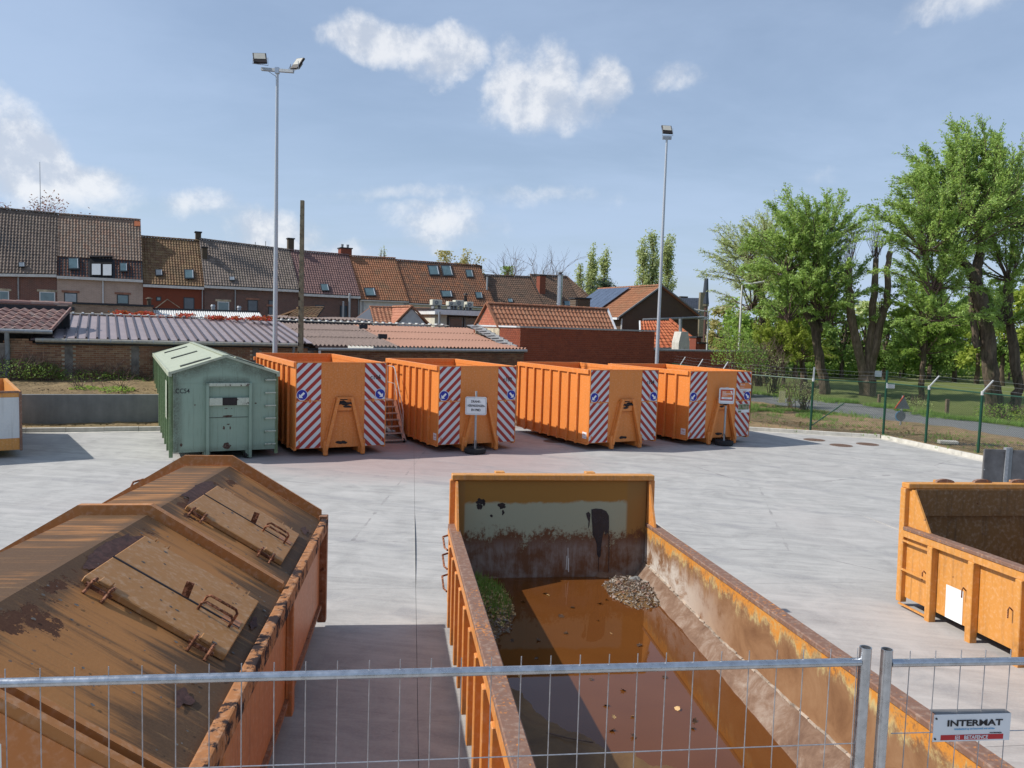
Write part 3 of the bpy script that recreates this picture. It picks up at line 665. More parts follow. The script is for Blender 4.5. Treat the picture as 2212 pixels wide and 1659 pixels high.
    # skids and rollers
    for xb in (.335*W,.715*W):
        MB().box(xb-.045,.0,.06,xb+.045,L,b-.002).build('skid',Q,t)
        MB().tube((xb-.12,L-.35,.09),(xb+.0,L-.35,.09),.088,n=16).build('roller',M['black'],t)
    text('fleet_number',code,.175,M['blackprint'],t,Matrix.Translation((W-.30,-.0125,b+(H-b)*.825))@FRONT,.9,'CENTER',.022)
    if sticker:
        s=MB().box(-.0035,.10,b+.12,-.0005,.33,b+.32).build('sticker',M['whiteprint'],t)
        text('sticker_text','Baan',.085,M['stick_red'],s,Matrix.Translation((-.004,.215,b+.25))@Matrix.Rotation(rad(-90),4,'Z')@FRONT,.8)
        MB().box(-.0042,.13,b+.16,-.0036,.30,b+.17).build('print_line',M['stick_red'],s)
    return t,W,L
def zc(x,y,x0,y0,s): return ((x0+x/s)/1.8228,(y0+y/s)/1.8228)
B106=bin_far('orange container numbered c106, beside the green one, hook frame with black scuffs','c106',zc(540,1390,1000,1350,3.318),zc(1705,1357,1000,1350,3.318),zc(52,160,1000,1350,3.318),2.56,sticker=False,mat='orange_b')
B102=bin_far('orange container numbered c102, behind the white DRANKVERPAKKINGEN sign','c102',zc(805,1238,1480,1380,3.318),zc(1808,1215,1480,1380,3.318),zc(150,105,1480,1380,3.318),2.50,scuff=False)
B104=bin_far('orange container numbered c104, whole long side sunlit, third from the green one','c104',zc(980,1215,2020,1380,3.318),zc(1858,1203,2020,1380,3.318),zc(78,155,2020,1380,3.318),2.46)
B103=bin_far('orange container numbered c103, rightmost of the row, with posters on its chevrons','c103',zc(1030,1103,2380,1380,3.16),zc(1785,1100,2380,1380,3.16),zc(62,178,2380,1380,3.16),2.43)
t,W,L=B103
def poster(t,x0,z0,x1,z1,y,kind):
    p=MB().box(x0,y-.004,z0,x1,y,z1).build('poster',M['whiteprint'],t); h=z1-z0; w_=x1-x0
    if kind==0:
        zb=z0+h*.30; m=MB(); m.poly([(x0,y-.005,zb),(x1,y-.005,zb),(x1,y-.005,z0+h*.72),(x1-w_*.26,y-.005,z1),(x0,y-.005,z1)]); m.build('orange_field',M['orangeprint'],p)
        text('poster_text','ZACHT\nLANDBOUWPLASTIEK',h*.115,M['whiteprint'],p,Matrix.Translation((x0+w_*.05,y-.006,z0+h*.80))@FRONT,.62,'LEFT',.02)
        text('poster_text','10',h*.11,M['stick_red'],p,Matrix.Translation((x1-w_*.09,y-.006,z1-h*.1))@FRONT,.8)
        for i in range(2): MB().box(x0+w_*.05,y-.006,z0+h*(.48-.08*i),x0+w_*(.42-.1*i),y-.0052,z0+h*(.50-.08*i)).build('print_line',M['whiteprint'],p)
        m=MB(); m.poly([(x0+w_*.05,y-.006,z0+h*.08),(x0+w_*.10,y-.006,z0+h*.14),(x0+w_*.07,y-.006,z0+h*.22),(x0+w_*.03,y-.006,z0+h*.15)]); m.build('emblem',M['stick_red'],p)
        for i in range(2): MB().box(x0+w_*.14,y-.006,z0+h*(.16-.07*i),x0+w_*(.80-.15*i),y-.0052,z0+h*(.18-.07*i)).build('print_line',M['blackprint'],p)
    else:
        MB().box(x0+.006,y-.005,z0+h*.34,x1-.006,y-.0041,z1-.006).build('photo_print',M['photo'],p)
        MB().box(x0+.006,y-.005,z0+.006,x0+w_*.3,y-.0041,z0+h*.26).build('photo_print',M['photo'],p)
def photomat():
    m,g=newmat('printed_photo'); v=g.co(); n=g.noise(v,9,5,.6); c=g.ramp(n,[(.35,(.05,.10,.04)),(.5,(.16,.20,.09)),(.6,(.30,.26,.20)),(.7,(.30,.10,.05))]); fin(g,c,.4); return m
M['photo']=photomat()
fx=lambda x:(x-1060)/(1795-1060)*W
fz=lambda y:.22+(1103-y)/(1103-265)*(2.43-.22)
poster(t,fx(1655),fz(522),fx(1795),fz(412),-.0115,0)
poster(t,fx(1648),fz(795),fx(1780),fz(685),-.0115,1)
# ---------------------------------------------------------------- the pale green closed container
def green_bin():
    lb=zc(437,1440,550,1350,3.318); L0=atz(*lb,.22)
    Rr=vpl(*zc(1766,1415,550,1350,3.318),L0,63); W=math.hypot(Rr.x-L0.x,Rr.y-L0.y)
    az=-27; L=5.0
    Fp=vpl(*zc(178,283,550,1350,3.318),L0,az); L=math.hypot(Fp.x-L0.x,Fp.y-L0.y); print('green W,L',W,L)
    t=empty('green_container',(L0.x,L0.y,0),az,0,'pale green closed container with pitched roof marked CC54, ladder rungs and rust stains','waste container')
    H=2.26; A=2.66; b=.22; G=M['green']
    fx=lambda x:(x-440)/(1768-440)*W
    fz=lambda y:b+(1440-y)/(1440-420)*(H-b)
    MB().prism([(0,0,b),(W,0,b),(W,0,H),(W/2,0,A),(0,0,H)],(0,.05,0)).build('front_panel',G,t)
    MB().prism([(0,L,b),(W,L,b),(W,L,H),(W/2,L,A),(0,L,H)],(0,-.05,0)).build('rear_panel',G,t)
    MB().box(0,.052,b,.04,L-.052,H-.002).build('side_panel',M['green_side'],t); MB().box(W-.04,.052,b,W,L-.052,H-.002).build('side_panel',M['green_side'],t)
    MB().box(.042,.052,b,W-.042,L-.052,b+.04).build('floor_plate',G,t)
    for s in (0,1):
        x0,x1=(-.07,W/2) if s==0 else (W+.07,W/2)
        z0=H-.015
        MB().prism([(x0,-.03,z0),(x1,-.03,A+.012),(x1,-.03,A+.05),(x0,-.03,z0+.04)],(0,L+.06,0)).build('roof_sheet',M['green_top'],t)
        # raised ribs between the long filling slots
        d=Vector((x1-x0,0,A-z0)).normalized(); up=Vector((-d.z,0,d.x)) if s==0 else Vector((d.z,0,-d.x)); up=up if up.z>0 else -up
        for i in range(4):
            yc=.55+ (L-1.1)*i/3.; a=Vector((x0,yc,z0))+d*.30+up*.045; c=Vector((x0,yc,z0))+d*(1.08)+up*.045
            MB().bar(a,c,.10,.03,up).build('roof_slot',M['black'],t)
            MB().bar(a+Vector((0,.16,0))+up*.012,c+Vector((0,.16,0))+up*.012,.20,.05,up).build('slot_lid',M['green_top'],t,bevel=.008)
        MB().bar((x0,-.035,z0-.02),(x0,L+.035,z0-.02),.09,.13,(0,0,1)).build('eave_rail',M['green_top'],t,bevel=.01)
    MB().bar((W/2,-.03,A+.055),(W/2,L+.03,A+.055),.16,.02).build('ridge_cap',M['green_top'],t)
    for s in (-1,1):
        xe=-.07 if s<0 else W+.07
        MB().bar((xe,-.045,H-.01),(W/2,-.045,A+.03),.02,.06,(0,0,1)).build('verge_trim',M['green_top'],t)
    n=12
    for i in range(n):
        y=.14+(L-.24)*i/(n-1)
        for x0 in (-.095,W+.002): MB().box(x0,y-.03,b-.14,x0+.093,y+.03,H-.10).build('rib',M['green_side'],t,bevel=.005)
    for z in (H-.35,b+1.1,b+.25): MB().box(-.16,L-.02,z,-.10,L+.10,z+.16).build('hinge',M['green_side'],t,bevel=.01)
    MB().box(-.104,.95,b+.75,-.097,1.55,b+1.75).build('notice_plate',M['green_white'],t)
    # loading frame
    for (xa,xb_) in ((850,888),(1408,1446)):
        MB().box(fx(xa),-.10,.0+.03,fx(xb_),-.002,fz(550)).build('frame_post',G,t,bevel=.008)
        MB().box(fx(xa)-.05,-.02,.03,fx(xb_)-.02,.4,b-.003).build('frame_foot',G,t,bevel=.02)
    MB().box(fx(888)+.001,-.10,fz(592),fx(1408)-.001,-.002,fz(550)).build('frame_head',M['green_white'],t,bevel=.008)
    MB().box(fx(888)+.001,-.085,fz(840),fx(1060),-.002,fz(742)).build('cross_bar',M['green_white'],t,bevel=.008)
    MB().box(fx(1250),-.085,fz(840),fx(1408)-.001,-.002,fz(742)).build('cross_bar',M['green_white'],t,bevel=.008)
    MB().box(fx(1060)+.001,-.07,fz(840),fx(1250)-.001,-.002,fz(742)).build('hook_recess',M['black'],t,bevel=.01)
    MB().box(fx(888),-.012,fz(1003),fx(1400),-.001,fz(998)).build('weld_line',M['black'],t)
    for (xa,xb_) in ((465,848),(1450,1768)): MB().box(fx(xa),-.005,fz(558),fx(xb_),-.001,fz(553)).build('weld_line',G,t)
    r=random.Random(5)
    def rustp(cx,cy,rx_,ry_):
        m=MB(); n_=17; m.poly([(fx(cx)+rx_*math.cos(a)*r.uniform(.7,1.2),-.0022,fz(cy)+ry_*math.sin(a)*r.uniform(.6,1.2)) for a in [2*math.pi*i/n_ for i in range(n_)]]); m.build('rust_patch',M['rustdark'],t)
    for a in ((1125,985,.13,.03),(1140,1092,.04,.018),(1082,1140,.03,.05),(1165,1140,.02,.045),(1120,1375,.10,.085),(1110,885,.04,.01),(1182,885,.015,.012),(711,832,.022,.02),(540,1340,.03,.05),(1250,245,.05,.02),(1500,822,.03,.02)): rustp(*a)
    for y in (510,680,850,1018,1190,1362):
        z=fz(y); o=MB().tube((fx(1622),-.10,z),(fx(1768),-.10,z),.018,n=8).build('ladder_rung',M['green_white'],t)
        for xx in (1622,1765): MB().prism([(fx(xx),-.115,z+.012),(fx(xx),-.001,z+.012),(fx(xx),-.001,z-.09),(fx(xx),-.02,z-.05)],(.012,0,0)).build('rung_bracket',G,o)
    for xb in (.33*W,.72*W):
        MB().box(xb-.05,.0,.05,xb+.05,L,b-.002).build('skid',G,t); MB().tube((xb-.07,.06,.085),(xb+.07,.06,.085),.084,n=16).build('roller',M['black'],t)
    text('fleet_number','CC54',.17,M['blackprint'],t,Matrix.Translation((fx(557),-.0025,fz(655)))@FRONT,.82,'CENTER',.012)
    MB().box(W/2-.25,L-.7,A+.07,W/2+.10,L-.66,A+.11).build('roof_handle',M['black'],t)
M['rustdark']=rust_paint('deep_rust',(.055,.022,.012),dirt=(.03,.015,.01),spots=.6,rough=.8,spot_sc=30)
green_bin()
# ---------------------------------------------------------------- yellow and white container at the left edge
def left_bin():
    p=gp(46,988); p=Vector((p.x,p.y,0)); az=-37
    t=empty('white_ended_container',(p.x,p.y,0),az,0,'ochre container with dirty white end panel, cut by the left edge of the photo','waste container')
    W=2.4; L=4.9; H=1.66; b=.2; Q=M['ochre']
    MB().box(-W,0,b,0,.05,H).build('end_panel',Q,t,bevel=.004); MB().box(-W,L-.05,b,0,L,H).build('end_panel',Q,t)
    MB().box(-.05,.052,b,0,L-.052,H-.1).build('side_panel',Q,t); MB().box(-W,.052,b,-W+.05,L-.052,H-.1).build('side_panel',Q,t); MB().box(-W+.05,.05,b,-.05,L-.05,b+.04).build('floor_plate',Q,t)
    MB().box(-W+.1,-.012,b+.30,-.022,-.001,H-.13).build('white_panel',M['dirtywhite'],t)
    MB().box(-.03,-.03,b-.02,.03,.0,H+.02).build('corner_post',M['rim'],t,bevel=.006); MB().box(-W,-.02,H-.02,-.031,.06,H+.03).build('top_rail',M['rim'],t)
    for x in (-.06,-W+.0): MB().box(x,.06,H-.1,x+.09,L,H).build('top_rail',Q,t)
    for i in range(6): MB().box(.001,.5+i*.8,b,.07,.6+i*.8,H-.1).build('rib',Q,t)
    for x in (-.7,-1.7): MB().box(x-.05,0,.03,x+.05,L,b-.003).build('skid',Q,t)
left_bin()
# ---------------------------------------------------------------- rolling steps
def steps():
    _l,_=B102[0],0; az=-28; base=_l.location+azv(-28)*2.05-azv(62)*.22; t=empty('mobile_steps',(base.x,base.y,0),az,0,'aluminium rolling steps with handrail standing between containers c106 and c102','steps')
    n=7; rise=.19; run=.165; Wd=1.0; A=M['alu']
    for i in range(n):
        z=.10+rise*(i); y=run*i
        MB().box(-Wd,y,z-.03,-.03,y+(.22 if i<n-1 else .75),z).build('tread',A,t,bevel=.004)
    top=.10+rise*(n-1); yt=run*(n-1)
    for x in (-Wd-.02,-.012):
        MB().bar((x,.05,.05),(x,yt+.08,top-.03),.03,.11,(1,0,0)).build('stringer',A,t)
    for x in (-Wd,-.03):
        for yy in (yt+.2,yt+.72): MB().tube((x,yy,.12),(x,yy,top-.03),.02).build('leg',A,t)
        MB().tube((x,yt+.2,.3),(x,yt+.72,top-.1),.015).build('brace',A,t)
        r=[(x,yt*.18,.10+rise*.8),(x,yt*.18,.95),(x,yt*.22,1.02),(x,yt+.02,top+.98),(x,yt+.15,top+1.05),(x,yt+.72,top+1.05),(x,yt+.74,top)]
        MB().path(r,.019,8).build('handrail',A,t,smooth=True)
        MB().path([(x,yt*.18,.55),(x,yt+.02,top+.52),(x,yt+.74,top+.52)],.014,8).build('mid_rail',A,t,smooth=True)
        MB().tube((x,yt+.02,top),(x,yt+.02,top+.98),.016).build('rail_post',A,t)
    for x in (-Wd,-.03):
        for yy in (.05,yt+.7): MB().tube((x-.02,yy,.07),(x+.02,yy,.07),.068,n=14).build('castor',M['black'],t)
steps()
# ---------------------------------------------------------------- signs on tyres
def tyre(parent,r=.31,h=.17):
    m=MB(); n=30; prof=[(r*.55,.02),(r*.80,.0),(r*.97,.025),(r,.06),(r,h-.06),(r*.97,h-.025),(r*.80,h),(r*.62,h-.02),(r*.55,h-.05)]
    for i in range(n):
        a=2*math.pi*i/n; jr=1+.012*(i%2)
        for (rr,z) in prof: m.v.append((rr*jr*math.cos(a),rr*jr*math.sin(a),z))
    k_=len(prof)
    for i in range(n):
        for j in range(k_):
            a=i*k_+j; b=i*k_+(j+1)%k_; c=((i+1)%n)*k_+(j+1)%k_; d=((i+1)%n)*k_+j; m.f.append((a,b,c,d))
    m.build('tyre',M['tyre'],parent,smooth=True)
    m=MB(); m.tube((0,0,.03),(0,0,.09),r*.58,n=20); m.build('concrete_fill',M['retain'],parent)
def tyre_sign(u,v,label,top,bw,bh,bz,kind,lean=0):
    p=gp(u,v); t=empty('tyre_base_sign',(p.x,p.y,gz(p.x,p.y)),0,0,label,'sign'); t.rotation_euler=(0,rad(lean),0)
    tyre(t); MB().tube((0,0,.05),(0,0,top),.032,n=14).build('pole',M['galv_dull'],t,smooth=True)
    for i in range(3):
        a=2.1*i+.6; MB().tube((.15*math.cos(a),.15*math.sin(a),.09),(.03*math.cos(a),.03*math.sin(a),.38),.009).build('stay',M['rustdark'],t)
    y=-.045
    def rr(x0,z0,x1,z1,r,yy,th):
        pts=[]
        for (cx,cz,a0) in ((x1-r,z0+r,-90),(x1-r,z1-r,0),(x0+r,z1-r,90),(x0+r,z0+r,180)):
            for k_ in range(5): a=rad(a0+k_*22.5); pts.append((cx+r*math.cos(a),yy,cz+r*math.sin(a)))
        return MB().prism(pts,(0,th,0))
    bd=rr(-bw/2,bz,bw/2,bz+bh,.045,y,.012).build('board',M['whiteprint'] if kind==0 else M['whiteprint'],t)
    def ring(x0,z0,x1,z1,w_,mat,yy):
        m=MB(); m.box(x0,yy,z0,x1,yy+.001,z0+w_).box(x0,yy,z1-w_,x1,yy+.001,z1).box(x0,yy,z0+w_,x0+w_,yy+.001,z1-w_).box(x1-w_,yy,z0+w_,x1,yy+.001,z1-w_); m.build('border',mat,bd)
    if kind==0:
        ring(-bw/2+.022,bz+.022,bw/2-.022,bz+bh-.022,.006,M['blackprint'],y-.0015)
        for i,s in enumerate(('DRANK-','-VERPAKKINGEN-','EN PMD')):
            text('sign_text',s,.094,M['blackprint'],bd,Matrix.Translation((0,y-.0016,bz+bh*(.735-.235*i)))@FRONT,.70 if i==1 else .80,'CENTER',.03)
        for xx in (-.24,-.05,.06,.24):
            for zz_ in (bz+.05,bz+bh-.05): MB().tube((xx,y-.004,zz_),(xx,y,zz_),.007,n=8).build('bolt',M['galv'],bd)
    else:
        ring(-bw/2+.03,bz+.03,bw/2-.03,bz+bh-.03,.004,M['blackprint'],y-.0015)
        MB().box(-bw/2+.045,y-.002,bz+.10,bw/2-.045,y-.0016,bz+bh-.055).build('red_field',M['stick_red'],bd)
        x0,x1,z0,z1=-bw/2+.085,bw/2-.075,bz+.15,bz+bh-.10; h=z1-z0; w2=x1-x0
        m=MB(); m.poly([(x0,y-.0024,z0+h*.25),(x1,y-.0024,z0+h*.25),(x1,y-.0024,z1-h*.38),(x1-w2*.2,y-.0024,z1),(x0,y-.0024,z1)]); m.build('orange_field',M['orangeprint'],bd)
        m=MB(); m.poly([(x1,y-.0025,z1-h*.38),(x1,y-.0025,z1),(x1-w2*.2,y-.0025,z1)]); m.build('corner_print',M['whiteprint'],bd)
        MB().box(x0,y-.0026,z0,x1,y-.0022,z0+h*.24).build('white_field',M['whiteprint'],bd)
        text('sign_text','ZACHT\nLANDBOUWPLASTIEK',.058,M['whiteprint'],bd,Matrix.Translation((x0+.02,y-.003,z0+h*.74))@FRONT,.62,'LEFT',.02)
        for i in range(2): MB().box(x0+.02,y-.0034,z0+h*(.46-.08*i),x0+.20-.04*i,y-.0029,z0+h*(.48-.08*i)).build('print_line',M['whiteprint'],bd)
        for i in range(2): MB().box(x0+.08,y-.0034,z0+h*(.16-.08*i),x1-.06-.08*i,y-.0029,z0+h*(.18-.08*i)).build('print_line',M['blackprint'],bd)
        MB().box(-.05,y-.01,bz+bh,.05,y+.01,bz+bh+.02).build('clip',M['galv'],bd)
        for zz_ in (bz+.16,bz+.32):
            for xx in (-bw/2,bw/2): MB().box(xx-.012,y-.012,zz_-.012,xx+.012,y+.014,zz_+.012).build('clip',M['galv'],bd)
    return t
tyre_sign(1026,979,'white sign reading DRANK-VERPAKKINGEN EN PMD on a steel pole in a black tyre',1.80,.61,.52,1.12,0,-.3)
tyre_sign(1563,961.5,'white and orange sign on a grey pole in an old tyre before container c103',1.30,.50,.52,1.38,1,.3)
# ================================================================ big rusty roofed container, near left
def roofmat():
    m,g=newmat('weathered_roof_paint'); v=g.co(); x,y,z=g.sep(v)
    base=g.mix(g.noise(v,2.2,6,.6),(.42,.19,.065),(.31,.14,.05))
    # wash-down streaks along the fall of the slope (local x), grime thicker near creases and eaves
    s1=g.noise(g.map(v,(.45,5.5,.45)),1.7,8,.7,.3); s2=g.noise(g.map(v,(.9,14,.9)),1.9,6,.7); big=g.noise(v,.75,5,.6)
    edge=g.m('MAXIMUM',g.st(x,2.0,2.5),g.st(g.m('ABSOLUTE',g.m('SUBTRACT',x,1.50)),.24,.0)); edge=g.m('MAXIMUM',edge,g.m('MULTIPLY',g.st(x,1.48,1.40),.65))
    f=g.m('ADD',g.m('ADD',g.m('MULTIPLY',s1,.55),g.m('MULTIPLY',s2,.25)),g.m('MULTIPLY',big,.25)); f=g.m('ADD',f,g.m('MULTIPLY',edge,.16))
    c=g.mix(g.m('MULTIPLY',g.st(f,.49,.66),.92),base,(.050,.034,.026)); c=g.mix(g.m('MULTIPLY',g.st(s2,.58,.72),.40),c,(.52,.30,.12))
    fl=g.noise(v,2.1,7,.72); ff=g.st(g.m('ADD',fl,g.m('MULTIPLY',g.st(g.m('ABSOLUTE',g.m('SUBTRACT',x,1.60)),.14,.03),.10)),.665,.685); c=g.mix(ff,c,(.055,.022,.018))
    sp=g.vor(v,16); sn=g.noise(v,6,3,.6); sf=g.m('MULTIPLY',g.st(sp,.17,.12),g.st(sn,.52,.60)); c=g.mix(g.m('MULTIPLY',sf,.8),c,(.09,.075,.07))
    fine=g.noise(v,60,3,.7); c=g.mix(g.m('MULTIPLY',fine,.15),c,(.55,.33,.16))
    fin(g,c,g.m('ADD',.66,g.m('MULTIPLY',ff,.3)),0,g.bump(g.m('SUBTRACT',g.m('MULTIPLY',fine,.4),ff),.3,.008),.12); return m
M['roofp']=roofmat()
M['lid']=rust_paint('hatch_lid_paint',(.40,.20,.075),gloss=.15,dirt=(.12,.065,.035),rustc=(.06,.05,.045),spots=.655,streak=.1,spot_sc=17,rough=.52,dirt_amt=.45)
M['rod']=rust_paint('rusty_rod',(.33,.12,.05),spots=.45,rough=.7,spot_sc=30)
def roofed():
    az=-8.0; tl=2.85; W=2.5; L=5.75; hz=1.28; rz=.62; x1_,x2_=1.01,1.49
    t=empty('roofed_container',(0,0,0),az,tl,'large rusty orange container with hipped-off flat ridge roof and two hinged hatches, near left','waste container')
    place(t,(W,L,hz),atY(694.4,1123.2,8.7))
    XS=[0,x1_,x2_,W]; ZS=[hz,hz+rz,hz+rz,hz]; RP=M['roofp']
    # roof skins: fine grid so paint can blister
    def skin(i,y0,y1):
        m=MB(); nx,ny=14,40
        for a in range(nx+1):
            for b in range(ny+1):
                x=XS[i]+(XS[i+1]-XS[i])*a/nx; z=ZS[i]+(ZS[i+1]-ZS[i])*a/nx; y=y0+(y1-y0)*b/ny
                m.v.append((x,y,z+.006*noise.noise((x*1.6,y*1.6,4))*(1 if 0<a<nx else 0)))
        for a in range(nx):
            for b in range(ny): k0=a*(ny+1)+b; m.f.append((k0,k0+ny+1,k0+ny+2,k0+1))
        o=m.build('roof_panel',RP,t,smooth=True,fix=False)
    for i in range(3):
        skin(i,.06,2.90); skin(i,2.98,L-.04)
    # upright frames across the roof
    def frame(y,wd,hh,name='roof_frame',lip=.0):
        m=MB(); pts=[(XS[k],ZS[k]) for k in range(4)]; top=[(XS[0]-.0,ZS[0]+hh),(XS[1]-.02,ZS[1]+hh),(XS[2]+.02,ZS[2]+hh),(XS[3]+.0,ZS[3]+hh)]
        for k in range(3):
            a,b,c,d=pts[k],pts[k+1],top[k+1],top[k]
            m.hexa([(a[0],y-wd/2,a[1]-.03),(b[0],y-wd/2,b[1]-.03),(b[0],y+wd/2,b[1]-.03),(a[0],y+wd/2,a[1]-.03),(d[0],y-wd/2,d[1]),(c[0],y-wd/2,c[1]),(c[0],y+wd/2,c[1]),(d[0],y+wd/2,d[1])])
        return m.build(name,M['lid2'],t)
    frame(L,.035,.115); frame(2.94,.075,.075); frame(.03,.05,.05); frame(.15,.04,.035)
    # far frame's right upright flange reaching down
    MB().box(W-.02,L-.09,.12,W+.075,L+.03,hz+.06).build('end_flange',M['rail_dark'],t,bevel=.006)
    MB().box(-.075,L-.09,.12,.02,L+.03,hz+.06).build('end_flange',M['rail_dark'],t,bevel=.006)
    # long eave rails
    for x in (W+.005,-.085): MB().box(x,.0,hz-.095,x+.08,L-.095,hz+.035).build('top_rail',M['rail_roof'],t,bevel=.014,seg=2)
    # body
    S=M['oside']
    MB().box(W-.05,.0,.33,W-.003,L,hz-.1).build('side_panel',S,t); MB().box(.003,.0,.33,.05,L,hz-.1).build('side_panel',S,t)
    MB().prism([(.0,0,.2),(W,0,.2),(W,0,hz),(x2_,0,hz+rz),(x1_,0,hz+rz),(0,0,hz)],(0,.04,0)).build('near_end_panel',M['endp'],t)
    MB().prism([(.0,L-.05,.2),(W,L-.05,.2),(W,L-.05,hz),(x2_,L-.05,hz+rz),(x1_,L-.05,hz+rz),(0,L-.05,hz)],(0,.04,0)).build('far_end_panel',M['oside'],t)
    MB().box(.05,.04,.33,W-.05,L-.05,.37).build('floor_plate',S,t)
    for i in range(2):
        y=L-2.55-i*2.45
        for x in (W-.002,-.058): MB().box(x,y-.06,.19,x+.06,y+.06,hz-.097).build('rib',S,t,bevel=.006)
    for x in (.7,1.75): MB().box(x-.06,0,.0,x+.06,L,.328).build('skid',S,t)
    MB().box(W-.004,.0,.30,W+.03,L,.34).build('bottom_rail',M['rail_dark'],t)
    # cable hook on the side and another one at the back
    for yy in (.55,): MB().path([(W,yy,.85),(W+.05,yy,.83),(W+.06,yy,.70),(W+.03,yy,.66)],.012,8).build('cable_hook',M['black'],t,smooth=True)
    # rope hooks at the far end seen over the ridge
    MB().path([(.4,L+.05,hz+.34),(.43,L+.07,hz+.42),(.53,L+.07,hz+.45),(.62,L+.07,hz+.44),(.66,L+.05,hz+.36)],.012,6).build('rope_hook',M['rod'],t,smooth=True)
    # hatches on the right-hand slope
    P0=t.matrix_world; bpy.context.view_layer.update(); mw=Matrix.Translation(t.location)@t.matrix_world.to_3x3().to_4x4(); inv=mw.inverted()
    n=(mw.to_3x3()@Vector((rz,0,W-x2_))).normalized(); pp=mw@Vector((W,0,hz))
    sl=Vector((W-x2_,0,-rz)).normalized(); up=Vector((rz,0,W-x2_)).normalized()
    def hatch(c4,seamf,label=None):
        loc=[inv@onpl(u,v,pp,n) for (u,v) in c4]   # far-top, far... order: near-top, far-top, far-bottom, near-bottom
        ds=[(l-Vector((W,0,hz))).dot(sl) for l in loc]; ys=[l.y for l in loc]
        s0=(ds[0]+ds[1])/2; s1=(ds[2]+ds[3])/2; y0=(ys[0]+ys[3])/2; y1=(ys[1]+ys[2])/2
        print('hatch',s0,s1,y0,y1)
        h=.045; A=lambda s,y,z: Vector((W,0,hz))+sl*s+Vector((0,y,0))+up*z
        hb=MB().hexa([A(s0,y0,.004),A(s1,y0,.004),A(s1,y1,.004),A(s0,y1,.004),A(s0,y0,h),A(s1,y0,h),A(s1,y1,h),A(s0,y1,h)]).build('hatch',M['lid'],t,bevel=.006)
        if label: pass
        yc=y0+(y1-y0)*seamf
        MB().hexa([A(s0,yc-.012,h+.0005),A(s1-.02,yc-.012,h+.0005),A(s1-.02,yc+.012,h+.0005),A(s0,yc+.012,h+.0005),A(s0,yc-.006,h+.006),A(s1-.02,yc-.006,h+.006),A(s1-.02,yc+.006,h+.006),A(s0,yc+.006,h+.006)]).build('hatch_seam',M['black'],hb)
        m=MB(); sm=s0+(s1-s0)*.55; m.bar(A(sm,yc,h),A(sm-.02,yc,h+.10),.05,.008,(0,1,0)); m.build('latch_tab',M['rod'],hb)
        # hinges: near edge (dark straps on rods) and far edge (small blocks)
        for s in (s0+(s1-s0)*.13,s0+(s1-s0)*.84):
            m=MB(); 
            for k_ in (-.055,.055):
                m.path([A(s+k_,y0+.02,h+.01),A(s+k_,y0-.05,h+.015),A(s+k_,y0-.07,.03),A(s+k_,y0-.10,.0)],.011,6)
            m.bar(A(s-.08,y0-.055,.035),A(s+.08,y0-.055,.035),.02)
            m.build('hinge_strap',M['rod'],hb)
            MB().bar(A(s-.035,y0+.03,h+.012),A(s+.035,y0+.03,h+.012),.075,.022,up).build('hinge_block',M['lid'],hb,bevel=.004)
            m=MB(); m.bar(A(s-.03,y1+.035,.02),A(s+.03,y1+.035,.02),.06,.03,up).bar(A(s-.055,y1+.045,.02),A(s-.045,y1+.045,.02),.09,.04,up).bar(A(s+.045,y1+.045,.02),A(s+.055,y1+.045,.02),.09,.04,up); m.build('hinge_block',M['lid'],hb)
        # grab handles
        for yy in (yc-.10,yc+.03):
            s=s1-.10; MB().path([A(s-.20,yy+.04,h),A(s-.20,yy+.03,h+.05),A(s-.18,yy+.03,h+.068),A(s+.0,yy+.03,h+.068),A(s+.02,yy+.03,h+.05),A(s+.02,yy+.04,h)],.0095,8).build('grab_handle',M['rod'],hb,smooth=True)
        MB().bar(A(s1-.085,yc-.02,h+.002),A(s1-.085,yc+.10,h+.002),.12,.004,up).build('rub_plate',M['oside'],hb)
        # peeled patch of bare rust above the hatch
        for (ff,ww,hh,sd) in ((.66,(y1-y0)*.42,.10,3),):
            r=random.Random(sd+int(y0*10)); m=MB(); n_=26
            n_=44; m.poly([A(s0-.045+hh*math.sin(a)*blobr(a,sd+y0)*.85,y0+(y1-y0)*ff+ww*math.cos(a)*blobr(a,sd+y0+5),.0075) for a in [2*math.pi*i/n_ for i in range(n_)]]); m.build('peeled_patch',M['peel'],t)
        # leaves and gull lime stuck on the lid
        r=random.Random(int(y0*7)); m=MB()
        for i in range(24):
            s=r.uniform(s0+.05,s1-.05); yy=r.uniform(y0+.04,y1-.03); q_=r.uniform(.006,.018); m.poly([A(s+q_*math.cos(a)*r.uniform(.6,1.2),yy+q_*math.sin(a)*r.uniform(.6,1.2),h+.0014) for a in [i_*math.pi/3 for i_ in range(6)]])
        m.build('lichen_spots',M['lichen'],hb)['kind']='stuff'; 
    k=.3472; y_=lambda y:(1750+y/1.58)/1.8228
    hatch([(525*k,y_(850)),(890*k,y_(585)),(1575*k,y_(1020)),(1380*k,y_(1375))],.42)
    hatch([(1160*k,y_(400)),(1350*k,y_(268)),(1840*k,y_(595)),(1735*k,y_(770))],.52)
    # a fold line of spots on the lower slope
    r=random.Random(4); m=MB(); A=lambda s,y,z: Vector((W,0,hz))+sl*s+Vector((0,y,0))+up*z
    for i in range(150):
        s=-r.uniform(.02,1.15); yy=r.uniform(.1,5.6); q_=r.uniform(.004,.016); m.poly([A(s+q_*math.cos(a)*r.uniform(.6,1.2),yy+q_*math.sin(a)*r.uniform(.6,1.2),.0085) for a in [i_*math.pi/3 for i_ in range(6)]])
    m.build('lichen_spots',M['lichen'],t)['kind']='stuff'
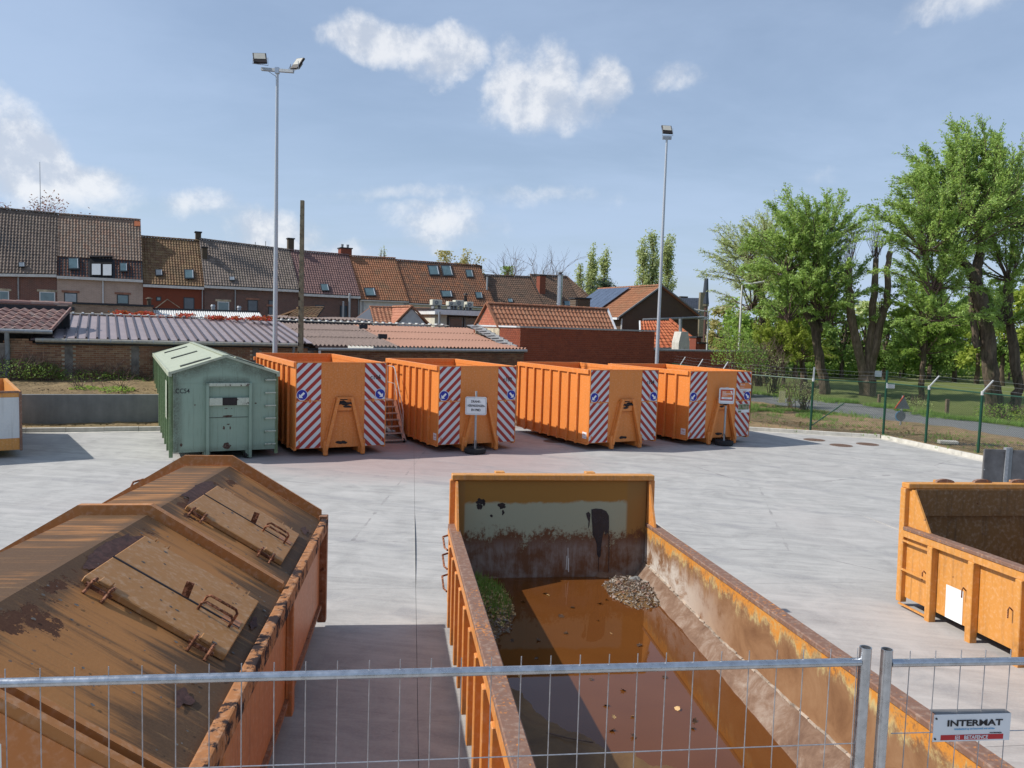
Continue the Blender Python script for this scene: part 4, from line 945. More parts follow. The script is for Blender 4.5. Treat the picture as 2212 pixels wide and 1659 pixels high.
    for (s,yy,ra,rb) in ((-.20,.75,.05,.08),(-.12,1.15,.035,.03),(-.08,2.05,.03,.09),(-.10,4.9,.035,.14)):
        m=MB(); n_=40; m.poly([A(s+ra*math.cos(a)*blobr(a,yy,.5),yy+rb*math.sin(a)*blobr(a,yy,.5),.0092) for a in [2*math.pi*i/n_ for i in range(n_)]]); m.build('peeled_patch',M['peel'],t)
    # scuffs on the near end panel
    for i in range(7):
        m=MB(); cx=R.uniform(.3,1.7); cz=hz+rz-.35-R.uniform(0,.4)-abs(cx-1.2)*.3; n_=12; m.poly([(cx+.04*math.cos(a)*R.uniform(.5,1.3),-.0012,cz+.025*math.sin(a)*R.uniform(.5,1.3)) for a in [2*math.pi*i/n_ for i in range(n_)]]); m.build('rust_patch',M['rustdark'],t)
def blobr(a,seed,rough=.35):
    return 1+rough*1.6*noise.noise((math.cos(a)*1.3+seed,math.sin(a)*1.3,seed*.37))+.14*noise.noise((math.cos(a)*7+seed,math.sin(a)*7,2.))
M['lid2']=rust_paint('roof_frame_paint',(.44,.185,.06),gloss=.2,dirt=(.10,.055,.03),rustc=(.07,.035,.02),spots=.66,streak=.2,rough=.5,dirt_amt=.45)
M['rail_dark']=rust_paint('dark_flange',(.25,.10,.04),dirt=(.05,.03,.02),spots=.55,streak=.5,rough=.6,dirt_amt=.8)
M['endp']=rust_paint('end_panel_paint',(.55,.19,.045),dirt=(.20,.08,.03),spots=.80,streak=.1,rough=.4,dirt_amt=.25)
M['peel']=simple('bare_rust_scale',(.075,.036,.032),.9,0,.3,18,.5)
M['lichen']=simple('grey_lichen',(.135,.125,.115),.9,0,.5,40)
roofed()
# ================================================================ the open low containers
def headin():
    m,g=newmat('headboard_inside'); v=g.co(); x,y,z=g.sep(v)
    n=g.noise(v,2.6,8,.7,.3); n2=g.noise(g.map(v,(7,7,1.1)),2.,7,.7); sp=g.noise(v,30,6,.8); big=g.noise(v,1.1,5,.6)
    top=g.st(g.m('ADD',z,g.m('MULTIPLY',g.m('SUBTRACT',n,.5),.18)),1.40,1.36)      # faded cream patch below the ochre strip
    c=g.mix(top,(.30,.155,.035),(.33,.34,.24))
    side=g.m('MAXIMUM',g.st(x,2.13,2.17),g.st(x,.14,.11)); c=g.mix(side,c,(.27,.15,.045))
    rf=g.m('ADD',g.m('MULTIPLY',n,.45),g.m('ADD',g.m('MULTIPLY',sp,.35),g.m('MULTIPLY',n2,.2)))
    lvl=g.m('DIVIDE',g.m('SUBTRACT',1.22,z),.75)
    f=g.st(g.m('ADD',rf,g.m('MULTIPLY',lvl,.40)),.60,.68); c=g.mix(f,c,(.13,.055,.025))
    c=g.mix(g.m('MULTIPLY',g.st(sp,.62,.70),g.st(z,1.30,1.05)),c,(.075,.035,.02))
    wh=g.m('MULTIPLY',g.m('MULTIPLY',g.st(z,.98,.78),g.st(g.m('ADD',g.m('MULTIPLY',n,.6),g.m('MULTIPLY',n2,.4)),.42,.62)),.75); c=g.mix(wh,c,(.27,.235,.21))
    fin(g,c,.75,0,g.bump(rf,.3,.01),.3); return m
def wallin():
    m,g=newmat('side_wall_inside'); v=g.co(); x,y,z=g.sep(v)
    n=g.noise(g.map(v,(1,.9,1)),2.2,8,.72,.5); n2=g.noise(g.map(v,(1,1.6,.7),rot=(.5,0,0)),3.4,7,.7,.6); sp=g.noise(v,24,6,.8); big=g.noise(g.map(v,(1,.5,1)),.9,5,.6)
    mixn=g.m('ADD',g.m('MULTIPLY',n,.6),g.m('MULTIPLY',sp,.4)); t=g.m('ADD',z,g.m('MULTIPLY',g.m('SUBTRACT',n2,.5),.55))
    c=g.ramp(n,[(.3,(.15,.07,.032)),(.5,(.24,.125,.06)),(.7,(.31,.18,.095))])
    ye=g.m('MULTIPLY',g.st(t,.90,1.00),g.st(mixn,.44,.58)); c=g.mix(ye,c,(.50,.42,.20))
    og=g.m('MULTIPLY',g.st(t,.96,1.04),g.st(sp,.32,.55)); c=g.mix(og,c,(.55,.22,.035))
    whf=g.m('MULTIPLY',g.m('MULTIPLY',g.st(t,.96,.74),g.st(y,3.2,5.4)),g.st(g.m('ADD',n,g.m('MULTIPLY',big,.25)),.50,.66)); c=g.mix(g.m('MULTIPLY',whf,.9),c,(.53,.49,.44))
    lo=g.st(g.m('ADD',z,g.m('MULTIPLY',n,.12)),.50,.40); c=g.mix(g.m('MULTIPLY',lo,.65),c,(.38,.30,.235))
    c=g.mix(g.m('MULTIPLY',g.st(sp,.64,.7),.5),c,(.07,.03,.02))
    fin(g,c,.72,0,g.bump(mixn,.35,.012),.3); return m
def crust():
    m,g=newmat('caked_mortar'); v=g.co(); n=g.noise(v,5,8,.75,.5); n2=g.noise(v,1.3,6,.6); sp=g.noise(v,30,5,.8)
    c=g.ramp(g.m('ADD',g.m('MULTIPLY',n,.6),g.m('MULTIPLY',n2,.4)),[(.34,(.11,.06,.04)),(.48,(.20,.125,.085)),(.62,(.33,.26,.21))]); fin(g,c,.9,0,g.bump(g.m('ADD',n,g.m('MULTIPLY',sp,.3)),.8,.03),.2); return m
def bedmat():
    m,g=newmat('rusty_sediment'); v=g.co(); n=g.noise(v,3.,7,.65,.4); n2=g.noise(v,14,5,.7)
    c=g.ramp(n,[(.35,(.105,.055,.022)),(.6,(.17,.095,.035)),(.75,(.21,.12,.045))]); c=g.mix(g.m('MULTIPLY',n2,.3),c,(.07,.035,.018)); fin(g,c,.6,0,g.bump(n2,.5,.01),.35); return m
def watermat():
    m,g=newmat('rusty_water'); v=g.co(); n=g.noise(v,1.1,5,.6,.5); n2=g.noise(v,3.5,6,.6)
    d=g.n('ShaderNodeBsdfDiffuse'); g.set(d.inputs[0],g.mix(n,(.135,.044,.010),(.21,.078,.019)))
    gl=g.n('ShaderNodeBsdfGlossy'); gl.inputs['Roughness'].default_value=.012; gl.inputs[0].default_value=(.9,.92,1,1)
    tr=g.n('ShaderNodeBsdfTransparent'); tr.inputs[0].default_value=(.62,.36,.16,1)
    b=g.bump(n2,.02,.01); g.set(gl.inputs['Normal'],b)
    fr=g.n('ShaderNodeFresnel'); fr.inputs[0].default_value=1.36; g.set(fr.inputs['Normal'],b)
    m1=g.n('ShaderNodeMixShader'); m1.inputs[0].default_value=.30; g.L.new(d.outputs[0],m1.inputs[1]); g.L.new(tr.outputs[0],m1.inputs[2])
    m2=g.n('ShaderNodeMixShader'); g.set(m2.inputs[0],g.m('MINIMUM',g.m('MULTIPLY',fr.outputs[0],1.2),1.)); g.L.new(m1.outputs[0],m2.inputs[1]); g.L.new(gl.outputs[0],m2.inputs[2]); g.L.new(m2.outputs[0],g.out.inputs[0]); return m
M['headin']=headin(); M['wallin']=wallin(); M['crust']=crust(); M['bed']=bedmat(); M['water']=watermat()
M['limeline']=simple('pale_lime_crust',(.42,.34,.27),.9,0,.35,9,.4); M['tar']=simple('black_tar_splash',(.016,.017,.026),.25,0,.2,9); M['gravelm']=piece('rubble_bits',[(.30,.25,.20),(.20,.16,.12),(.40,.37,.33),(.24,.11,.08),(.13,.11,.09)],rough=.9)
M['o_out']=rust_paint('low_bin_orange',(.64,.25,.055),dirt=(.17,.075,.03),rustc=(.12,.05,.025),spots=.665,streak=.28,spot_sc=16,rough=.5,dirt_amt=.3)
def open_bin(t,W,L,hr,hh,b=.22,inn='wallin',hin='headin',out='o_out',ladder_near=True,ribs=10,rung=True):
    Q=M[out]; I=M[inn]
    # side walls: outer skin and inner skin butt on each other
    for s in (0,1):
        xo=0 if s==0 else W; d=1 if s==0 else -1
        MB().box(xo,0,b,xo+d*.022,L-.06,hr-.05).build('side_panel',Q,t)
        MB().box(xo+d*.023,0,b+.05,xo+d*.045,L-.06,hr-.05).build('inner_lining',I,t)
        # rim: rusty box rail with a flat top
        xr0,xr1=(xo-.075,xo+.05) if s==0 else (xo-.05,xo+.075)
        MB().box(xr0,0,hr-.048,xr1,L-.062,hr).build('top_rail',M['rim'],t,bevel=.008)
        MB().box(xr0+(.0 if s==0 else .06),0,hr-.13,xr0+(.065 if s==0 else .125),L-.062,hr-.05).build('rail_web',Q,t)
        for i in range(ribs):
            y=L-.62-i*(L-.3)/ribs
            xx=xo-.095 if s==0 else xo+.001
            MB().hexa([(xx,y-.045,b-.15),(xx+.094,y-.045,b-.15),(xx+.094,y+.045,b-.15),(xx,y+.045,b-.15),(xx,y-.045,hr-.132),(xx+.094,y-.045,hr-.132),(xx+.094,y+.045,hr-.132),(xx,y+.045,hr-.132)]).build('rib',Q,t,bevel=.006)
            if i<ribs-1:
                yh=y+.16; xh=xo-.001 if s==0 else xo+.001; e=-1 if s==0 else 1
                MB().path([(xh,yh,b+.42),(xh+e*.04,yh,b+.46),(xh+e*.055,yh,b+.43),(xh+e*.055,yh,b+.34)],.008,6).build('rope_hook',M['rod'],t,smooth=True)
    MB().box(.022,0,b,W-.022,L-.06,b+.045).build('floor_plate',M['bed'],t)
    # headboard with its frame
    MB().box(.046,L-.05,b,W-.046,L-.012,hh-.07).build('headboard',M[hin],t)
    MB().box(-.04,L-.011,b-.02,W+.04,L+.02,hh-.07).build('headboard_back',Q,t)
    MB().box(-.04,L-.10,hh-.069,W+.04,L+.05,hh).build('head_rail',M['ochre'],t,bevel=.008)
    for s in (0,1):
        x0=-.06 if s==0 else W-.03
        MB().box(x0,L-.059,b-.07,x0+.09,L+.04,hh-.071).build('corner_post',Q,t,bevel=.006)
        x=.0225 if s==0 else W-.0455
        y0=L-.06
        xx=0.005 if s==0 else W-.03
        MB().prism([(xx,y0-.001,hr+.001),(xx,y0-.42 if s==0 else y0-.30,hr+.001),(xx,y0-.10 if s==0 else y0-.03,hh-.08),(xx,y0-.001,hh-.08)],(.025,0,0)).build('gusset',Q,t)
    for xx in (.56,1.70): MB().box(xx-.06,L+.051,hh-.10,xx+.06,L+.17,hh+.012).build('lifting_lug',M['ochre'],t,bevel=.006)
    for x in (.75,W-.75): MB().box(x-.06,0,.02,x+.06,L,b-.002).build('skid',Q,t)
def centre():
    az=-8.15; tl=2.0; W=2.44; L=6.1; t=empty('open_rusty_container',(0,0,0),az,tl,'low open container half full of rusty rainwater, stained cream headboard with black splash','waste container')
    hr,hh=1.13,1.73
    place(t,(0,L-.06,hr),atY(981,1131,9.14))
    open_bin(t,W,L,hr,hh,ribs=11)
    bpy.context.view_layer.update(); mw=Matrix.Translation(t.location)@t.matrix_world.to_3x3().to_4x4()
    # tar splash and burn marks on the headboard
    def hp(u,v): n=mw.to_3x3()@Vector((0,1,0)); return mw.inverted()@onpl(u,v,mw@Vector((0,L-.052,0)),n)
    zz8=lambda x,y:((1700+x/2.212)/1.8228,(1800+y/2.212)/1.8228)
    spl1=[(1390,455),(1430,447),(1480,452),(1520,470),(1543,510),(1545,600),(1540,680),(1528,655),(1515,685),(1505,640),(1492,665),(1478,760),(1470,860),(1455,880),(1440,850),(1437,760),(1420,705),(1402,680),(1398,600),(1392,530)]
    m=MB(); P=[hp(*zz8(a,b)) for a,b in spl1]; m.prism([(p.x,L-.0525,p.z) for p in P],(0,-.002,0)); m.build('tar_splash',M['tar'],t)
    for pts in ([(1345,490),(1365,475),(1383,495),(1380,530),(1372,600),(1362,625),(1366,560),(1350,520)],[(1541,680),(1547,680),(1546,830),(1542,1000),(1539,1000),(1541,830)],[(1450,880),(1456,880),(1452,1000),(1449,1000)]):
        P=[hp(*zz8(a,b)) for a,b in pts]; MB().prism([(p.x,L-.0525,p.z) for p in P],(0,-.0015,0)).build('tar_splash',M['tar'],t)
    r=random.Random(2)
    for (cx,cy,ra,rb) in ((425,385,42,30),(415,430,26,30),(455,400,14,30),(612,425,38,34),(622,480,12,28),(520,512,14,14)):
        m=MB(); n_=18; pts=[]
        for i in range(n_):
            a=2*math.pi*i/n_; p=hp(*zz8(cx+ra*math.cos(a)*r.uniform(.6,1.15),cy+rb*math.sin(a)*r.uniform(.6,1.15))); pts.append((p.x,L-.0515-.0004*(cx%3),p.z))
        m.poly(pts); m.build('burn_mark',M['black'],t)
    for (x0,y0,x1,y1) in ((1187,790,1187,985),(1177,860,1170,980),(1192,880,1192,1000)):
        a=hp(*zz8(x0,y0)); b=hp(*zz8(x1,y1)); MB().bar((a.x,L-.0525,a.z),(b.x,L-.0525,b.z),.008,.003,(0,1,0)).build('lime_streak',M['plaster'],t)
    # caked mortar fillet along the right wall and the foot of the headboard
    m=MB(); n_=60
    for i in range(n_+1):
        y=(L-.06)*i/n_; wv=1+.10*noise.noise((y*2.2,1,0)); far_=max(0,(y-3.6)/2.4); w0=.27*wv+(.10*noise.noise((y*5,0,3)) if far_>0 else 0)*far_
        x=W-.046
        for (dx,z) in ((0,.53+.015*noise.noise((y*4,2,1))+.10*far_),(-.012,.515+.10*far_),(-w0*.52,.40+.015*noise.noise((y*7,3,1))+.04*far_),(-w0*.9,.275),(-w0*.9-.02,.24)): m.v.append((x+dx,y,z))
    for i in range(n_):
        for j in range(4): k0=i*5+j; m.f.append((k0,k0+5,k0+6,k0+1))
    m.build('mortar_fillet',M['crust'],t,smooth=True,fix=False)
    m=MB(); r=random.Random(6)
    for i in range(46):
        y=.2+i*.125; z=.535+.10*max(0,(y-3.6)/2.4); m.bar((W-.052,y,z+r.uniform(-.008,.008)),(W-.052,y+.12,z+r.uniform(-.008,.008)),.016,.014)
    m.build('lime_line',M['limeline'],t)['kind']='stuff'
    m=MB(); n_=50
    for i in range(n_+1):
        x=.046+(W-.092)*i/n_; h=.10+.07*noise.noise((x*2.3,5,0))+.03*noise.noise((x*9,5,0)); gap=.0 if abs(x-1.25)>.5 else -.05
        for (dy,z) in ((0,.37+h+gap),(-.03,.34+h+gap),(-.16-h*.6,.33+gap),(-.20-h*.7,.24)): m.v.append((x,L-.051+dy,z))
    for i in range(n_):
        for j in range(3): k0=i*4+j; m.f.append((k0,k0+4,k0+5,k0+1))
    m.build('mortar_ledge',M['crust'],t,smooth=True,fix=False)
    # ladder rungs bent on the outside of the far left corner
    for (z0,z1) in ((.98,.93),(.76,.71),(.5,.45)):
        MB().path([(-.06,L-.02,z0),(-.13,L-.06,z0-.01),(-.13,L-.42,z1),(-.10,L-.50,z1-.01)],.012,6).build('ladder_rung',M['rod'],t,smooth=True)
    # sediment surface: high and dry in the near left corner
    inv=mw.inverted(); zw=.600
    def bedz(x,y):
        d=(y-(3.35-1.2*x+.16*math.sin(x*5+.5)-.25*noise.noise((x*1.6,y*1.6,7)))) # distance beyond the shore line
        h=-.17*max(-1,min(1,d/1.1)) if d>0 else .05*min(1,-d/.5)+.035*min(1,-d/1.5)
        # far left mound of weeds, far right mound of rubble
        m1=max(0,1-((x-.12)/.62)**2-((y-(L-.95))/1.25)**2); h+=.36*m1**.8
        m2=max(0,1-((x-(W-.36))/.50)**2-((y-(L-.62))/.85)**2); h+=.25*m2**.8
        return h+.018*noise.noise((x*5,y*5,2))+.008*noise.noise((x*18,y*18,2))
    m=MB(); nx,ny=50,110
    for i in range(nx+1):
        for j in range(ny+1):
            x=.05+(W-.10)*i/nx; y=.0+(L-.07)*j/ny; wp=mw@Vector((x,y,0)); 
            lz=(Vector((wp.x,wp.y,zw+bedz(x,y)))); m.v.append(tuple(inv@lz))
    for i in range(nx):
        for j in range(ny): k0=i*(ny+1)+j; m.f.append((k0,k0+ny+1,k0+ny+2,k0+1))
    tag(m.build('sediment',M['bed'],t,smooth=True,fix=False),None,None,None,'stuff')
    m=MB(); cs=[mw@Vector(p) for p in ((.046,0,0),(W-.046,0,0),(W-.046,L-.051,0),(.046,L-.051,0))]; m.poly([(c.x,c.y,zw) for c in cs])
    tag(m.build('standing_water',M['water'],fix=False),'rusty brown rainwater standing in the open container',None,None,'stuff')
    def wpt(x,y,dz=0): p=mw@Vector((x,y,0)); return Vector((p.x,p.y,zw+bedz(x,y)+dz))
    # rubble
    m=MB(); r=random.Random(11)
    for i in range(3600):
        if r.random()<.66: x=r.gauss(W-.40,.20); y=r.gauss(L-.66,.34)
        else: x=r.gauss(.45,.22); y=r.gauss(L-1.75,.22)
        if not(.07<x<W-.07 and .3<y<L-.1) or bedz(x,y)<-.01: continue
        p=wpt(x,y,.003); s=r.uniform(.006,.022)*(2. if r.random()<.05 else 1); b=[Vector((r.uniform(-1,1),r.uniform(-1,1),r.uniform(-.4,1)))*s for _ in range(4)]
        i0=len(m.v); m.v+=[tuple(p+k_) for k_ in b]; m.f+=[(i0,i0+1,i0+2),(i0,i0+2,i0+3),(i0,i0+3,i0+1),(i0+1,i0+3,i0+2)]
    tag(m.build('rubble',M['gravelm'],t,fix=False),None,None,None,'stuff').matrix_parent_inverse=mw.inverted()
    for (x,y,s) in ((W-.30,L-.42,.055),(W-.50,L-.50,.045),(W-.22,L-.30,.05),(.95,L-.22,.06),(1.50,L-.2,.048)):
        p=wpt(x,y,.01); m=MB(); rr=random.Random(int(x*100)); i0=0
        import bmesh; bm=bmesh.new(); bmesh.ops.create_icosphere(bm,subdivisions=2,radius=s)
        for vv in bm.verts: vv.co*=1+.35*noise.noise(vv.co*30+Vector((x*9,y,0))); vv.co.z*=.7
        me=bpy.data.meshes.new('mortar_lump'); bm.to_mesh(me); bm.free(); me.materials.append(M['retain'] if s>.047 else M['crust']); o=inst(me,'mortar_lump',p); tag(o,'pale mortar lump '+{0.055:'on the rubble heap against the right wall',.045:'lowest on the rubble heap at the water',.05:'topmost on the rubble heap by the corner',.06:'below the headboard at the left, beside the weeds',.048:'lone under the middle of the headboard'}[s],'rubble','mortar lumps in the open container')
    # weeds and dead leaves on the far left mound
    m=MB(); 
    for i in range(1500):
        x=abs(r.gauss(.28,.24))+.05; y=r.gauss(L-.95,.42)
        if not(.06<x<1.0 and y<L-.1) or bedz(x,y)<.02: continue
        p=wpt(x,y); a=r.uniform(0,6.3); h=r.uniform(.03,.13); dx=Vector((math.cos(a),math.sin(a),0)); k_=Vector((r.uniform(-.05,.05),r.uniform(-.05,.05),h)); w2=.004
        m.poly([p-dx*w2,p+dx*w2,p+k_*.6+dx*w2*.7,p+k_]); 
    o=tag(m.build('weeds',LF['grass'],fix=False),'green weeds growing on silt inside the open container',None,None,'stuff')
    m=MB()
    for i in range(420):
        x=abs(r.gauss(.34,.24))+.05; y=r.gauss(L-1.25,.38)
        if not(.06<x<1.0 and y<L-.1) or bedz(x,y)<.0: continue
        star(m,wpt(x,y,.012),r.uniform(.012,.032),r)
    tag(m.build('leaf_litter',LF['dead'],fix=False),'dead leaves and moss heaped in the corner of the open container',None,None,'stuff')
    # single maple leaves afloat
    for i in range(46):
        x=r.uniform(.35,W-.45); y=r.uniform(.9,L-.5)
        if bedz(x,y)>-.03: continue
        p=wpt(x,y); m=MB(); star(m,Vector((0,0,.0)),r.uniform(.022,.042),r,.6)
        o=m.build('maple_leaf',LF['dead'] if r.random()<.3 else M['wetleaf'],fix=False); o.location=(p.x,p.y,zw+.006)
        tag(o,'curled dead maple leaf afloat on the rusty water of the open container','leaf','leaves afloat in the open container')
    tw=[(.60,2.05),(.72,1.98),(.80,2.02)]; MB().path([wpt(a,b,.02) for a,b in ((.45,2.30),(.60,2.22),(.78,2.20))],.006,5).build('twig',M['twig']).update_tag(); bpy.data.objects['twig']['label']='thin bare twig lying at the shore of the rusty puddle'; bpy.data.objects['twig']['category']='twig'
M['wetleaf']=simple('sodden_leaf',(.065,.035,.018),.4,0,.4,20)
def star(m,p,s,r,curl=.5):
    a0=r.uniform(0,6.3); tilt=Vector((r.uniform(-curl,curl),r.uniform(-curl,curl),1)).normalized(); X=tilt.orthogonal().normalized(); Y=tilt.cross(X); pts=[]
    for k_ in range(12):
        rr=s*(1 if k_%2==0 else .62)*r.uniform(.55,1.15); a=a0+k_*math.pi/6; pts.append(p+X*(rr*math.cos(a))+Y*(rr*math.sin(a))+tilt*(curl*.25*s*(1 if k_%2==0 else 0)))
    m.poly(pts)
centre()
def right_bin():
    az=-8.0; t=empty('open_ochre_container',(0,0,0),az,2.0,'low open ochre container with a white painted patch, cut by the photo\'s right edge','waste container')
    hr,hh,W,L=1.16,1.73,2.44,5.9
    p=atY(1950,1042,10.05); place(t,(-.06,L,hh),p)
    open_bin(t,W,L,hr,hh,b=.22,inn='ochre_in',hin='ochre_in',out='ochre',ribs=8)
    MB().box(.05,L-.13,hh-.42,W-.05,L-.052,hh-.075).build('head_stiffener',M['ochre_in'],t)
    MB().box(-.0045,L-1.12,.22,-.001,L-.83,.62).build('white_patch',M['white'],t)
    for z in (.98,.60,.14): MB().bar((-.075,L-.05,z),(-.075,L-.58,z-.0),.022,.022).build('ladder_rung',M['ochre'],t)
    r=random.Random(3)
    for i in range(3):
        m=MB(); y=L+.0; x=.55+i*.55; n_=8
        m.prism([(x+.13*math.cos(a),L-.02,hh+.002+max(0,.045*math.sin(a))) for a in [math.pi*k_/n_ for k_ in range(n_+1)]],(0,.05,0)); m.build('dirt_clod',M['rim'],t)
right_bin()
# grey board on a post beyond the right container
def board():
    a=gp(2126,1075); Y=13.2; A=atY(2126,970,Y); B=atY(2122,1080,Y)
    t=empty('board_on_post',(A.x,Y,0),0,0,'back of a weathered grey metal board on a galvanised post, behind the right container','sign')
    z1=A.z; MB().box(0,0,.25,.36,.02,z1).build('board_half',M['hazel'],t,bevel=.004); MB().box(.50,0,.25,1.3,.02,z1-.015).build('board_half',M['hazel'],t,bevel=.004)
    for (x0,x1) in ((0,.36),(.50,1.3)):
        MB().box(x0,-.02,z1-.04,x1,-.001,z1).build('edge_fold',M['hazel'],t)
    MB().box(0,-.02,.25,.02,-.001,z1-.04).build('edge_fold',M['hazel'],t)
    MB().box(.365,-.03,-.05,.42,.05,z1+.035).build('post',M['galv_dull'],t); MB().box(.421,-.02,-.05,.485,.05,z1+.034).build('post_flange',M['pvc'],t)
    for z in (z1-.35,z1-.62): MB().tube((.015,-.022,z),(.015,-.03,z),.012).build('rivet',M['galv'],t)
board()
# ================================================================ temporary mesh fence in front
def fence_panel(x0,y0,az,n0,n1,s,zt,label,post_at_end,post_at_start,hw,zbot=.5):
    d=azv(az); t=empty('mesh_fence_panel',(x0,y0,0),az-90,0,label,'fence panel','temporary mesh fence panels')
    # local x runs along the fence
    W=M['wire']; xa=n0*s; xb=n1*s
    for i in range(n0,n1+1):
        x=i*s+R.uniform(-.0015,.0015); MB().path([(x,0.012,zbot),(x+R.uniform(-.004,.004),.012,(zbot+zt)/2),(x,.012,zt+.040)],.0019,6).build('upright_wire',W,t,smooth=True)
    xs0=xa-(.05 if post_at_start is not None else 0); xe=xb+.05
    for z in hw: MB().path([(xs0,.018,z[0]),((xs0+xe)/2,.018,(z[0]+z[1])/2-.004),(xe,.018,z[1])],.0019,6).build('cross_wire',W,t,smooth=True)
    return t
import numpy as np
_xs=[7.1,82.9,157.3,231.2,304.7,377.6,449.8,520.4,590.5,660,728.9,796,864.2,931,997,1062.6,1127,1190.6,1254.8,1317.3,1379,1440.9,1501.3,1562.2,1622.8,1681.7,1739.5,1795.7]
_t=[]
for _i,_x in enumerate(_xs):
    _d=ray(_x,1466-_x*.0195); _t.append(_d.x/_d.y)
_t=np.array(_t); _n=np.arange(len(_xs)); _b,_a,_c=np.linalg.lstsq(np.c_[np.ones_like(_t),_n,-_t*_n],_t,rcond=None)[0]
_d0=.1/np.hypot(_a,_c); P0=Vector((_d0*_b,_d0)); A1=math.degrees(math.atan2(_a,_c)); print('fence',P0,A1)
zr=plane_z=vpl(1106,1447,P0,A1).z
f1=fence_panel(P0.x,P0.y,A1,-8,28,.1,zr,'galvanised mesh fence panel across the foreground, its tube post right of the rusty puddle',True,None,[(2.225,2.205),(1.98,1.98),(1.73,1.73),(1.48,1.48),(1.2,1.2)])
def tubepost(t,x,ztop,zb=.45,r=.0205):
    m=MB(); n=24; m.tube((x,0,zb),(x,0,ztop),r,n=n,caps=False)
    i=len(m.v)
    m.tube((x,0,zb),(x,0,ztop),r-.003,n=n,caps=False)
    for k_ in range(n):
        a=2*math.pi*k_/n; b=2*math.pi*(k_+1)/n
        m.poly([(x+r*math.cos(a),r*math.sin(a),ztop),(x+r*math.cos(b),r*math.sin(b),ztop),(x+(r-.003)*math.cos(b),(r-.003)*math.sin(b),ztop),(x+(r-.003)*math.cos(a),(r-.003)*math.sin(a),ztop)])
    m.build('post',M['galv'],t,smooth=True,fix=False)
_p=vpl(1868,1430,P0,A1); L1=(Vector((_p.x,_p.y,0))-Vector((P0.x,P0.y,0))).dot(azv(A1)); _q=vpl(1848,1430,P0,A1); zrE=_q.z; print('L1',L1,zr,zrE)
MB().tube((-.85,0,zr+.004),(L1-.018,0,zrE),.0145,n=20).build('top_rail',M['galv'],f1,smooth=True); tubepost(f1,L1,vpl(1868,1398,P0,A1).z); tubepost(f1,-.87,zr+.065)
_s2=atY(1914.5,1430,P0.y+math.cos(rad(A1))*L1+.10); s2x,s2y=_s2.x,_s2.y; print('s2',s2x,s2y)
f2=fence_panel(s2x,s2y,84,1,33,.1,zfor(s2x,s2y,1432.5),'galvanised mesh fence panel at the right carrying the INTERMAT sign',False,True,[(2.19,2.19),(1.94,1.94),(1.69,1.69),(1.44,1.44)])
zr2=zfor(s2x,s2y,1432.5); 
MB().tube((.018,0,zr2),(3.38,0,zr2),.0145,n=20).build('top_rail',M['galv'],f2,smooth=True); tubepost(f2,0,zfor(s2x,s2y,1402)); tubepost(f2,3.4,zfor(s2x,s2y,1402))
for f in (f1,f2): tag(f,None,'fence panel','temporary mesh fence panels')
# sign board on the second panel
def banner():
    d=azv(84); a=vpl(2014,1541,(s2x,s2y),84); b=vpl(2178.8,1544,(s2x,s2y),84); c=vpl(2013,1599,(s2x,s2y),84)
    w_=math.hypot(b.x-a.x,b.y-a.y); h=a.z-c.z
    t=empty('fence_sign',(a.x,a.y,0),-6,0,'small white INTERMAT and BETAFENCE sign wired to the mesh fence','sign')
    z0,z1=c.z,a.z; y=-.012
    MB().box(0,y,z0,w_,y+.002,z1).build('board',M['whiteprint'],t)
    MB().hexa([(.01,y+.003,z1-.004),(w_,y+.003,z1-.004),(w_,.022,z1-.004),(.01,.03,z1-.004),(.01,y+.003,z1),(w_,y+.003,z1),(w_,.022,z1),(.01,.03,z1)]).build('folded_edge',M['hazel'],t)
    tx=lambda n,s,sz,m_,x,z,sx,al='LEFT',bo=0: text(n,s,sz,m_,t,Matrix.Translation((x,y-.0015,z))@FRONT,sx,al,bo)
    tx('sign_text','INTERMAT',h*.315,M['blackprint'],w_*.53,z1-h*.33,1.42,'CENTER',.022)
    tx('sign_text','totaalaanbod op uw bouwwerf, met service',h*.088,M['blueprint'],w_*.53,z1-h*.54,1.0,'CENTER',.01)
    tx('sign_text','www.intermat.be',h*.07,M['blackprint'],w_*.81,z1-h*.70,.95,'CENTER',.0)
    MB().box(w_*.10,y-.0009,z0+h*.055,w_*.915,y-.0003,z0+h*.245).build('red_band',M['redprint'],t)
    text('sign_text','BETAFENCE',h*.19,M['whiteprint'],t,Matrix.Translation((w_*.555,y-.0025,z0+h*.148))@FRONT,.92,'CENTER',.012)
    m=MB(); u=h*.085; x0=w_*.315; zc_=z0+h*.148
    m.box(x0-u,y-.0019,zc_-u*.85,x0-u*.7,y-.0011,zc_+u*.85).box(x0+u*.7,y-.0019,zc_-u*.85,x0+u,y-.0011,zc_+u*.85).box(x0-u*.45,y-.0019,zc_+u*.55,x0+u*.45,y-.0011,zc_+u*.85).box(x0-u*.45,y-.0019,zc_-u*.15,x0+u*.45,y-.0011,zc_+u*.15).box(x0-u*.45,y-.0019,zc_-u*.85,x0+u*.45,y-.0011,zc_-u*.55).box(x0-u*.45,y-.0019,zc_-u*.54,x0-u*.2,y-.0011,zc_-u*.16)
    m.build('emblem',M['whiteprint'],t)
    for z in (z0+.012,z1-.014): MB().tube((.008,y-.004,z),(.008,y,z),.0035).build('rivet',M['black'],t)
banner()
def sheet():
    a=vpl(7,1602,P0,A1); t=empty('white_plate',(a.x,a.y,0),A1-90,0,'white plate hanging on the mesh fence at the bottom left edge of the photo','sign')
    MB().box(-.32,-.014,a.z-.35,0,-.011,a.z).build('plate',M['whiteprint'],t,bevel=.001)
    MB().tube((-.05,-.012,a.z-.005),(-.05,.02,a.z-.005),.003).build('clip',M['galv'],t)
sheet()
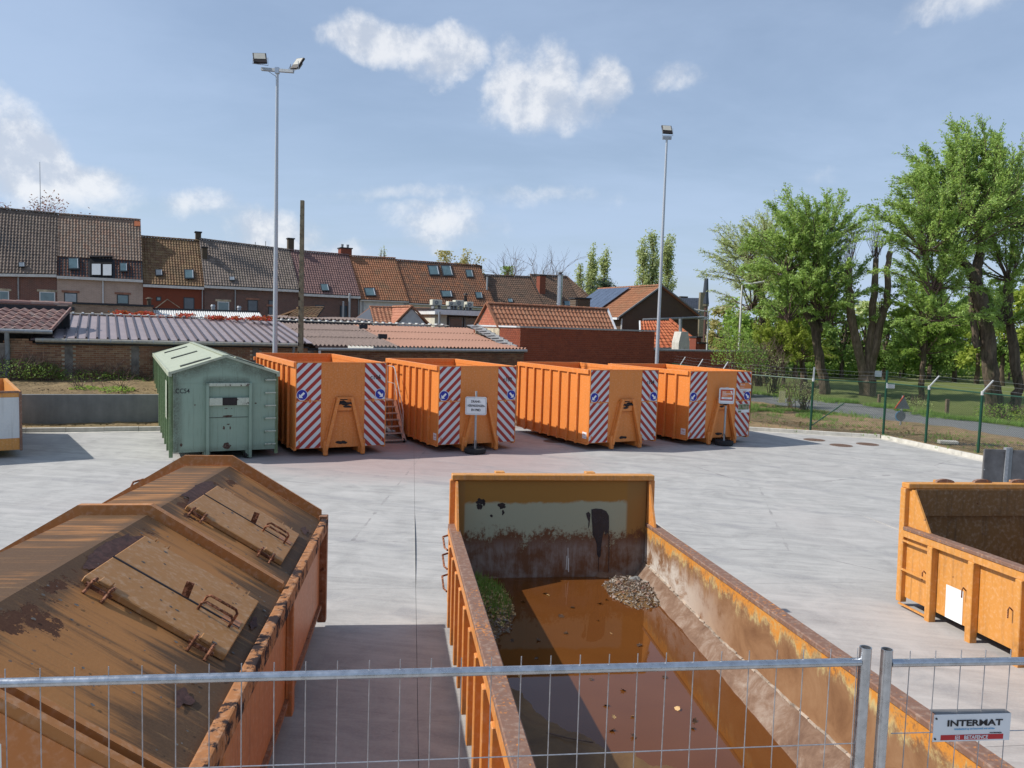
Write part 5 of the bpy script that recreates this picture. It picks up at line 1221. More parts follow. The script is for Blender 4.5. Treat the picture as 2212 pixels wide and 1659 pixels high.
# ================================================================ the buildings behind
UP=Vector((0,0,1))
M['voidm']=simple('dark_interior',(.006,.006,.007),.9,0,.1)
M['hpl']=M['plaster']
def bil(P00,P10,P01,P11,s,t): return (P00*(1-s)+P10*s)*(1-t)+(P01*(1-s)+P11*s)*t
def pantiles(name,P00,P10,P01,P11,mat,parent,tw=.21,tl=.31,amp=.028,lift=.030,flat=False,skipf=None):
    """a roof slope of single lapped pantiles; P0x eave, P1x... second index up the slope"""
    W=((P10-P00).length+(P11-P01).length)/2; L=((P01-P00).length+(P11-P10).length)/2
    nc=max(1,round(W/tw)); nr=max(1,round(L/tl)); nrm=(P10-P00).cross(P01-P00).normalized(); 
    if nrm.z<0: nrm=-nrm
    m=MB(); prof=[(0,.1),(.22,1.),(.50,.25),(.78,-.55),(1.,.1)] if not flat else [(0,0),(.04,.3),(.96,.3),(1.,0)]
    r=random.Random(nc*31+nr)
    for j in range(nr):
        for i in range(nc):
            if skipf and skipf((i+.5)/nc,(j+.5)/nr): continue
            dz=r.uniform(-.004,.005); i0=len(m.v); k_=len(prof); jy=r.uniform(-.006,.006)
            t0=(j-.02)/nr+jy/L; t1=(j+1.06)/nr
            for (px,h) in prof: m.v.append(tuple(bil(P00,P10,P01,P11,(i+px)/nc,t0)+nrm*(amp*h+lift+dz)))
            for (px,h) in prof: m.v.append(tuple(bil(P00,P10,P01,P11,(i+px)/nc,t1)+nrm*(amp*h+dz)))
            for (px,h) in prof: m.v.append(tuple(bil(P00,P10,P01,P11,(i+px)/nc,t0)+nrm*(amp*h-.005+dz)))
            for k in range(k_-1):
                m.f.append((i0+k,i0+k+1,i0+k_+k+1,i0+k_+k)); m.f.append((i0+2*k_+k,i0+2*k_+k+1,i0+k+1,i0+k))
    o=m.build(name,mat,parent,fix=False); o['kind']='stuff'
    # the slope below the tiles
    b=MB(); d=nrm*-.03; b.prism([P00+d,P10+d,P11+d,P01+d],nrm*-.08); b.build('roof_deck',M['asph_roof'],parent)
    return o
def ridge(P,Q,mat,parent,r=.11,l=.4):
    d=(Q-P); n=max(1,round(d.length/l)); m=MB()
    u=d.normalized()
    for i in range(n):
        a=P+d*(i/n); b=P+d*((i+1.04)/n); s=u.cross(UP).normalized(); i0=len(m.v)
        for (pt,rr) in ((a,r*1.1),(b,r*.94)):
            for k in range(6): t=math.pi*k/5; m.v.append(tuple(pt+s*(math.cos(t)*rr)+UP*(math.sin(t)*rr-.02)))
        for k in range(5): m.f.append((i0+k,i0+k+1,i0+7+k,i0+6+k))
        m.f.append(tuple(i0+k for k in range(6)))
    o=m.build('ridge_tiles',mat,parent,fix=False); o['kind']='stuff'
def onroof(P,n,pts,parent,kind='sky',name='roof_window',gl='glassg'):
    C=[onpl(u,v,P,n) for u,v in pts]     # tl,tr,br,bl in the photograph
    if n.z<0: n=-n
    def blk(c4,h0,h1,nm,mat,par,bev=0): return MB().hexa([c4[3]+n*h0,c4[2]+n*h0,c4[1]+n*h0,c4[0]+n*h0,c4[3]+n*h1,c4[2]+n*h1,c4[1]+n*h1,c4[0]+n*h1]).build(nm,mat,par)
    f=blk(C,.03,.11,name,M['darkframe'],parent)
    c=sum(C,Vector())/4; I=[c+(p-c)*.80 for p in C]; blk(I,.112,.118,'pane',M[gl],f)
    a,b=I[1],I[2]; e=(I[0]-I[1])*.07; blk([a+e,a,b,b+e],.119,.128,'frame_edge',M['fascia'],f)
    return f
def onwall(P,az,x0,y0,x1,y1,parent,k,kind='white',pane='glassw',lint=True):
    A=vpl(*q(k,x0,y0),P,az); B=vpl(*q(k,x1,y1),P,az); A2=vpl(*q(k,x1,y0),P,az)
    d=azv(az); o=azv(az+90); w_=(B-A).dot(d); h=A.z-B.z
    if h<.05 or w_<.05: return
    def bx(s0,s1,z0,z1,o0,o1,nm,mat,par):
        a=Vector((A.x,A.y,0)); p=[a+d*s0+o*o1+UP*z0,a+d*s1+o*o1+UP*z0,a+d*s1+o*o0+UP*z0,a+d*s0+o*o0+UP*z0]
        return MB().hexa(p+[x+UP*(z1-z0) for x in p]).build(nm,mat,par)
    z0,z1=B.z,A.z; fw=.07; mat=M['frame'] if kind=='white' else M['darkframe']
    f=bx(0,w_,z0,z1,.003,.03,'window',mat,parent)
    if kind=='white3':
        pass
    nx=2 if (kind=='white' and w_>1.1) else 1
    for i in range(nx):
        s0=fw+(w_-fw)*i/nx; s1=(w_-fw)*(i+1)/nx
        zt=z1-fw; 
        if nx==2:
            zm=z0+(z1-z0)*.42; bx(s0,s1,z0+fw,zm,.031,.036,'pane',M[pane],f)
        elif h>0: bx(s0,s1,z0+fw,zt,.031,.036,'pane',M[pane],f)
    if nx==2: bx(fw,w_-fw,z0+(z1-z0)*.42+fw,z1-fw,.031,.036,'pane',M[pane],f)
    if lint: bx(-.15,w_+.15,z1+.005,z1+.16,.003,.05,'lintel',M['mortar_red'] if kind!='white' else M['mortar'],parent)
    return f
def boxat(P,az,s0,s1,b0,b1,z0,z1):  # along az, back = az-90
    d=azv(az); o=azv(az-90); a=Vector((P[0],P[1],0)); p=[a+d*s0+o*b0+UP*z0,a+d*s1+o*b0+UP*z0,a+d*s1+o*b1+UP*z0,a+d*s0+o*b1+UP*z0]
    return MB().hexa(p+[x+UP*(z1-z0) for x in p])
def pipe_on(P,az,x,ytop,ybot,k,parent,mat='zinc',r=.05):
    A=vpl(*q(k,x,ytop),P,az); B=vpl(*q(k,x,ybot),P,az); o=azv(az+90)*.08
    MB().tube(Vector((A.x,A.y,A.z))+o,Vector((A.x,A.y,B.z))+o,r,n=8).build('downpipe',M[mat],parent,smooth=True)
HAZ=62.0
HP=Vector(((0-1106)/F_*56.0,56.0,0)); hp=atY(0,589,56.0); HP=Vector((hp.x,hp.y,0))
HU=azv(HAZ-90); HD=3.65
def house(label,uL,vL,uR,vR,vrL,vrR,wall,tile,zbase=.0,fasc=6,skip=None,back=True):
    EL=vpl(uL,vL,HP,HAZ); ER=vpl(uR,vR,HP,HAZ)
    RL=Vector((EL.x,EL.y,0))+HU*HD; RR=Vector((ER.x,ER.y,0))+HU*HD
    def zr_(p,v0,u0,v1,u1):
        u=proj((p.x,p.y,8))[0]; v=v0+(v1-v0)*(u-u0)/(u1-u0); return zfor(p.x,p.y,v)
    uRL=proj((RL.x,RL.y,8))[0]; uRR=proj((RR.x,RR.y,8))[0]
    RL.z=zfor(RL.x,RL.y,vrL); RR.z=zfor(RR.x,RR.y,vrR)
    t=empty('terraced_house',(EL.x,EL.y,0),0,0,label,'house','terraced houses along the street behind the yard'); inv=Vector((EL.x,EL.y,0))
    # everything of a house is laid out in place, then hung on its root
    S=type('H',(),{})(); S.EL,S.ER,S.RL,S.RR,S.root=EL,ER,RL,RR,t; S.items=[]
    d=azv(HAZ); o=azv(HAZ+90)
    E=lambda p,s,z: Vector((p.x,p.y,0))+o*s+UP*z
    zb=zbase; w_=(Vector((ER.x,ER.y,0))-Vector((EL.x,EL.y,0))).length
    zeL,zeR=EL.z,ER.z
    # wall with gable ends
    a=Vector((EL.x,EL.y,0)); b=Vector((ER.x,ER.y,0)); BD=HU*(2*HD)
    m=MB(); m.hexa([a+UP*zb,b+UP*zb,b+BD+UP*zb,a+BD+UP*zb,a+UP*(zeL-.12),b+UP*(zeR-.12),b+BD+UP*(zeR-.12),a+BD+UP*(zeL-.12)]); m.build('wall',M[wall],t)
    for (p,ze,rz_) in ((a+d*.03,zeL,RL.z),(b-d*.14,zeR,RR.z)):
        m=MB(); m.prism([p+UP*(ze-.12),p+BD+UP*(ze-.12),p+HU*HD+UP*(rz_-.16)],d*.10); m.build('gable_wall',M[wall],t)
    e0=Vector((EL.x,EL.y,EL.z))+o*.22-UP*.02; e1=Vector((ER.x,ER.y,ER.z))+o*.22-UP*.02
    pantiles('roof_tiles',e0,e1,RL.copy(),RR.copy(),T[tile],t,skipf=skip)
    bk0=Vector((RL.x,RL.y,0))+HU*(HD+.2)+UP*(EL.z); bk1=Vector((RR.x,RR.y,0))+HU*(HD+.2)+UP*(ER.z)
    m=MB(); m.prism([bk0,bk1,RR,RL],-UP*.1); m.build('rear_roof',T[tile],t)
    ridge(RL+UP*.05,RR+UP*.05,T[tile],t)
    fh=fasc/F_*56
    m=MB(); m.hexa([e0-UP*(fh+.06)-o*.05,e1-UP*(fh+.06)-o*.05,e1-UP*(fh+.06)+o*.06,e0-UP*(fh+.06)+o*.06,e0-UP*.06-o*.05,e1-UP*.06-o*.05,e1-UP*.06+o*.10,e0-UP*.06+o*.10]); m.build('gutter_fascia',M['fascia'],t)
    S.n=(e1-e0).cross(RL-e0).normalized(); S.P=e0+S.n*0
    if S.n.z<0: S.n=-S.n
    S.P=e0+S.n*.03
    return S
def hang(root):
    # children were built at world coordinates: give them the root as origin
    loc=root.location.copy()
    for c in root.children:
        if c.get('_h'): continue
        if c.type=='MESH' and not c.get('_loc'):
            c.data.transform(Matrix.Translation(-loc)); c['_loc']=1
            for g in c.children:
                if g.type=='MESH': g.data.transform(Matrix.Translation(-loc)); 
    for c in root.children:
        if '_loc' in c: del c['_loc']
def px(k,*a): return [q(k,x,y) for x,y in a]
def rect(k,x0,y0,x1,y1,sh=0): return px(k,(x0,y0),(x1-sh,y0),(x1,y1),(x0+sh,y1))
def chimney(k,x0,x1,ytop,ybot,P,mat,label=None,parent=None,depth=.6,cap=True,pots=0):
    A=vpl(*q(k,x0,ytop),P,HAZ); B=vpl(*q(k,x1,ytop),P,HAZ); C=vpl(*q(k,(x0+x1)/2,ybot),P,HAZ)
    w_=(Vector((B.x-A.x,B.y-A.y,0))).length; z1=A.z; z0=C.z-.6
    b=boxat(A,HAZ,0,w_,0,depth,z0,z1).build('chimney',M[mat],parent)
    if cap: boxat(A,HAZ,-.07,w_+.07,-.07,depth+.07,z1+.002,z1+.10).build('chimney_cap',M['asph_roof'],b)
    for i in range(pots):
        p=Vector((A.x,A.y,0))+azv(HAZ)*(w_*(i+.5)/pots)+azv(HAZ-90)*depth*.5; MB().tube(p+UP*(z1+.1),p+UP*(z1+.42),.10,.13,n=10).build('chimney_pot',M['zinc'],b)
    return b
RP=HP+HU*HD
# --- house 1
h=house('leftmost house, dark grey tiled roof over red-brown brick, white many-paned windows',-130,586.5,122.4,591,441,463,'w_brown','a')
onwall(HP,HAZ,-15,1090,100,1205,h.root,1,'white','glassg'); onwall(HP,HAZ,428,1100,602,1215,h.root,1,'white','glassg'); pipe_on(HP,HAZ,198,930,1230,1,h.root)
onroof(h.P,h.n,rect(1,202,790,273,842,3),h.root,gl='glassw'); hang(h.root)
# --- house 2 with the recessed balcony in its roof
h=house('beige brick house with a tan roof, black loggia opening and white balcony panels',123,593.5,308.4,602.6,463.5,476.3,'w_beige','b',skip=lambda s,t: t<.31)
c0=[h.EL+azv(HAZ+90)*.22,h.ER+azv(HAZ+90)*.22]
lo0,lo1=c0[0]-UP*.02,c0[1]-UP*.02; up0=lo0+(h.RL-lo0)*.335; up1=lo1+(h.RR-lo1)*.335
nrm=h.n; o_=nrm*-.06
pantiles('lower_roof_tiles',lo0+o_,lo1+o_,up0+o_,up1+o_,T['b2'],h.root,skipf=lambda s,t: .375<s<.655)
onroof(h.P-h.n*.05,h.n,rect(1,738,740,865,868,6),h.root); onroof(h.P-h.n*.05,h.n,rect(1,1300,795,1390,892,4),h.root)
def quad_on(P,n,k,x0,y0,x1,y1,h0,h1,name,mat,parent,sh=0):
    C=[onpl(u,v,P,n) for u,v in rect(k,x0,y0,x1,y1,sh)]
    return MB().hexa([C[3]+n*h0,C[2]+n*h0,C[1]+n*h0,C[0]+n*h0,C[3]+n*h1,C[2]+n*h1,C[1]+n*h1,C[0]+n*h1]).build(name,mat,parent)
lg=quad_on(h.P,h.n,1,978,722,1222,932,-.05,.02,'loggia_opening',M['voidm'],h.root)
quad_on(h.P,h.n,1,1000,803,1096,922,.03,.05,'balcony_panel',M['dirtywhite'],lg); quad_on(h.P,h.n,1,1121,808,1214,928,.03,.05,'balcony_panel',M['dirtywhite'],lg)
quad_on(h.P,h.n,1,975,718,1225,735,.02,.12,'head_beam',M['black'],lg)
quad_on(h.P,h.n,1,1462,335,1528,392,.035,.075,'new_tile_patch',T['n'],h.root)
onwall(HP,HAZ,697,1110,842,1225,h.root,1,'w','glassw'); onwall(HP,HAZ,1272,1130,1402,1240,h.root,1,'w','glassg'); pipe_on(HP,HAZ,1120,970,1240,1,h.root,'fascia'); hang(h.root)
# --- house 3
h=house('smooth red brick house with olive brown roof and two small roof windows',309,612,440,618.3,511.5,521,'w_red','c')
onroof(h.P,h.n,rect(1,1690,868,1770,936,4),h.root,gl='blind'); onroof(h.P,h.n,rect(1,2003,868,2114,970,5),h.root)
onwall(HP,HAZ,1700,1155,1755,1205,h.root,1,'w','glassg',False); onwall(HP,HAZ,1998,1162,2116,1300,h.root,1,'w','blind',False); pipe_on(HP,HAZ,2203,1060,1300,1,h.root)
m=MB(); a=vpl(*q(2,310,1005),HP,HAZ); b=vpl(*q(2,440,908),HP,HAZ); c=vpl(*q(2,575,1000),HP,HAZ); o=azv(HAZ+90)*.03; m.bar(a+o,b+o,.06).bar(b+o,c+o,.04); m.build('old_roof_scar',M['mortar'],h.root)
hang(h.root)
# --- house 4
h=house('dark sooty brick house with long charcoal tiled roof between two chimneys',441,614.5,645,624.5,517,541,'w_dark','d')
RPz=HP+HU*HD
chimney(2,750,808,180,330,RPz,'w_chimd',parent=h.root); 
chimney(2,820,874,345,505,HP+HU*(HD*.52),'w_chimd',parent=h.root,depth=.5)
chimney(2,1757,1820,250,400,RPz,'w_chimd',parent=h.root)
onroof(h.P,h.n,rect(2,1110,670,1172,712,3),h.root,gl='glassw')
onwall(HP,HAZ,985,930,1112,1060,h.root,2,'white','glassg'); onwall(HP,HAZ,1313,913,1422,1060,h.root,2,'w','blind'); onwall(HP,HAZ,1538,985,1605,1110,h.root,2,'w','blind'); onwall(HP,HAZ,1540,915,1640,978,h.root,2,'w','blind',False); pipe_on(HP,HAZ,1178,765,1050,2,h.root)
for (x,z) in ((1397,285),(1510,275)):
    A=vpl(*q(2,x,z),RPz,HAZ); MB().tube(A,A-UP*.6,.03).build('vent_pipe',M['pvc'],h.root)
hang(h.root)
# --- house 5
h=house('brick house with plum tiled roof, red-brown chimney and two tall steel flues',646,632,777,638.5,541.5,552,'w_dark','e')
chimney(3,533,652,352,470,RPz,'w_chim',parent=h.root,depth=1.0,pots=2); onroof(h.P,h.n,rect(3,302,748,408,826,18),h.root)
onwall(HP,HAZ,520,975,602,1125,h.root,3,'w','glass',False); onwall(HP,HAZ,250,968,352,1015,h.root,3,'dark','glass',False); pipe_on(HP,HAZ,722,890,1130,3,h.root,'pvc')
for (x,y0,y1,rr) in ((541,945,1125,.085),(609,860,1125,.10)):
    A=vpl(*q(3,x,y0),HP,HAZ); B=vpl(*q(3,x,y1),HP,HAZ); o=azv(HAZ+90)*.5; MB().tube(Vector((A.x,A.y,B.z))+o,A+o,rr,n=12).build('steel_flue',M['galv_dull'],h.root,smooth=True); MB().tube(A+o+UP*.03,A+o+UP*.12,rr*1.35,rr*.3,n=12).build('flue_cap',M['galv_dull'],h.root)
hang(h.root)
# --- house 6, white rendered
h=house('white rendered house with russet tiled roof and one roof window near the eave',777.5,645.5,881,649.5,554,559,'plaster','f',fasc=3)
onroof(h.P,h.n,rect(3,778,790,918,880,22),h.root); pipe_on(HP,HAZ,772,905,1140,3,h.root); hang(h.root)
# --- house 7
h=house('cream house with broad russet brown roof and five dark roof windows',881.5,653,1069,663,562.5,575,'cream','g',fasc=3)
for a in ((1468,545,1612,655,25),(1612,545,1758,662,30),(1880,592,1977,676,20),(1610,820,1752,892,18),(1988,836,2077,906,16)): onroof(h.P,h.n,rect(3,*a),h.root)
pipe_on(HP,HAZ,1228,945,1060,3,h.root); MBp=vpl(*q(3,2005,520),RPz,HAZ); MB().tube(MBp-UP*.6,MBp,.09).build('chimney_pot',M['asph_roof'],h.root); boxat(vpl(*q(3,2022,540),RPz,HAZ),HAZ,0,.5,0,.4,MBp.z-1.0,MBp.z-.15).build('chimney',M['w_chimd'],h.root); hang(h.root)
# --- house 8, sagging ridge
h=house('low house with sagging dark tiled ridge and one tiny roof window',1069.5,668,1180,674,594.5,599,'w_dark','h',fasc=3)
onroof(h.P,h.n,rect(4,408,770,466,812,8),h.root)
A=vpl(*q(4,190,525),HP+HU*1.4,HAZ); MB().tube(A-UP*1.6,A,.09).build('vent_pipe',M['galv_dull'],h.root); hang(h.root)
# --- house 9, hipped at its right end
h=house('house with hipped brown roof, slim red chimney and one roof window',1181,674,1262,680,594,598.5,'w_dark','h',fasc=3)
C=Vector((h.ER.x,h.ER.y,h.ER.z-.1)); Hh=vpl(*q(4,1420,850),HP,HAZ); X=Vector((Hh.x,Hh.y,Hh.z)); 
pantiles('hip_tiles',C,X,h.RR.copy(),h.RR.copy()+azv(HAZ)*.05,T['h'],h.root)
m=MB(); m.prism([X,h.RR,X+HU*6],-UP*.1); m.build('hip_end',T['h'],h.root)
ridge(X+UP*.05,h.RR+UP*.05,T['h'],h.root)
boxat(C,HAZ,0,(X-C).length,.05,6,0,min(C.z,X.z)-.1).build('side_wall',M['w_dark'],h.root)
chimney(4,765,828,512,740,HP+HU*(HD*.45),'w_chim',parent=h.root,depth=.7); onroof(h.P,h.n,rect(4,1018,795,1096,850,10),h.root)
A=vpl(*q(4,801,452),RPz,HAZ); MB().tube(A-UP*.8,A,.11).build('vent_pipe',M['galv_dull'],h.root); hang(h.root)
# antenna
A=atY(86,350,62); t=empty('antenna',(A.x,A.y,0),0,0,'thin bare mast aerial rising behind the leftmost houses','antenna'); MB().tube((0,0,6),(0,0,A.z),.05,.02,n=6).build('mast',M['galv_dull'],t)
# ---------------------------------------------------------------- brick walls laid brick by brick
def brickwall(parent,P,az,s0,s1,z0,ztop,mat,mort,bw=.21,bh=.065,jt=.012,off=0.,skip=None,single=0,dep=.012):
    """bricks proud of a mortar plane; the biggest-looking ones single, the rest joined"""
    d=azv(az); o=azv(az+90); r=random.Random(int(s1*10)); rows=int((max(ztop(s0),ztop(s1),ztop((s0+s1)/2))-z0)/(bh+jt)); L=[]
    for j in range(rows):
        z=z0+j*(bh+jt); s=s0-(bw+jt)*(.5 if j%2 else 0)
        while s<s1:
            a=max(s,s0); b=min(s+bw,s1)
            if b-a>.04 and z+bh<ztop((a+b)/2) and not (skip and skip((a+b)/2,z+bh/2)): L.append((a,b,z))
            s+=bw+jt
    P=Vector((P[0],P[1],0)); key=lambda t: (P+d*t[0]+UP*t[2]-CAM).length
    vis=sorted(L,key=key)
    one,rest=vis[:single],vis[single:]
    me=None
    if one:
        mb=MB().box(0,-dep,0,bw,0,bh); tmp=mb.build('brick',mat,None); me=tmp.data; bpy.data.objects.remove(tmp)
    inv=parent.matrix_world.inverted()
    for (a,b,z) in one:
        o_=bpy.data.objects.new('brick',me); COL.objects.link(o_); p=P+d*a+o*off+UP*z
        o_.parent=parent; p=p-parent.location; j=r.uniform(-.003,.003)
        o_.location=p+o*j; o_.rotation_euler=(0,0,rad(90-az)); o_.scale=((b-a)/bw,1,1)
    m=MB()
    for (a,b,z) in rest:
        j=dep+r.uniform(-.003,.003); pts=[]
        for (s,zz) in ((a,z),(b,z),(b,z+bh),(a,z+bh)):
            pts.append(P+d*s+UP*zz+o*off)
        i0=len(m.v); m.v+=[tuple(p) for p in pts]+[tuple(p+o*j) for p in pts]
        m.f+=[(i0+4,i0+5,i0+6,i0+7),(i0,i0+1,i0+5,i0+4),(i0+1,i0+2,i0+6,i0+5),(i0+2,i0+3,i0+7,i0+6),(i0+3,i0,i0+4,i0+7)]
    if m.f:
        ob=m.build('bricks',mat,parent,fix=False); ob['kind']='stuff'; ob.data.transform(Matrix.Translation(-parent.location))
def local_children(t): pass
# ---------------------------------------------------------------- the long brick shed
def shed_s(u,v): # distance along the shed wall at pixel
    p=vpl(u,v,SHED0,SA); return (p-SHED0).dot(azv(SA)),p.z
sA,zA=shed_s(77.7,730.5); sB,zB=shed_s(645,742); sC,zC=shed_s(684.5,752); sD,zD=shed_s(1132,755.6); sE,zE=shed_s(-60,708)
zE2=shed_s(50,712.5)[1]
print('shed',sA,zA,sB,zB,sC,zC,sD,zD,zE2)
t=empty('brick_shed',SHED0,0,0,'long low brick shed with plum metal, grey and salmon corrugated roof sections','shed')
def T_(o): 
    o.data.transform(Matrix.Translation(-t.location)); return o
sM=(sB+sC)/2
T_(boxat(SHED0,SA,sE-3,sM,.0,.22,0,2.55).build('mortar_core',M['mortar'],t)); T_(boxat(SHED0,SA,sM,sD,.0,.22,0,min(zC,zD)-.08).build('mortar_core',M['mortar2'],t))
piers=[shed_s(*q(8,545,500))[0],shed_s(*q(8,1070,500))[0],shed_s(*q(8,1562,450))[0],shed_s(*q(8,2026,500))[0],shed_s(*q(8,8,500))[0],shed_s(*q(2,2000,1450))[0]]
sk=lambda s,z: any(abs(s-p)<.15 for p in piers)
brickwall(t,SHED0,SA,sE-1,sM,1.12,lambda s:2.60 if s>sA-.2 else 2.75,M['brick_shed'],None,skip=sk,single=300)
brickwall(t,SHED0,SA,sM,sD,1.12,lambda s:min(zC,zD)-.10,M['brick_shed2'],None,skip=sk)
for i,p in enumerate(piers): T_(boxat(SHED0,SA,p-.13,p+.13,-.03,.0,.9,2.52).build('pier',M['pier'],t))
# standing-seam roof
dd=6.9; zr3=3.63
rs0=sA+.55; rs1=sB+.55
def sp(s,back,z): p=SHED0+azv(SA)*s+azv(SA-90)*back; return Vector((p.x,p.y,z))
npan=27; pw=(rs1-rs0)/npan
for i in range(npan):
    a=rs0+i*pw; b=a+pw; z0=zA+.05+(zB-zA)*(i/npan); m=MB(); m.prism([sp(a+.03,-.22,z0-.02),sp(b-.03,-.22,z0-.02),sp(b-.03,dd,zr3),sp(a+.03,dd,zr3)],(0,0,-.03)); T_(m.build('metal_panel',M['seam'],t))
    z1=z0; m=MB(); m.bar(sp(a,-.24,z0+.012),sp(a,dd,zr3+.03),.06,.06); T_(m.build('standing_seam',M['seam_d'],t))
m=MB(); m.prism([sp(sA-.15,-.24,zA-.02),sp(rs0-.04,-.24,zA+.02),sp(rs0-.04,dd,zr3),sp(rs0-.75,dd,zr3-.05)],(0,0,-.05)); T_(m.build('verge_flashing',M['seam_d'],t))
gt=MB(); gt.path([sp(sA,-.30,zA-.06),sp(sB,-.30,zB-.06)],.075,10); T_(gt.build('gutter',M['gutter_b'],t,smooth=True))
T_(boxat(SHED0,SA,sA,sM,-.2,.25,2.54,2.60).build('eave_board',M['asph_roof'],t))
for i in range(13):
    s=sA+(sB-sA)*(i+.3)/13; p=sp(s,-.30,zA+(zB-zA)*(i+.3)/13-.06); m=MB(); m.path([p+azv(SA)*-.01,p+azv(SA)*.03],.081,10); T_(m.build('gutter_bracket',M['zinc'],t))
# ridge flashing with pale clips carrying on to the right
sR=shed_s(1027.7,707)[0]; 
sRe=sD+1.0
m=MB(); m.prism([sp(rs0,dd-.15,zr3+.03),sp(sRe-2,dd-.15,zr3+.0),sp(sRe-2,dd+.25,zr3+.03),sp(rs0,dd+.25,zr3+.05)],(0,0,.03)); T_(m.build('ridge_flashing',M['gutter_b'],t))
n=48
for i in range(n):
    s=rs0+.4+(sRe-2.4-rs0)*i/n; m=MB(); m.bar(sp(s,dd-.25,zr3+.07),sp(s,dd+.1,zr3+.09),.09,.06); T_(m.build('ridge_clip',M['dirtywhite'],t))
# corrugated fibre-cement sections
def corrug(s0,s1,b0,b1,z0,z1,mat,name,rows=3,wl=.177,amp=.042,r_=.0):
    for k in range(rows):
        f0=k/rows; f1=(k+1)/rows; m=MB(); n=int((s1-s0)/wl*6); 
        for i in range(n+1):
            s=s0+(s1-s0)*i/n; h=amp*math.sin(2*math.pi*(s-s0)/wl)
            for (f,l) in ((f0,.035*(1 if k else 1)),(f1+.02,.0)):
                jit=.02*noise.noise((s*1.3,k,4)) if f==f0 else 0
                m.v.append(tuple(sp(s,b0+(b1-b0)*f-jit,z0+(z1-z0)*f+h+l)))
        for i in range(n): m.f.append((2*i,2*i+2,2*i+3,2*i+1))
        T_(m.build(name,mat,t,smooth=False,fix=False))
se=shed_s(*q(3,1130,1400))[0]
corrug(sM-.1,se,-.2,dd-.3,zC+.10,zr3-.10,M['eternit_d'],'fibre_cement_sheet'); corrug(se+.02,sD+.05,-.2,dd-.3,zC+.10,zr3-.10,M['eternit_r'],'fibre_cement_sheet')
m=MB(); m.path([sp(sC,-.28,zC-.04),sp(sD,-.28,zD-.04)],.07,10); T_(m.build('gutter',M['zinc'],t,smooth=True))
T_(boxat(SHED0,SA,sM,sD,-.05,.2,min(zC,zD)-.1,min(zC,zD)).build('eave_board',M['asph_roof'],t))
m=MB(); m.path([sp(sC+.05,-.28,zC-.06),sp(sC+.05,-.26,zC-.35),sp(sC-.05,-.26,zC-.46),sp(sC-.75,-.26,zC-.48),sp(sC-.85,-.24,zC-.6),sp(sC-.85,-.24,1.3)],.055,10); T_(m.build('downpipe',M['fascia'],t,smooth=True))
m=MB(); m.path([sp(sB-.25,-.28,zB-.1),sp(sB-.25,-.24,zB-.35),sp(sB-.45,-.1,zB-.6),sp(sB-.45,-.08,1.2)],.055,10); T_(m.build('downpipe',M['pvc'],t,smooth=True))
for (x,y) in ((775,1235),(985,1340)):
    P=onpl(*q(3,x,y),sp(sC,-.2,zC+.1),(sp(sD,-.2,zC+.1)-sp(sC,-.2,zC+.1)).cross(sp(sC,dd-.3,zr3-.1)-sp(sC,-.2,zC+.1)).normalized()); b=MB().box(-.2,-.1,0,.2,.1,.20).build('roof_block',M['asph_roof'],None,bevel=.01); b.location=P+UP*.03; b.rotation_euler=(0,0,.4); tag(b,'dark hollow block weighing down the corrugated shed roof, %s one'%('upper' if y<1300 else 'lower'),'block','loose blocks on the shed roof')
# ---------------------------------------------------------------- lichen-tiled outhouse at the far left
t0=t
def zof(k,x,y): return shed_s(*q(k,x,y))
s1,_=shed_s(107,713); t=empty('tiled_outhouse',SHED0,0,0,'outhouse at the left edge with big lichen-spotted pantiles and grey downpipe','outhouse')
bR=2.2; zt_=zfor(*(sp(s1+.8,bR,0).xy),655.5)
e0=sp(sE-3,-.1,zE2+.05); e1=sp(s1,-.1,zE2+.0); r0=sp(sE-3,bR,zt_-.28); r1=sp(s1+.55,bR,zt_-.28)
pantiles('roof_tiles',e0,e1,r0,r1,T['lich'],t,tw=.30,tl=.42,amp=.05,lift=.045)
ridge(sp(sE-3,bR+.3,zt_-.05),sp(s1+.62,bR+.3,zt_-.05),T['lich'],t,r=.13,l=.45)
boxat(SHED0,SA,sE-3,s1+.55,bR+.05,bR+.6,1,zt_-.12).build('upper_wall',M['asph_roof'],t)
m=MB(); m.path([sp(sE-3,-.26,zE2-.02),sp(s1+.1,-.26,zE2-.05)],.08,10); m.build('gutter',M['zinc'],t,smooth=True)
sd=shed_s(*q(8,62,500))[0]; m=MB(); m.path([sp(sd,-.26,zE2-.05),sp(sd,-.2,zE2-.35),sp(sd,-.12,zE2-.6),sp(sd,-.12,1.1)],.075,10); m.build('downpipe',M['pvc'],t,smooth=True)
m=MB(); m.bar(sp(s1+.05,-.1,zE2+.0),sp(s1+.6,bR,zt_-.2),.05,.12); m.build('verge_tiles',T['lich'],t); hang(t)
t=t0
# ---------------------------------------------------------------- red brick hall
HLp=vpl(1124,705,SHED0,SA); c=Vector((HLp.x,HLp.y,0)); RAZ=60
t=empty('red_brick_hall',c,0,0,'plain red brick building with flat coping wall and russet tiled roof behind it','building')
ztop=vpl(1124,705,c,RAZ).z; e_=vpl(1414.7,713,c,RAZ); Lr=(e_-c).dot(azv(RAZ)); ztr=e_.z
lf=vpl(1023,709,c,RAZ-90); Ll=(lf-c).dot(azv(RAZ-90)); ztl=lf.z
print('hall',c,ztop,ztr,Lr,Ll,ztl)
zt2=(ztop+ztr)/2
boxat(c,RAZ,0.02,Lr,.02,Ll,0,zt2-.08).build('mortar_core',M['mortar_red'],t)
boxat(c,RAZ,-.04,Lr+.04,-.05,.28,zt2-.075,zt2).build('coping',M['zinc'],t); boxat(c,RAZ,-.05,.25,.281,Ll,zt2-.075,zt2).build('coping',M['fascia'],t)
hang(t)
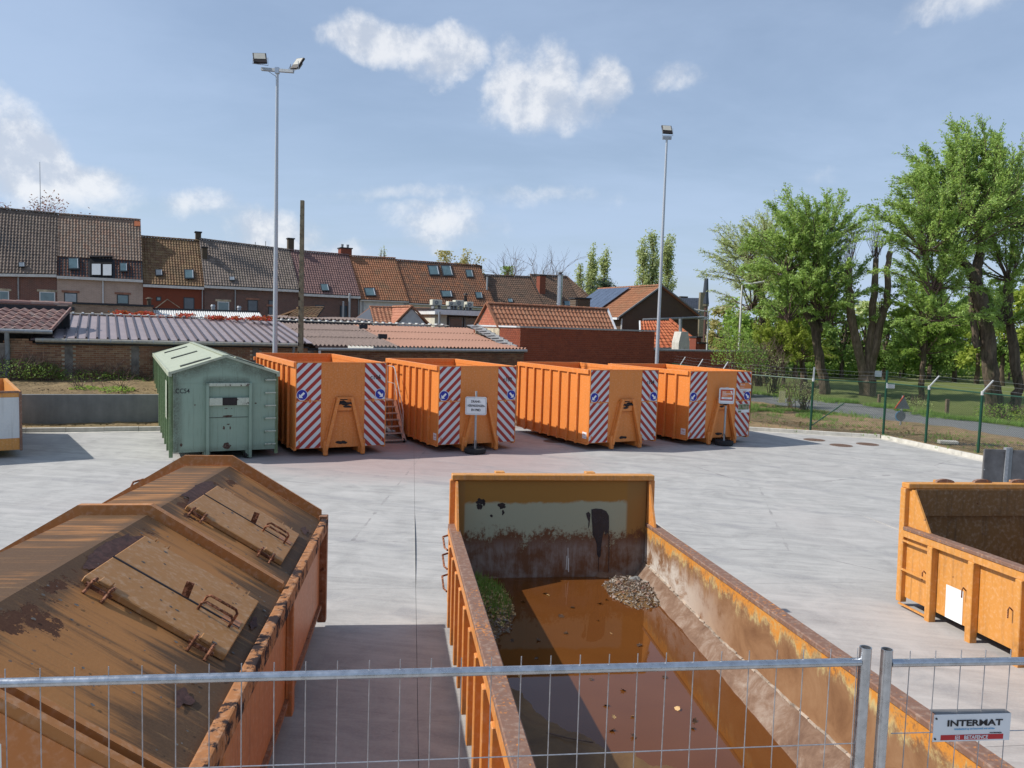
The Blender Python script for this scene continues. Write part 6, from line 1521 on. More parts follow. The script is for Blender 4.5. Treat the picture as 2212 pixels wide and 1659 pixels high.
brickwall(t,c+azv(RAZ-90)*.02,RAZ,.02,Lr,.75,lambda s:zt2-.08,M['brick_red'],None,bw=.19,bh=.085,single=300)
brickwall(t,c+azv(RAZ)*.02+azv(RAZ-90)*Ll,RAZ+90,0,Ll,.9,lambda s:zt2-.08,M['brick_red'],None,bw=.19,bh=.085)
ks=len(t.children)
# stepped lead flashing where the shed roof meets the hall
for i in range(10):
    m=MB(); y=.2+i*(Ll-.4)/10; p=c+azv(RAZ-90)*y; z=2.65+(zr3-2.55)*i/10; m.hexa([p+azv(RAZ)*a+azv(RAZ-90)*b_+UP*(z+cz) for a,b_,cz in ((-.05,0,0),(.015,0,0),(.015,.5,.06),(-.05,.5,.06),(-.05,0,.17),(.015,0,.17),(.015,.42,.22),(-.05,.42,.22))]); o=m.build('step_flashing',M['zinc'],t); o.data.transform(Matrix.Translation(-t.location))
    m=MB(); m.hexa([p+azv(RAZ)*a+azv(RAZ-90)*b_+UP*(z+cz) for a,b_,cz in ((-.45,0,0.0),(-.05,0,.03),(-.05,.55,.10),(-.45,.55,.07),(-.45,0,.03),(-.05,0,.06),(-.05,.55,.13),(-.45,.55,.10))]); o=m.build('lead_apron',M['zinc'],t); o.data.transform(Matrix.Translation(-t.location))
# its tiled roof: gable end to the left
g0=c+azv(RAZ-90)*2.05; ga=c+azv(RAZ-90)*3.35; g1=c+azv(RAZ-90)*4.7
za=zfor(ga.x,ga.y,656.5)
rR=vpl(1310.5,667.4,ga,RAZ); rl_=(rR-ga).dot(azv(RAZ)); eR=vpl(1330,708.6,g0,RAZ); el_=(eR-g0).dot(azv(RAZ))
g0=g0+UP*(zt2-.12); g1=g1+UP*(zt2-.12); ga=ga+UP*za
t2=empty('tiled_gable_roof',c,0,0,'russet tiled roof with a red block gable end standing behind the red brick wall','roof')
pantiles('roof_tiles',g0,g0+azv(RAZ)*el_,ga.copy(),ga+azv(RAZ)*rl_,T['r'],t2,tw=.23,tl=.33); ridge(ga-azv(RAZ)*.05+UP*.03,ga+azv(RAZ)*rl_+UP*.03,T['r'],t2,r=.10)
m=MB(); m.prism([g1,g1+azv(RAZ)*el_,ga+azv(RAZ)*rl_,ga],-UP*.08); m.build('rear_roof',T['r'],t2)
m=MB(); m.prism([g0-UP*.4,g1-UP*.4,g1,ga,g0],azv(RAZ)*.1); m.build('gable_core',M['mortar'],t2)
for (a,b) in ((g0,ga),(g1,ga)): m=MB(); m.bar(a-azv(RAZ)*.06+UP*.03,b-azv(RAZ)*.06+UP*.05,.14,.06); m.build('verge_tiles',T['r'],t2)
m=MB(); m.bar(g0+azv(RAZ)*(el_+.05)+UP*.03,ga+azv(RAZ)*(rl_+.05)+UP*.05,.12,.05); m.build('verge_flashing',M['fascia'],t2)
hang(t2)
wg=4.7-2.05
brickwall(t2,c+azv(RAZ-90)*4.7,RAZ+90,0,wg,zt2-.12,lambda s:zt2-.12+(za-zt2+.12)*(1-abs(s-wg*.51)/(wg*.51))-.02,M['block_red'],None,bw=.26,bh=.12)
# lower red wall running on to the right
k0=vpl(1414.7,753,c,RAZ); cw=c+azv(RAZ)*(Lr+.02)
wz=zfor(cw.x,cw.y,754); w2=vpl(1562,763,c,RAZ); Lw=(w2-cw).dot(azv(RAZ)); print('lowwall',wz,w2,Lw)
t=empty('red_garden_wall',cw,0,0,'long low red brick wall with pale coping running into the bushes','wall')
boxat(cw,RAZ,0,Lw+2.5,.02,.3,0,wz-.08).build('mortar_core',M['mortar_red'],t); boxat(cw,RAZ,0,Lw+2.5,-.03,.34,wz-.075,wz).build('coping',M['zinc'],t); hang(t)
brickwall(t,cw+azv(RAZ-90)*.02,RAZ,0,Lw+2.5,.5,lambda s:wz-.08,M['brick_red'],None,bw=.19,bh=.085)
# ---------------------------------------------------------------- things between the shed and the houses
def back(u,v,Y): p=atY(u,v,Y); return Vector((p.x,p.y,p.z))
# beige brick parapet
P=atY(*q(1,740,1215),37.0); e=vpl(*q(1,1662,1245),P,SA); Lb=(e-P).dot(azv(SA)); zb_=(P.z+e.z)/2
t=empty('beige_brick_annex',(P.x,P.y,0),0,0,'flat-roofed beige brick annex behind the metal shed roof, with a clay vent pot','annex')
boxat(P,SA,0,Lb,.02,3,0,zb_-.1).build('mortar_core',M['mortar'],t); boxat(P,SA,-.05,Lb+.05,-.06,3.05,zb_-.095,zb_).build('roof_edge',M['asph_roof'],t)
a=vpl(*q(1,1628,1240),P,SA)+azv(SA-90)*.4; MB().tube(a-UP*.1,a+UP*.28,.10,n=10).build('vent_pot',M['w_chimd'],t); MB().tube(a+UP*.28,a+UP*.36,.19,.06,n=10).build('vent_cap',M['w_chimd'],t)
a=vpl(*q(1,780,1288),P,SA); boxat(a,SA,-.12,.12,-.09,-.02,a.z-.08,a.z+.08).build('wall_lamp',M['darkframe'],t)
hang(t); brickwall(t,Vector((P.x,P.y,0))+azv(SA-90)*.02,SA,0,Lb,2.6,lambda s:zb_-.1,M['brick_beige'],None,bw=.20,bh=.072)
# white corrugated roof
A=atY(*q(2,283,1022),39.5); B=vpl(*q(2,1445,1052),A,SA); n_=azv(SA-90)
t=empty('white_corrugated_roof',(A.x,A.y,0),0,0,'low white corrugated roof strip between red creeper and brick houses','roof')
Lw_=(B-A).dot(azv(SA)); m=MB(); n=int(Lw_/.11*6)
for i in range(n+1):
    s=Lw_*i/n; h=.02*math.sin(2*math.pi*s/.11); p=A+azv(SA)*s+UP*((B.z-A.z)*i/n); m.v.append(tuple(p+UP*h)); m.v.append(tuple(p-n_*3.4-UP*(1.05-h)))
for i in range(n): m.f.append((2*i,2*i+2,2*i+3,2*i+1))
m.build('corrugated_sheet',M['corr_w'],t,fix=False); m=MB(); m.bar(A+n_*.05+UP*.05,B+n_*.05+UP*.05,.12,.08); m.build('top_flashing',M['asph_roof'],t)
for (k,x,y0,y1) in ((2,950,985,1035),(2,1238,1000,1045)):
    a=vpl(*q(k,x,y0),A,SA)+n_*.5; MB().tube(a-UP*1.0,a,.10,n=10).build('flue',M['galv_dull'],t); MB().tube(a,a+UP*.1,.13,.09,n=10).build('flue_cap',M['galv_dull'],t)
hang(t)
# small tiled lean-to with brick gable (left of the annex)
def gabled(label,Y,eL,eR,rL,rR,gab,tile,wallmat,gname='small_outbuilding',gabfront=None):
    """ridge runs away from the viewer-left to right; eave line eL-eR, ridge line rL-rR, all pixels"""
    P=atY(*eL,Y); E1=vpl(*eR,P,SA); R0=vpl(*rL,P+azv(SA-90)*1.8,SA); R1=vpl(*rR,P+azv(SA-90)*1.8,SA)
    t=empty(gname,(P.x,P.y,0),0,0,label,'outbuilding'); pantiles('roof_tiles',P,E1,R0,R1,T[tile],t,tw=.21,tl=.3)
    m=MB(); m.prism([P-UP*2,E1-UP*2,E1-UP*.06,P-UP*.06],azv(SA-90)*3.6); m.build('wall',M[wallmat],t)
    m=MB(); m.prism([P+azv(SA-90)*3.6,E1+azv(SA-90)*3.6,R1,R0],-UP*.08); m.build('rear_roof',T[tile],t)
    m=MB(); m.prism([E1-UP*.1-azv(SA)*.1,R1-UP*.05-azv(SA)*.1,E1+azv(SA-90)*3.6-UP*.1-azv(SA)*.1],azv(SA)*.1); m.build('gable_wall',M[wallmat],t)
    ridge(R0+UP*.03,R1+UP*.03,T[tile],t,r=.08); hang(t); return t
gabled('small lean-to with mossy tan tiles and brick gable beside the concrete pole',40,q(2,1730,1110),q(2,2055,1115),q(2,1850,1010),q(2,2140,1000),None,'c','w_gable')
# strip of dark corrugated roof before it
A=atY(*q(2,1650,1108),38.5); B=vpl(*q(3,880,1140),A,SA); t=empty('dark_corrugated_roof',(A.x,A.y,0),0,0,'thin strip of dark corrugated roof just above the shed ridge','roof')
m=MB(); Lq=(B-A).dot(azv(SA)); n=int(Lq/.2*6)
for i in range(n+1):
    s=Lq*i/n; h=.035*math.sin(2*math.pi*s/.2); p=A+azv(SA)*s+UP*((B.z-A.z)*i/n); m.v.append(tuple(p+UP*h)); m.v.append(tuple(p+n_*3+UP*(.12+h)))
for i in range(n): m.f.append((2*i,2*i+2,2*i+3,2*i+1))
m.build('corrugated_sheet',M['eternit_d'],t,fix=False); m=MB(); m.prism([A-UP*.05,B-UP*.05,B-UP*1.0,A-UP*1.0],n_*.1); m.build('fascia_board',M['slate'],t); hang(t)
# white gabled annex with orange tiled roof
Y=44.; a=atY(*q(3,890,1170),Y); PA=a
E1=vpl(*q(3,1560,1190),PA,SA); R0=vpl(*q(3,845,995),PA+azv(SA-90)*2.6,SA); R1=vpl(*q(3,1505,1015),PA+azv(SA-90)*2.6,SA)
t=empty('tiled_annex',(PA.x,PA.y,0),0,0,'annex with orange-brown tiled roof and a white gabled dormer facing the yard','annex')
pantiles('roof_tiles',PA-UP*.0,E1,R0,R1,T['r'],t,tw=.24,tl=.33); ridge(R0+UP*.03,R1+UP*.03,T['r'],t,r=.09)
m=MB(); m.prism([PA-UP*2,E1-UP*2,E1-UP*.06,PA-UP*.06],azv(SA-90)*5.2); m.build('wall',M['plaster'],t)
m=MB(); m.prism([PA-UP*.06+azv(SA-90)*5.2,E1-UP*.06+azv(SA-90)*5.2,R1,R0],-UP*.08); m.build('rear_roof',T['r'],t)
m=MB(); m.prism([PA-UP*.05,R0-UP*.05,PA+azv(SA-90)*5.2-UP*.05],azv(SA)*.08); m.build('gable_wall',M['slate'],t)
# front gable
f0=vpl(*q(3,1145,1178),PA-azv(SA-90)*.6,SA); f1=vpl(*q(3,1462,1186),PA-azv(SA-90)*.6,SA); fa=vpl(*q(3,1300,1000),PA-azv(SA-90)*.6,SA)
m=MB(); m.prism([f0-UP*1.5,f1-UP*1.5,f1,fa,f0],azv(SA-90)*.15); m.build('front_gable',M['plaster'],t)
bkv=azv(SA-90)*3.2
pantiles('gable_roof_tiles',f0-azv(SA)*.15,f0-azv(SA)*.15+bkv,fa.copy()+UP*.05,fa+bkv+UP*.05,T['p'],t,tw=.24,tl=.22,flat=True,amp=.012,lift=.02)
m=MB(); m.prism([f1+azv(SA)*.15,f1+azv(SA)*.15+bkv,fa+bkv,fa],-UP*.06); m.build('gable_roof_right',T['r'],t)
for (p,r_) in ((f0-azv(SA)*.15,fa),(f1+azv(SA)*.15,fa)): m=MB(); m.bar(p-bkv*.02+UP*.04,r_-bkv*.02+UP*.10,.12,.09); m.build('verge_tiles',T['r'],t)
ridge(fa+UP*.08,fa+bkv+UP*.08,T['r'],t,r=.10); hang(t)
# flat-roofed white building with air-conditioning units
A=atY(*q(3,1520,1060),45); D=vpl(*q(3,1703,1060),A,SA); Dz=vpl(*q(3,1703,1025),A,SA).z; B=vpl(*q(3,2120,1060),A,SA)
t=empty('flat_roofed_building',(A.x,A.y,0),0,0,'white flat-roofed building with band fascia and dark glazing, air conditioners on top','building')
zt=vpl(*q(3,1703,1025),A,SA).z; zl=vpl(*q(3,1703,1078),A,SA).z; w1=(D-A).dot(azv(SA)); w2_=(B-A).dot(azv(SA))+2.
boxat(A,SA,0,w2_,-.5,5,zl,zt).build('roof_fascia',M['white'],t); boxat(A,SA,-.1,w2_,-.45,5,zt+.001,zt+.05).build('roof_skin',M['asph_roof'],t)
boxat(A,SA,0.2,w1-.1,0,4,0,zl-.002).build('cream_wall',M['cream'],t)
boxat(A,SA,w1-.099,w2_,.3,4,0,zl-.002).build('dark_wall',M['darkframe'],t)
for i in range(4): 
    g_=boxat(A,SA,w1+.15+i*1.0,w1+1.05+i*1.0,.26,.299,zl-1.7,zl-.12).build('window',M['pvc'],t); boxat(A,SA,w1+.22+i*1.0,w1+.98+i*1.0,.235,.259,zl-1.6,zl-.2).build('pane',M['glassg'] if i%2 else M['glass'],g_)
MB().tube(vpl(*q(3,1560,1045),A,SA)+azv(SA+90)*.6,vpl(*q(3,1560,1180),A,SA)+azv(SA+90)*.6,.07).build('flue',M['galv_dull'],t)
hang(t)
def ac(x0,y0,x1,y1,lab,off):
    P=A+azv(SA-90)*off; a=vpl(*q(3,x0,y1),P,SA); b=vpl(*q(3,x1,y1),P,SA); c_=vpl(*q(3,x0,y0),P,SA); w_=(b-a).dot(azv(SA)); h=c_.z-a.z
    t=empty('air_conditioner',(a.x,a.y,a.z),SA-90,0,lab,'air conditioner','air conditioners on the flat roof')
    MB().box(0,0,0,w_,.45,h).build('casing',M['cream'],t,bevel=.02)
    cx=w_*.42; r_=min(w_*.36,h*.36); m=MB(); m.tube((cx,-.012,h/2),(cx,.0,h/2),r_,n=20); m.build('fan_grille',M['pvc'],t); MB().tube((cx,-.022,h/2),(cx,-.012,h/2),r_*.25,n=12).build('fan_hub',M['cream'],t)
    for xx in (.08,w_-.13): MB().box(xx,.0,-.28,xx+.05,.40,-.002).build('foot',M['zinc'],t)
for i,a in enumerate(((1528,910,1635,972,'large air conditioner leftmost on the flat roof'),(1705,930,1778,978,'small slatted air conditioner second from the left on the flat roof'),(1778,916,1870,980,'air conditioner beside the black flue on the flat roof'),(1903,934,1975,998,'white air conditioner standing apart at the right of the flat roof'))): ac(*a,.8)
a=vpl(*q(3,1888,868),A+azv(SA-90)*1.6,SA); t=empty('black_flue',(a.x,a.y,0),0,0,'short black flue between the air conditioners on the flat roof','flue'); MB().tube((0,0,a.z-1.6),(0,0,a.z),.10).build('pipe',M['black'],t); MB().tube((0,0,a.z+.03),(0,0,a.z+.14),.16,.10).build('cap',M['black'],t)
# tall steel flue and brick stack rising behind the tiled roof
a=atY(*q(4,985,488),47.5); t=empty('steel_flue',(a.x,a.y,0),0,0,'tall shiny steel flue with cap rising behind the russet tiled roof','flue'); MB().tube((0,0,4),(0,0,a.z-.12),.165,n=16).build('pipe',M['galv'],t,smooth=True); MB().tube((0,0,a.z-.1),(0,0,a.z+.03),.26,.06,n=16).build('cap',M['galv'],t,smooth=True)
for z in (5.2,6.2,7.1): MB().tube((0,0,z),(0,0,z+.04),.175,n=16).build('band',M['galv_dull'],t)
a=atY(*q(4,1178,765),47.5); b=vpl(*q(4,1312,765),a,SA); t=empty('brick_stack',(a.x,a.y,0),0,0,'squat dark brick stack with black cap beside the steel flue','chimney'); w_=(b-a).dot(azv(SA)); boxat(a,SA,0,w_,0,.9,3,a.z).build('shaft',M['w_gable'],t); boxat(a,SA,-.06,w_+.06,-.06,.96,a.z+.002,a.z+.09).build('cap',M['asph_roof'],t); hang(t)
# ---------------------------------------------------------------- brown gable house with solar panels
GA=HAZ-0
Yg=58.
Lc=atY(*q(5,405,1000),Yg); Pg=Vector((Lc.x,Lc.y,0))      # front-left corner of the gable wall; the gable faces the yard
ga_az=78
ap=vpl(*q(5,838,497),Pg,ga_az); eL=vpl(*q(5,425,800),Pg,ga_az); eR=vpl(*q(5,1225,810),Pg,ga_az); rt=vpl(*q(5,1240,830),Pg,ga_az)
t=empty('gable_house',(Pg.x,Pg.y,0),0,0,'brown brick house with broad blank gable, russet roof and solar panels','house')
wr=(rt-Pg).dot(azv(ga_az)); bk=azv(ga_az-90-14)
m=MB(); m.prism([Pg,Pg+azv(ga_az)*wr,Pg+azv(ga_az)*wr+UP*(eR.z),ap,Pg+UP*(eL.z)],bk*.25); m.build('gable_wall',M['w_gable'],t)
dep=bk*9.0
m=MB(); m.hexa([Pg+bk*.26,Pg+azv(ga_az)*wr+bk*.26,Pg+azv(ga_az)*wr+dep,Pg+dep]+[p+UP*(eL.z-.05) for p in (Pg+bk*.26,Pg+azv(ga_az)*wr+bk*.26,Pg+azv(ga_az)*wr+dep,Pg+dep)]); m.build('side_wall',M['w_gable'],t)
eLo=Pg+UP*eL.z-azv(ga_az)*.35-bk*.15-UP*.2; apf=ap-bk*.15+UP*.08
pantiles('roof_tiles',eLo,eLo+dep*.985,apf,apf+dep*.985,T['f'],t,tw=.22,tl=.31)
nr=(dep).cross(apf-eLo).normalized(); nr=nr if nr.z>0 else -nr
m=MB(); m.prism([eR+azv(ga_az)*.3-bk*.15-UP*.1,eR+azv(ga_az)*.3+dep-UP*.1,ap+dep+UP*.05,apf],-UP*.12); m.build('right_roof',T['f'],t)
ridge(apf+UP*.05,apf+dep+UP*.05,T['f'],t)
m=MB(); m.bar(eLo,apf+UP*.02,.16,.10).bar(apf+UP*.02,eR+azv(ga_az)*.3-bk*.15,.16,.10); m.build('verge_board',M['retain'],t)
m=MB(); m.bar(eLo-UP*.10-azv(ga_az)*.05,eLo-UP*.10-azv(ga_az)*.05+dep,.18,.16); m.build('gutter_board',M['white'],t)
boxat(eR,ga_az,-.1,.75,-.2,.3,eR.z-.28,eR.z-.05).build('gutter_board',M['fascia'],t)
MB().tube(Pg-bk*.08-azv(ga_az)*.05,Pg-bk*.08-azv(ga_az)*.05+UP*(eL.z-.3),.06).build('downpipe',M['plaster'],t)
# solar array
SPp=eLo+nr*.10
for i in range(7):
    a=apf-eLo; s0=.12+.0; f=dep*(.42+.075*i)
    p0=SPp+f+a*.04; p1=SPp+f+dep*.072+a*.04; p2=p1+a*.90; p3=p0+a*.90
    m=MB(); m.hexa([p0+nr*.05,p1+nr*.05,p2+nr*.05,p3+nr*.05,p0+nr*.10,p1+nr*.10,p2+nr*.10,p3+nr*.10]); m.build('solar_panel',M['solar'],t)
# slender window on the flank
m=MB(); f=Pg-azv(ga_az)*.01+bk*1.2; m.hexa([f,f+bk*.9,f+bk*.9-azv(ga_az)*.05,f-azv(ga_az)*.05]+[p+UP*1.3 for p in (f,f+bk*.9,f+bk*.9-azv(ga_az)*.05,f-azv(ga_az)*.05)]); o=m.build('window',M['frame'],t); o.data.transform(Matrix.Translation(UP*(eL.z-2.0)))
# long dark pipe leaning on the gable foot
a=vpl(*q(5,605,855),Pg,ga_az)-bk*.4; b=vpl(*q(5,1265,828),Pg,ga_az)-bk*.4; MB().tube(a,b,.10,n=10).build('lead_flashing',M['zinc'],t)
hang(t)
# orange-tiled hipped outbuilding with its concrete barbecue chimney
Yo=53.; a=atY(*q(5,620,1160),Yo); a_=Vector((a.x,a.y,a.z)); b=vpl(*q(5,1300,1160),a_,RAZ+12); c0=vpl(*q(5,612,870),a_+azv(RAZ-78)*2.4,RAZ+12); c1=vpl(*q(5,935,868),a_+azv(RAZ-78)*2.4,RAZ+12)
t=empty('hipped_outbuilding',(a.x,a.y,0),0,0,'outbuilding with bright new orange pantiles and hipped right end','outbuilding')
pantiles('roof_tiles',a_,b,c0,c1,T['n'],t,tw=.30,tl=.36,amp=.035,lift=.03)
m=MB(); m.prism([a_-UP*3,b-UP*3,b-UP*.05,a_-UP*.05],azv(RAZ-78)*4.5); m.build('wall',M['w_red'],t)
m=MB(); m.prism([b,c1,b+azv(RAZ-78)*5],-UP*.06); m.build('hip_end',T['n'],t)
ridge(b+UP*.06,c1+UP*.08,T['n'],t,r=.15,l=.36)
m=MB(); m.bar(a_-UP*.04,b-UP*.04,.12,.12); m.build('gutter',M['zinc'],t)
m=MB(); m.bar(a_+azv(RAZ+192)*.05,c0+azv(RAZ+192)*.05,.10,.10); m.build('verge_trim',M['white'],t); hang(t)
a=atY(*q(5,1085,1160),51.); x0=vpl(*q(5,1028,1160),a,RAZ+12); x1=vpl(*q(5,1146,1160),a,RAZ+12); y1=vpl(*q(5,1060,985),a,RAZ+12); y2=vpl(*q(5,1132,985),a,RAZ+12)
t=empty('concrete_chimney',(a.x,a.y,0),0,0,'pale tapered concrete hood with a thin steel pipe, before the orange roof','chimney')
bb=azv(RAZ-78)*.9; m=MB(); m.prism([x0-UP*1.2,x1-UP*1.2,x1+UP*.35,y2,y1,x0+UP*.35+(y1-x0)*0],bb); m.build('hood',M['kerb'],t)
p=vpl(*q(5,1087,985),a,RAZ+12)+bb*.5; p2=vpl(*q(5,1087,842),a,RAZ+12)+bb*.5; MB().tube(p,p2,.11).build('pipe',M['pvc'],t); hang(t)
for (x0_,x1_,y0_,lab) in ((1215,1282,1035,'taller red brick stack by the orange hip'),(1235,1330,1098,'lower red brick stack by the orange hip')):
    a=atY(*q(5,x0_,y0_),52.); b=vpl(*q(5,x1_,y0_),a,RAZ); t=empty('small_brick_stack',(a.x,a.y,0),0,0,lab,'chimney'); w_=(b-a).dot(azv(RAZ)); boxat(a,RAZ,0.05,w_-.05,0,.6,0,a.z-.1).build('shaft',M['w_chim'],t); boxat(a,RAZ,0,w_,-.1,.7,a.z-.098,a.z).build('cap',M['asph_roof'],t); hang(t)
# slate-roofed house with turret
a=atY(*q(5,1020,830),95.); Pn=Vector((a.x,a.y,0)); b=vpl(*q(5,1285,830),Pn,80); r0=vpl(*q(5,1025,618),Pn+azv(-10)*3,80); r1=vpl(*q(5,1278,618),Pn+azv(-10)*3,80)
t=empty('slate_roofed_house',(a.x,a.y,0),0,0,'distant house with blue-grey slate roof beside a pointed turret','house')
e0=Vector((a.x,a.y,vpl(*q(5,1020,800),Pn,80).z)); e1=Vector((b.x,b.y,e0.z))
pantiles('slates',e0-azv(80)*2,e1,r0-azv(80)*1.,r1,M['slate'],t,tw=.30,tl=.30,amp=.01,lift=.02)
boxat(Pn,80,-2,(b-Pn).dot(azv(80)),.1,6,0,e0.z).build('wall',M['w_gable'],t); 
m=MB(); m.prism([e1,e1+azv(-10)*6,r1],azv(80)*.1); m.build('gable_wall',M['w_gable'],t); p=r0+azv(80)*.3; boxat(p,80,0,1.,0,.6,p.z-.5,p.z+.25).build('chimney',M['w_chimd'],t); hang(t)
a=atY(*q(5,1318,672),95.); ap_=atY(*q(5,1310,488),95.); tp=atY(*q(5,1310,395),95.); lx=atY(*q(5,1278,672),95.); rx_=atY(*q(5,1356,668),95.)
t=empty('turret',(a.x,a.y,0),0,0,'brick turret with tall bell-shaped slate spire and iron finial','tower'); rr=(rx_.x-lx.x)/2
n=8; m=MB(); rings=[(rr*1.12,a.z-.1),(rr*.86,a.z+.8),(rr*.55,a.z+3.),(rr*.28,a.z+(ap_.z-a.z)*.75),(.02,ap_.z)]
for (r_,z) in rings:
    for k in range(n): m.v.append((r_*math.cos(2*math.pi*k/n),r_*math.sin(2*math.pi*k/n),z))
for j in range(len(rings)-1):
    for k in range(n): m.f.append((j*n+k,j*n+(k+1)%n,(j+1)*n+(k+1)%n,(j+1)*n+k))
m.build('spire',M['slate'],t); MB().tube((0,0,0),(0,0,a.z-.1),rr*.82,n=8).build('shaft',M['w_brown'],t); MB().tube((0,0,a.z-.4),(0,0,a.z-.11),rr*1.05,n=8).build('cornice',M['poleconc'],t); MB().tube((0,0,ap_.z-.2),(0,0,tp.z),.06,.02,n=5).build('finial',M['black'],t)
MB().box(-rr-.25,-.3,0,-rr+.35,.5,a.z+(ap_.z-a.z)*.62).build('chimney',M['poleconc'],t)
boxat(Vector((0,0,0)),80,-1.,3.,.0,5,0,a.z-3.8).build('house_wall',M['w_brown'],t)
# ================================================================ masts, lamps, fence
def flood(parent,M_,s=1.0):
    """a flat flood light on a U bracket; local frame: faces -y, tilted"""
    b=MB().box(-.23,-.0,-.05,.23,.07,.42); o=b.build('lamp_body',M['black'],parent,bevel=.01); o.matrix_local=M_
    g_=MB().box(-.19,-.008,.12,.19,-.001,.39).build('lamp_glass',M['lampglass'],o)
    MB().box(-.15,.071,.02,.15,.13,.26).build('driver_box',M['pvc'],o)
    return o
def mast(u,v,Y,utop,vtop,label,lamps):
    A=atY(u,v,Y); B=atY(utop,vtop,Y); H=B.z
    t=empty('floodlight_mast',(A.x,A.y,.1),0,0,label,'floodlight mast','floodlight masts round the yard'); off=Vector((B.x-A.x,0,H-.1))
    MB().path([Vector((0,0,0)),off*.33,off*.66,off],[.092,.080,.064,.047],16).build('pole',M['galv_mast'],t,smooth=True)
    return t,off
t,off=mast(594,767,27.5,599,155,'tall galvanised mast with two floodlights on a crossbar, left of the concrete pole',2)
rz_=-12
X=Matrix.Rotation(rad(-13),4,'Z')
MB().box(-.62,-.05,0,.62,.05,.10).build('crossbar',M['galv_dull'],t).matrix_local=Matrix.Translation(off+Vector((0,0,.0)))@Matrix.Rotation(rad(6.5),4,'Y')@X
MB().box(-.07,-.07,-.06,.07,.07,.14).build('clamp',M['galv'],t).matrix_local=Matrix.Translation(off+Vector((0,0,0)))
for (dx,yaw,lean,dz,tw) in ((-.58,18,-32,.22,-6),(.60,-42,-30,.06,8)):
    Mx=Matrix.Translation(off+Vector((dx,-.05,.10+dz)))@Matrix.Rotation(rad(yaw),4,'Z')@Matrix.Rotation(rad(tw),4,'Y')@Matrix.Rotation(rad(lean),4,'X'); o=flood(t,Mx)
    m=MB(); m.path([(-.24,0,.16),(-.26,0,-.10),(.26,0,-.10),(.24,0,.16)],.012,6); m.build('bracket',M['galv_dull'],t).matrix_local=Matrix.Translation(off+Vector((dx,-.03,.10+dz)))@Matrix.Rotation(rad(yaw),4,'Z')
MB().path([off+Vector((.35,0,.02)),off+Vector((.42,-.02,.12)),off+Vector((.48,-.03,.25))],.008,5).build('cable',M['black'],t); MB().path([off+Vector((-.3,0,0)),off+Vector((-.15,-.03,-.10)),off+Vector((-.05,-.03,-.15)),off+Vector((-.03,-.05,-.2))],.008,5).build('cable',M['black'],t)
t,off=mast(1418.3,792,35.,1440.5,301,'tall galvanised mast with a single floodlight, rising behind the orange containers',1)
MB().box(-.20,-.05,0,.20,.05,.13).build('crossbar',M['galv_dull'],t).matrix_local=Matrix.Translation(off); Mx=Matrix.Translation(off+Vector((.02,-.05,.30)))@Matrix.Rotation(rad(8),4,'Z')@Matrix.Rotation(rad(-32),4,'X'); flood(t,Mx)
MB().path([(-.22,0,.2),(-.24,0,-.14),(.24,0,-.14),(.22,0,.2)],.010,6).build('bracket',M['galv_dull'],t).matrix_local=Matrix.Translation(off+Vector((.02,-.03,.30)))
# concrete electricity pole with its row of holes
A=atY(649.3,760,29.); B=atY(653.3,433,29.); t=empty('concrete_pole',(A.x,A.y,.9),0,0,'weathered grey-brown concrete utility pole with holes, beside the galvanised mast','pole')
hh=B.z-.9; dx=B.x-A.x; zb=.0
m=MB(); w0,w1=.175,.125
m.hexa([(-w0/2,-.10,zb),(w0/2,-.10,zb),(w0/2,.10,zb),(-w0/2,.10,zb),(dx-w1/2,-.07,hh),(dx+w1/2,-.07,hh),(dx+w1/2,.07,hh),(dx-w1/2,.07,hh)]); m.build('shaft',M['poleconc'],t,bevel=.006)
for i in range(18):
    f=.12+.80*i/17; s=.030 if f<.55 else .012; MB().box(dx*f-w0*.33-s*.6,-.106+.03*f,hh*f-s*2.2,dx*f-w0*.33+s*.6,-.1005+.03*f,hh*f+s*2.2).build('hole',M['voidm'],t)
# street lamps beyond the wall
def street_lamp(u0,v0,u1,v1,Y,dirx,label):
    A=atY(u0,v0,Y); B=atY(u1,v1,Y); t=empty('street_lamp',(A.x,A.y,.15),0,0,label,'street lamp','street lamps beyond the wall'); off=Vector((B.x-A.x,0,B.z-.15))
    MB().path([(0,0,0),off],[.095,.055],12).build('pole',M['plaster'],t,smooth=True)
    o=off; d=Vector((dirx,0,.22 if dirx>0 else .16)); MB().path([o,o+d*.35],[.05,.05],8).build('arm',M['pvc'],t); m=MB(); m.bar(o+d*.3-UP*.02,o+d*1.35,.26,.13); m.build('lamp_head',M['plaster'],t,bevel=.03)
    MB().tube(o+d*.55-UP*.12,o+d*.55-UP*.22,.10,.06,n=10).build('lamp_bowl',M['pvc'],t)
street_lamp(*q(6,357,1640),*q(6,387,1020),50,1.15,'taller pale street lamp before the pale-leaved tree')
street_lamp(*zc(115,1385,2750,950,3.318),*zc(133,920,2750,950,3.318),66,-1.35,'smaller distant street lamp left of the trees, its head pointing left')
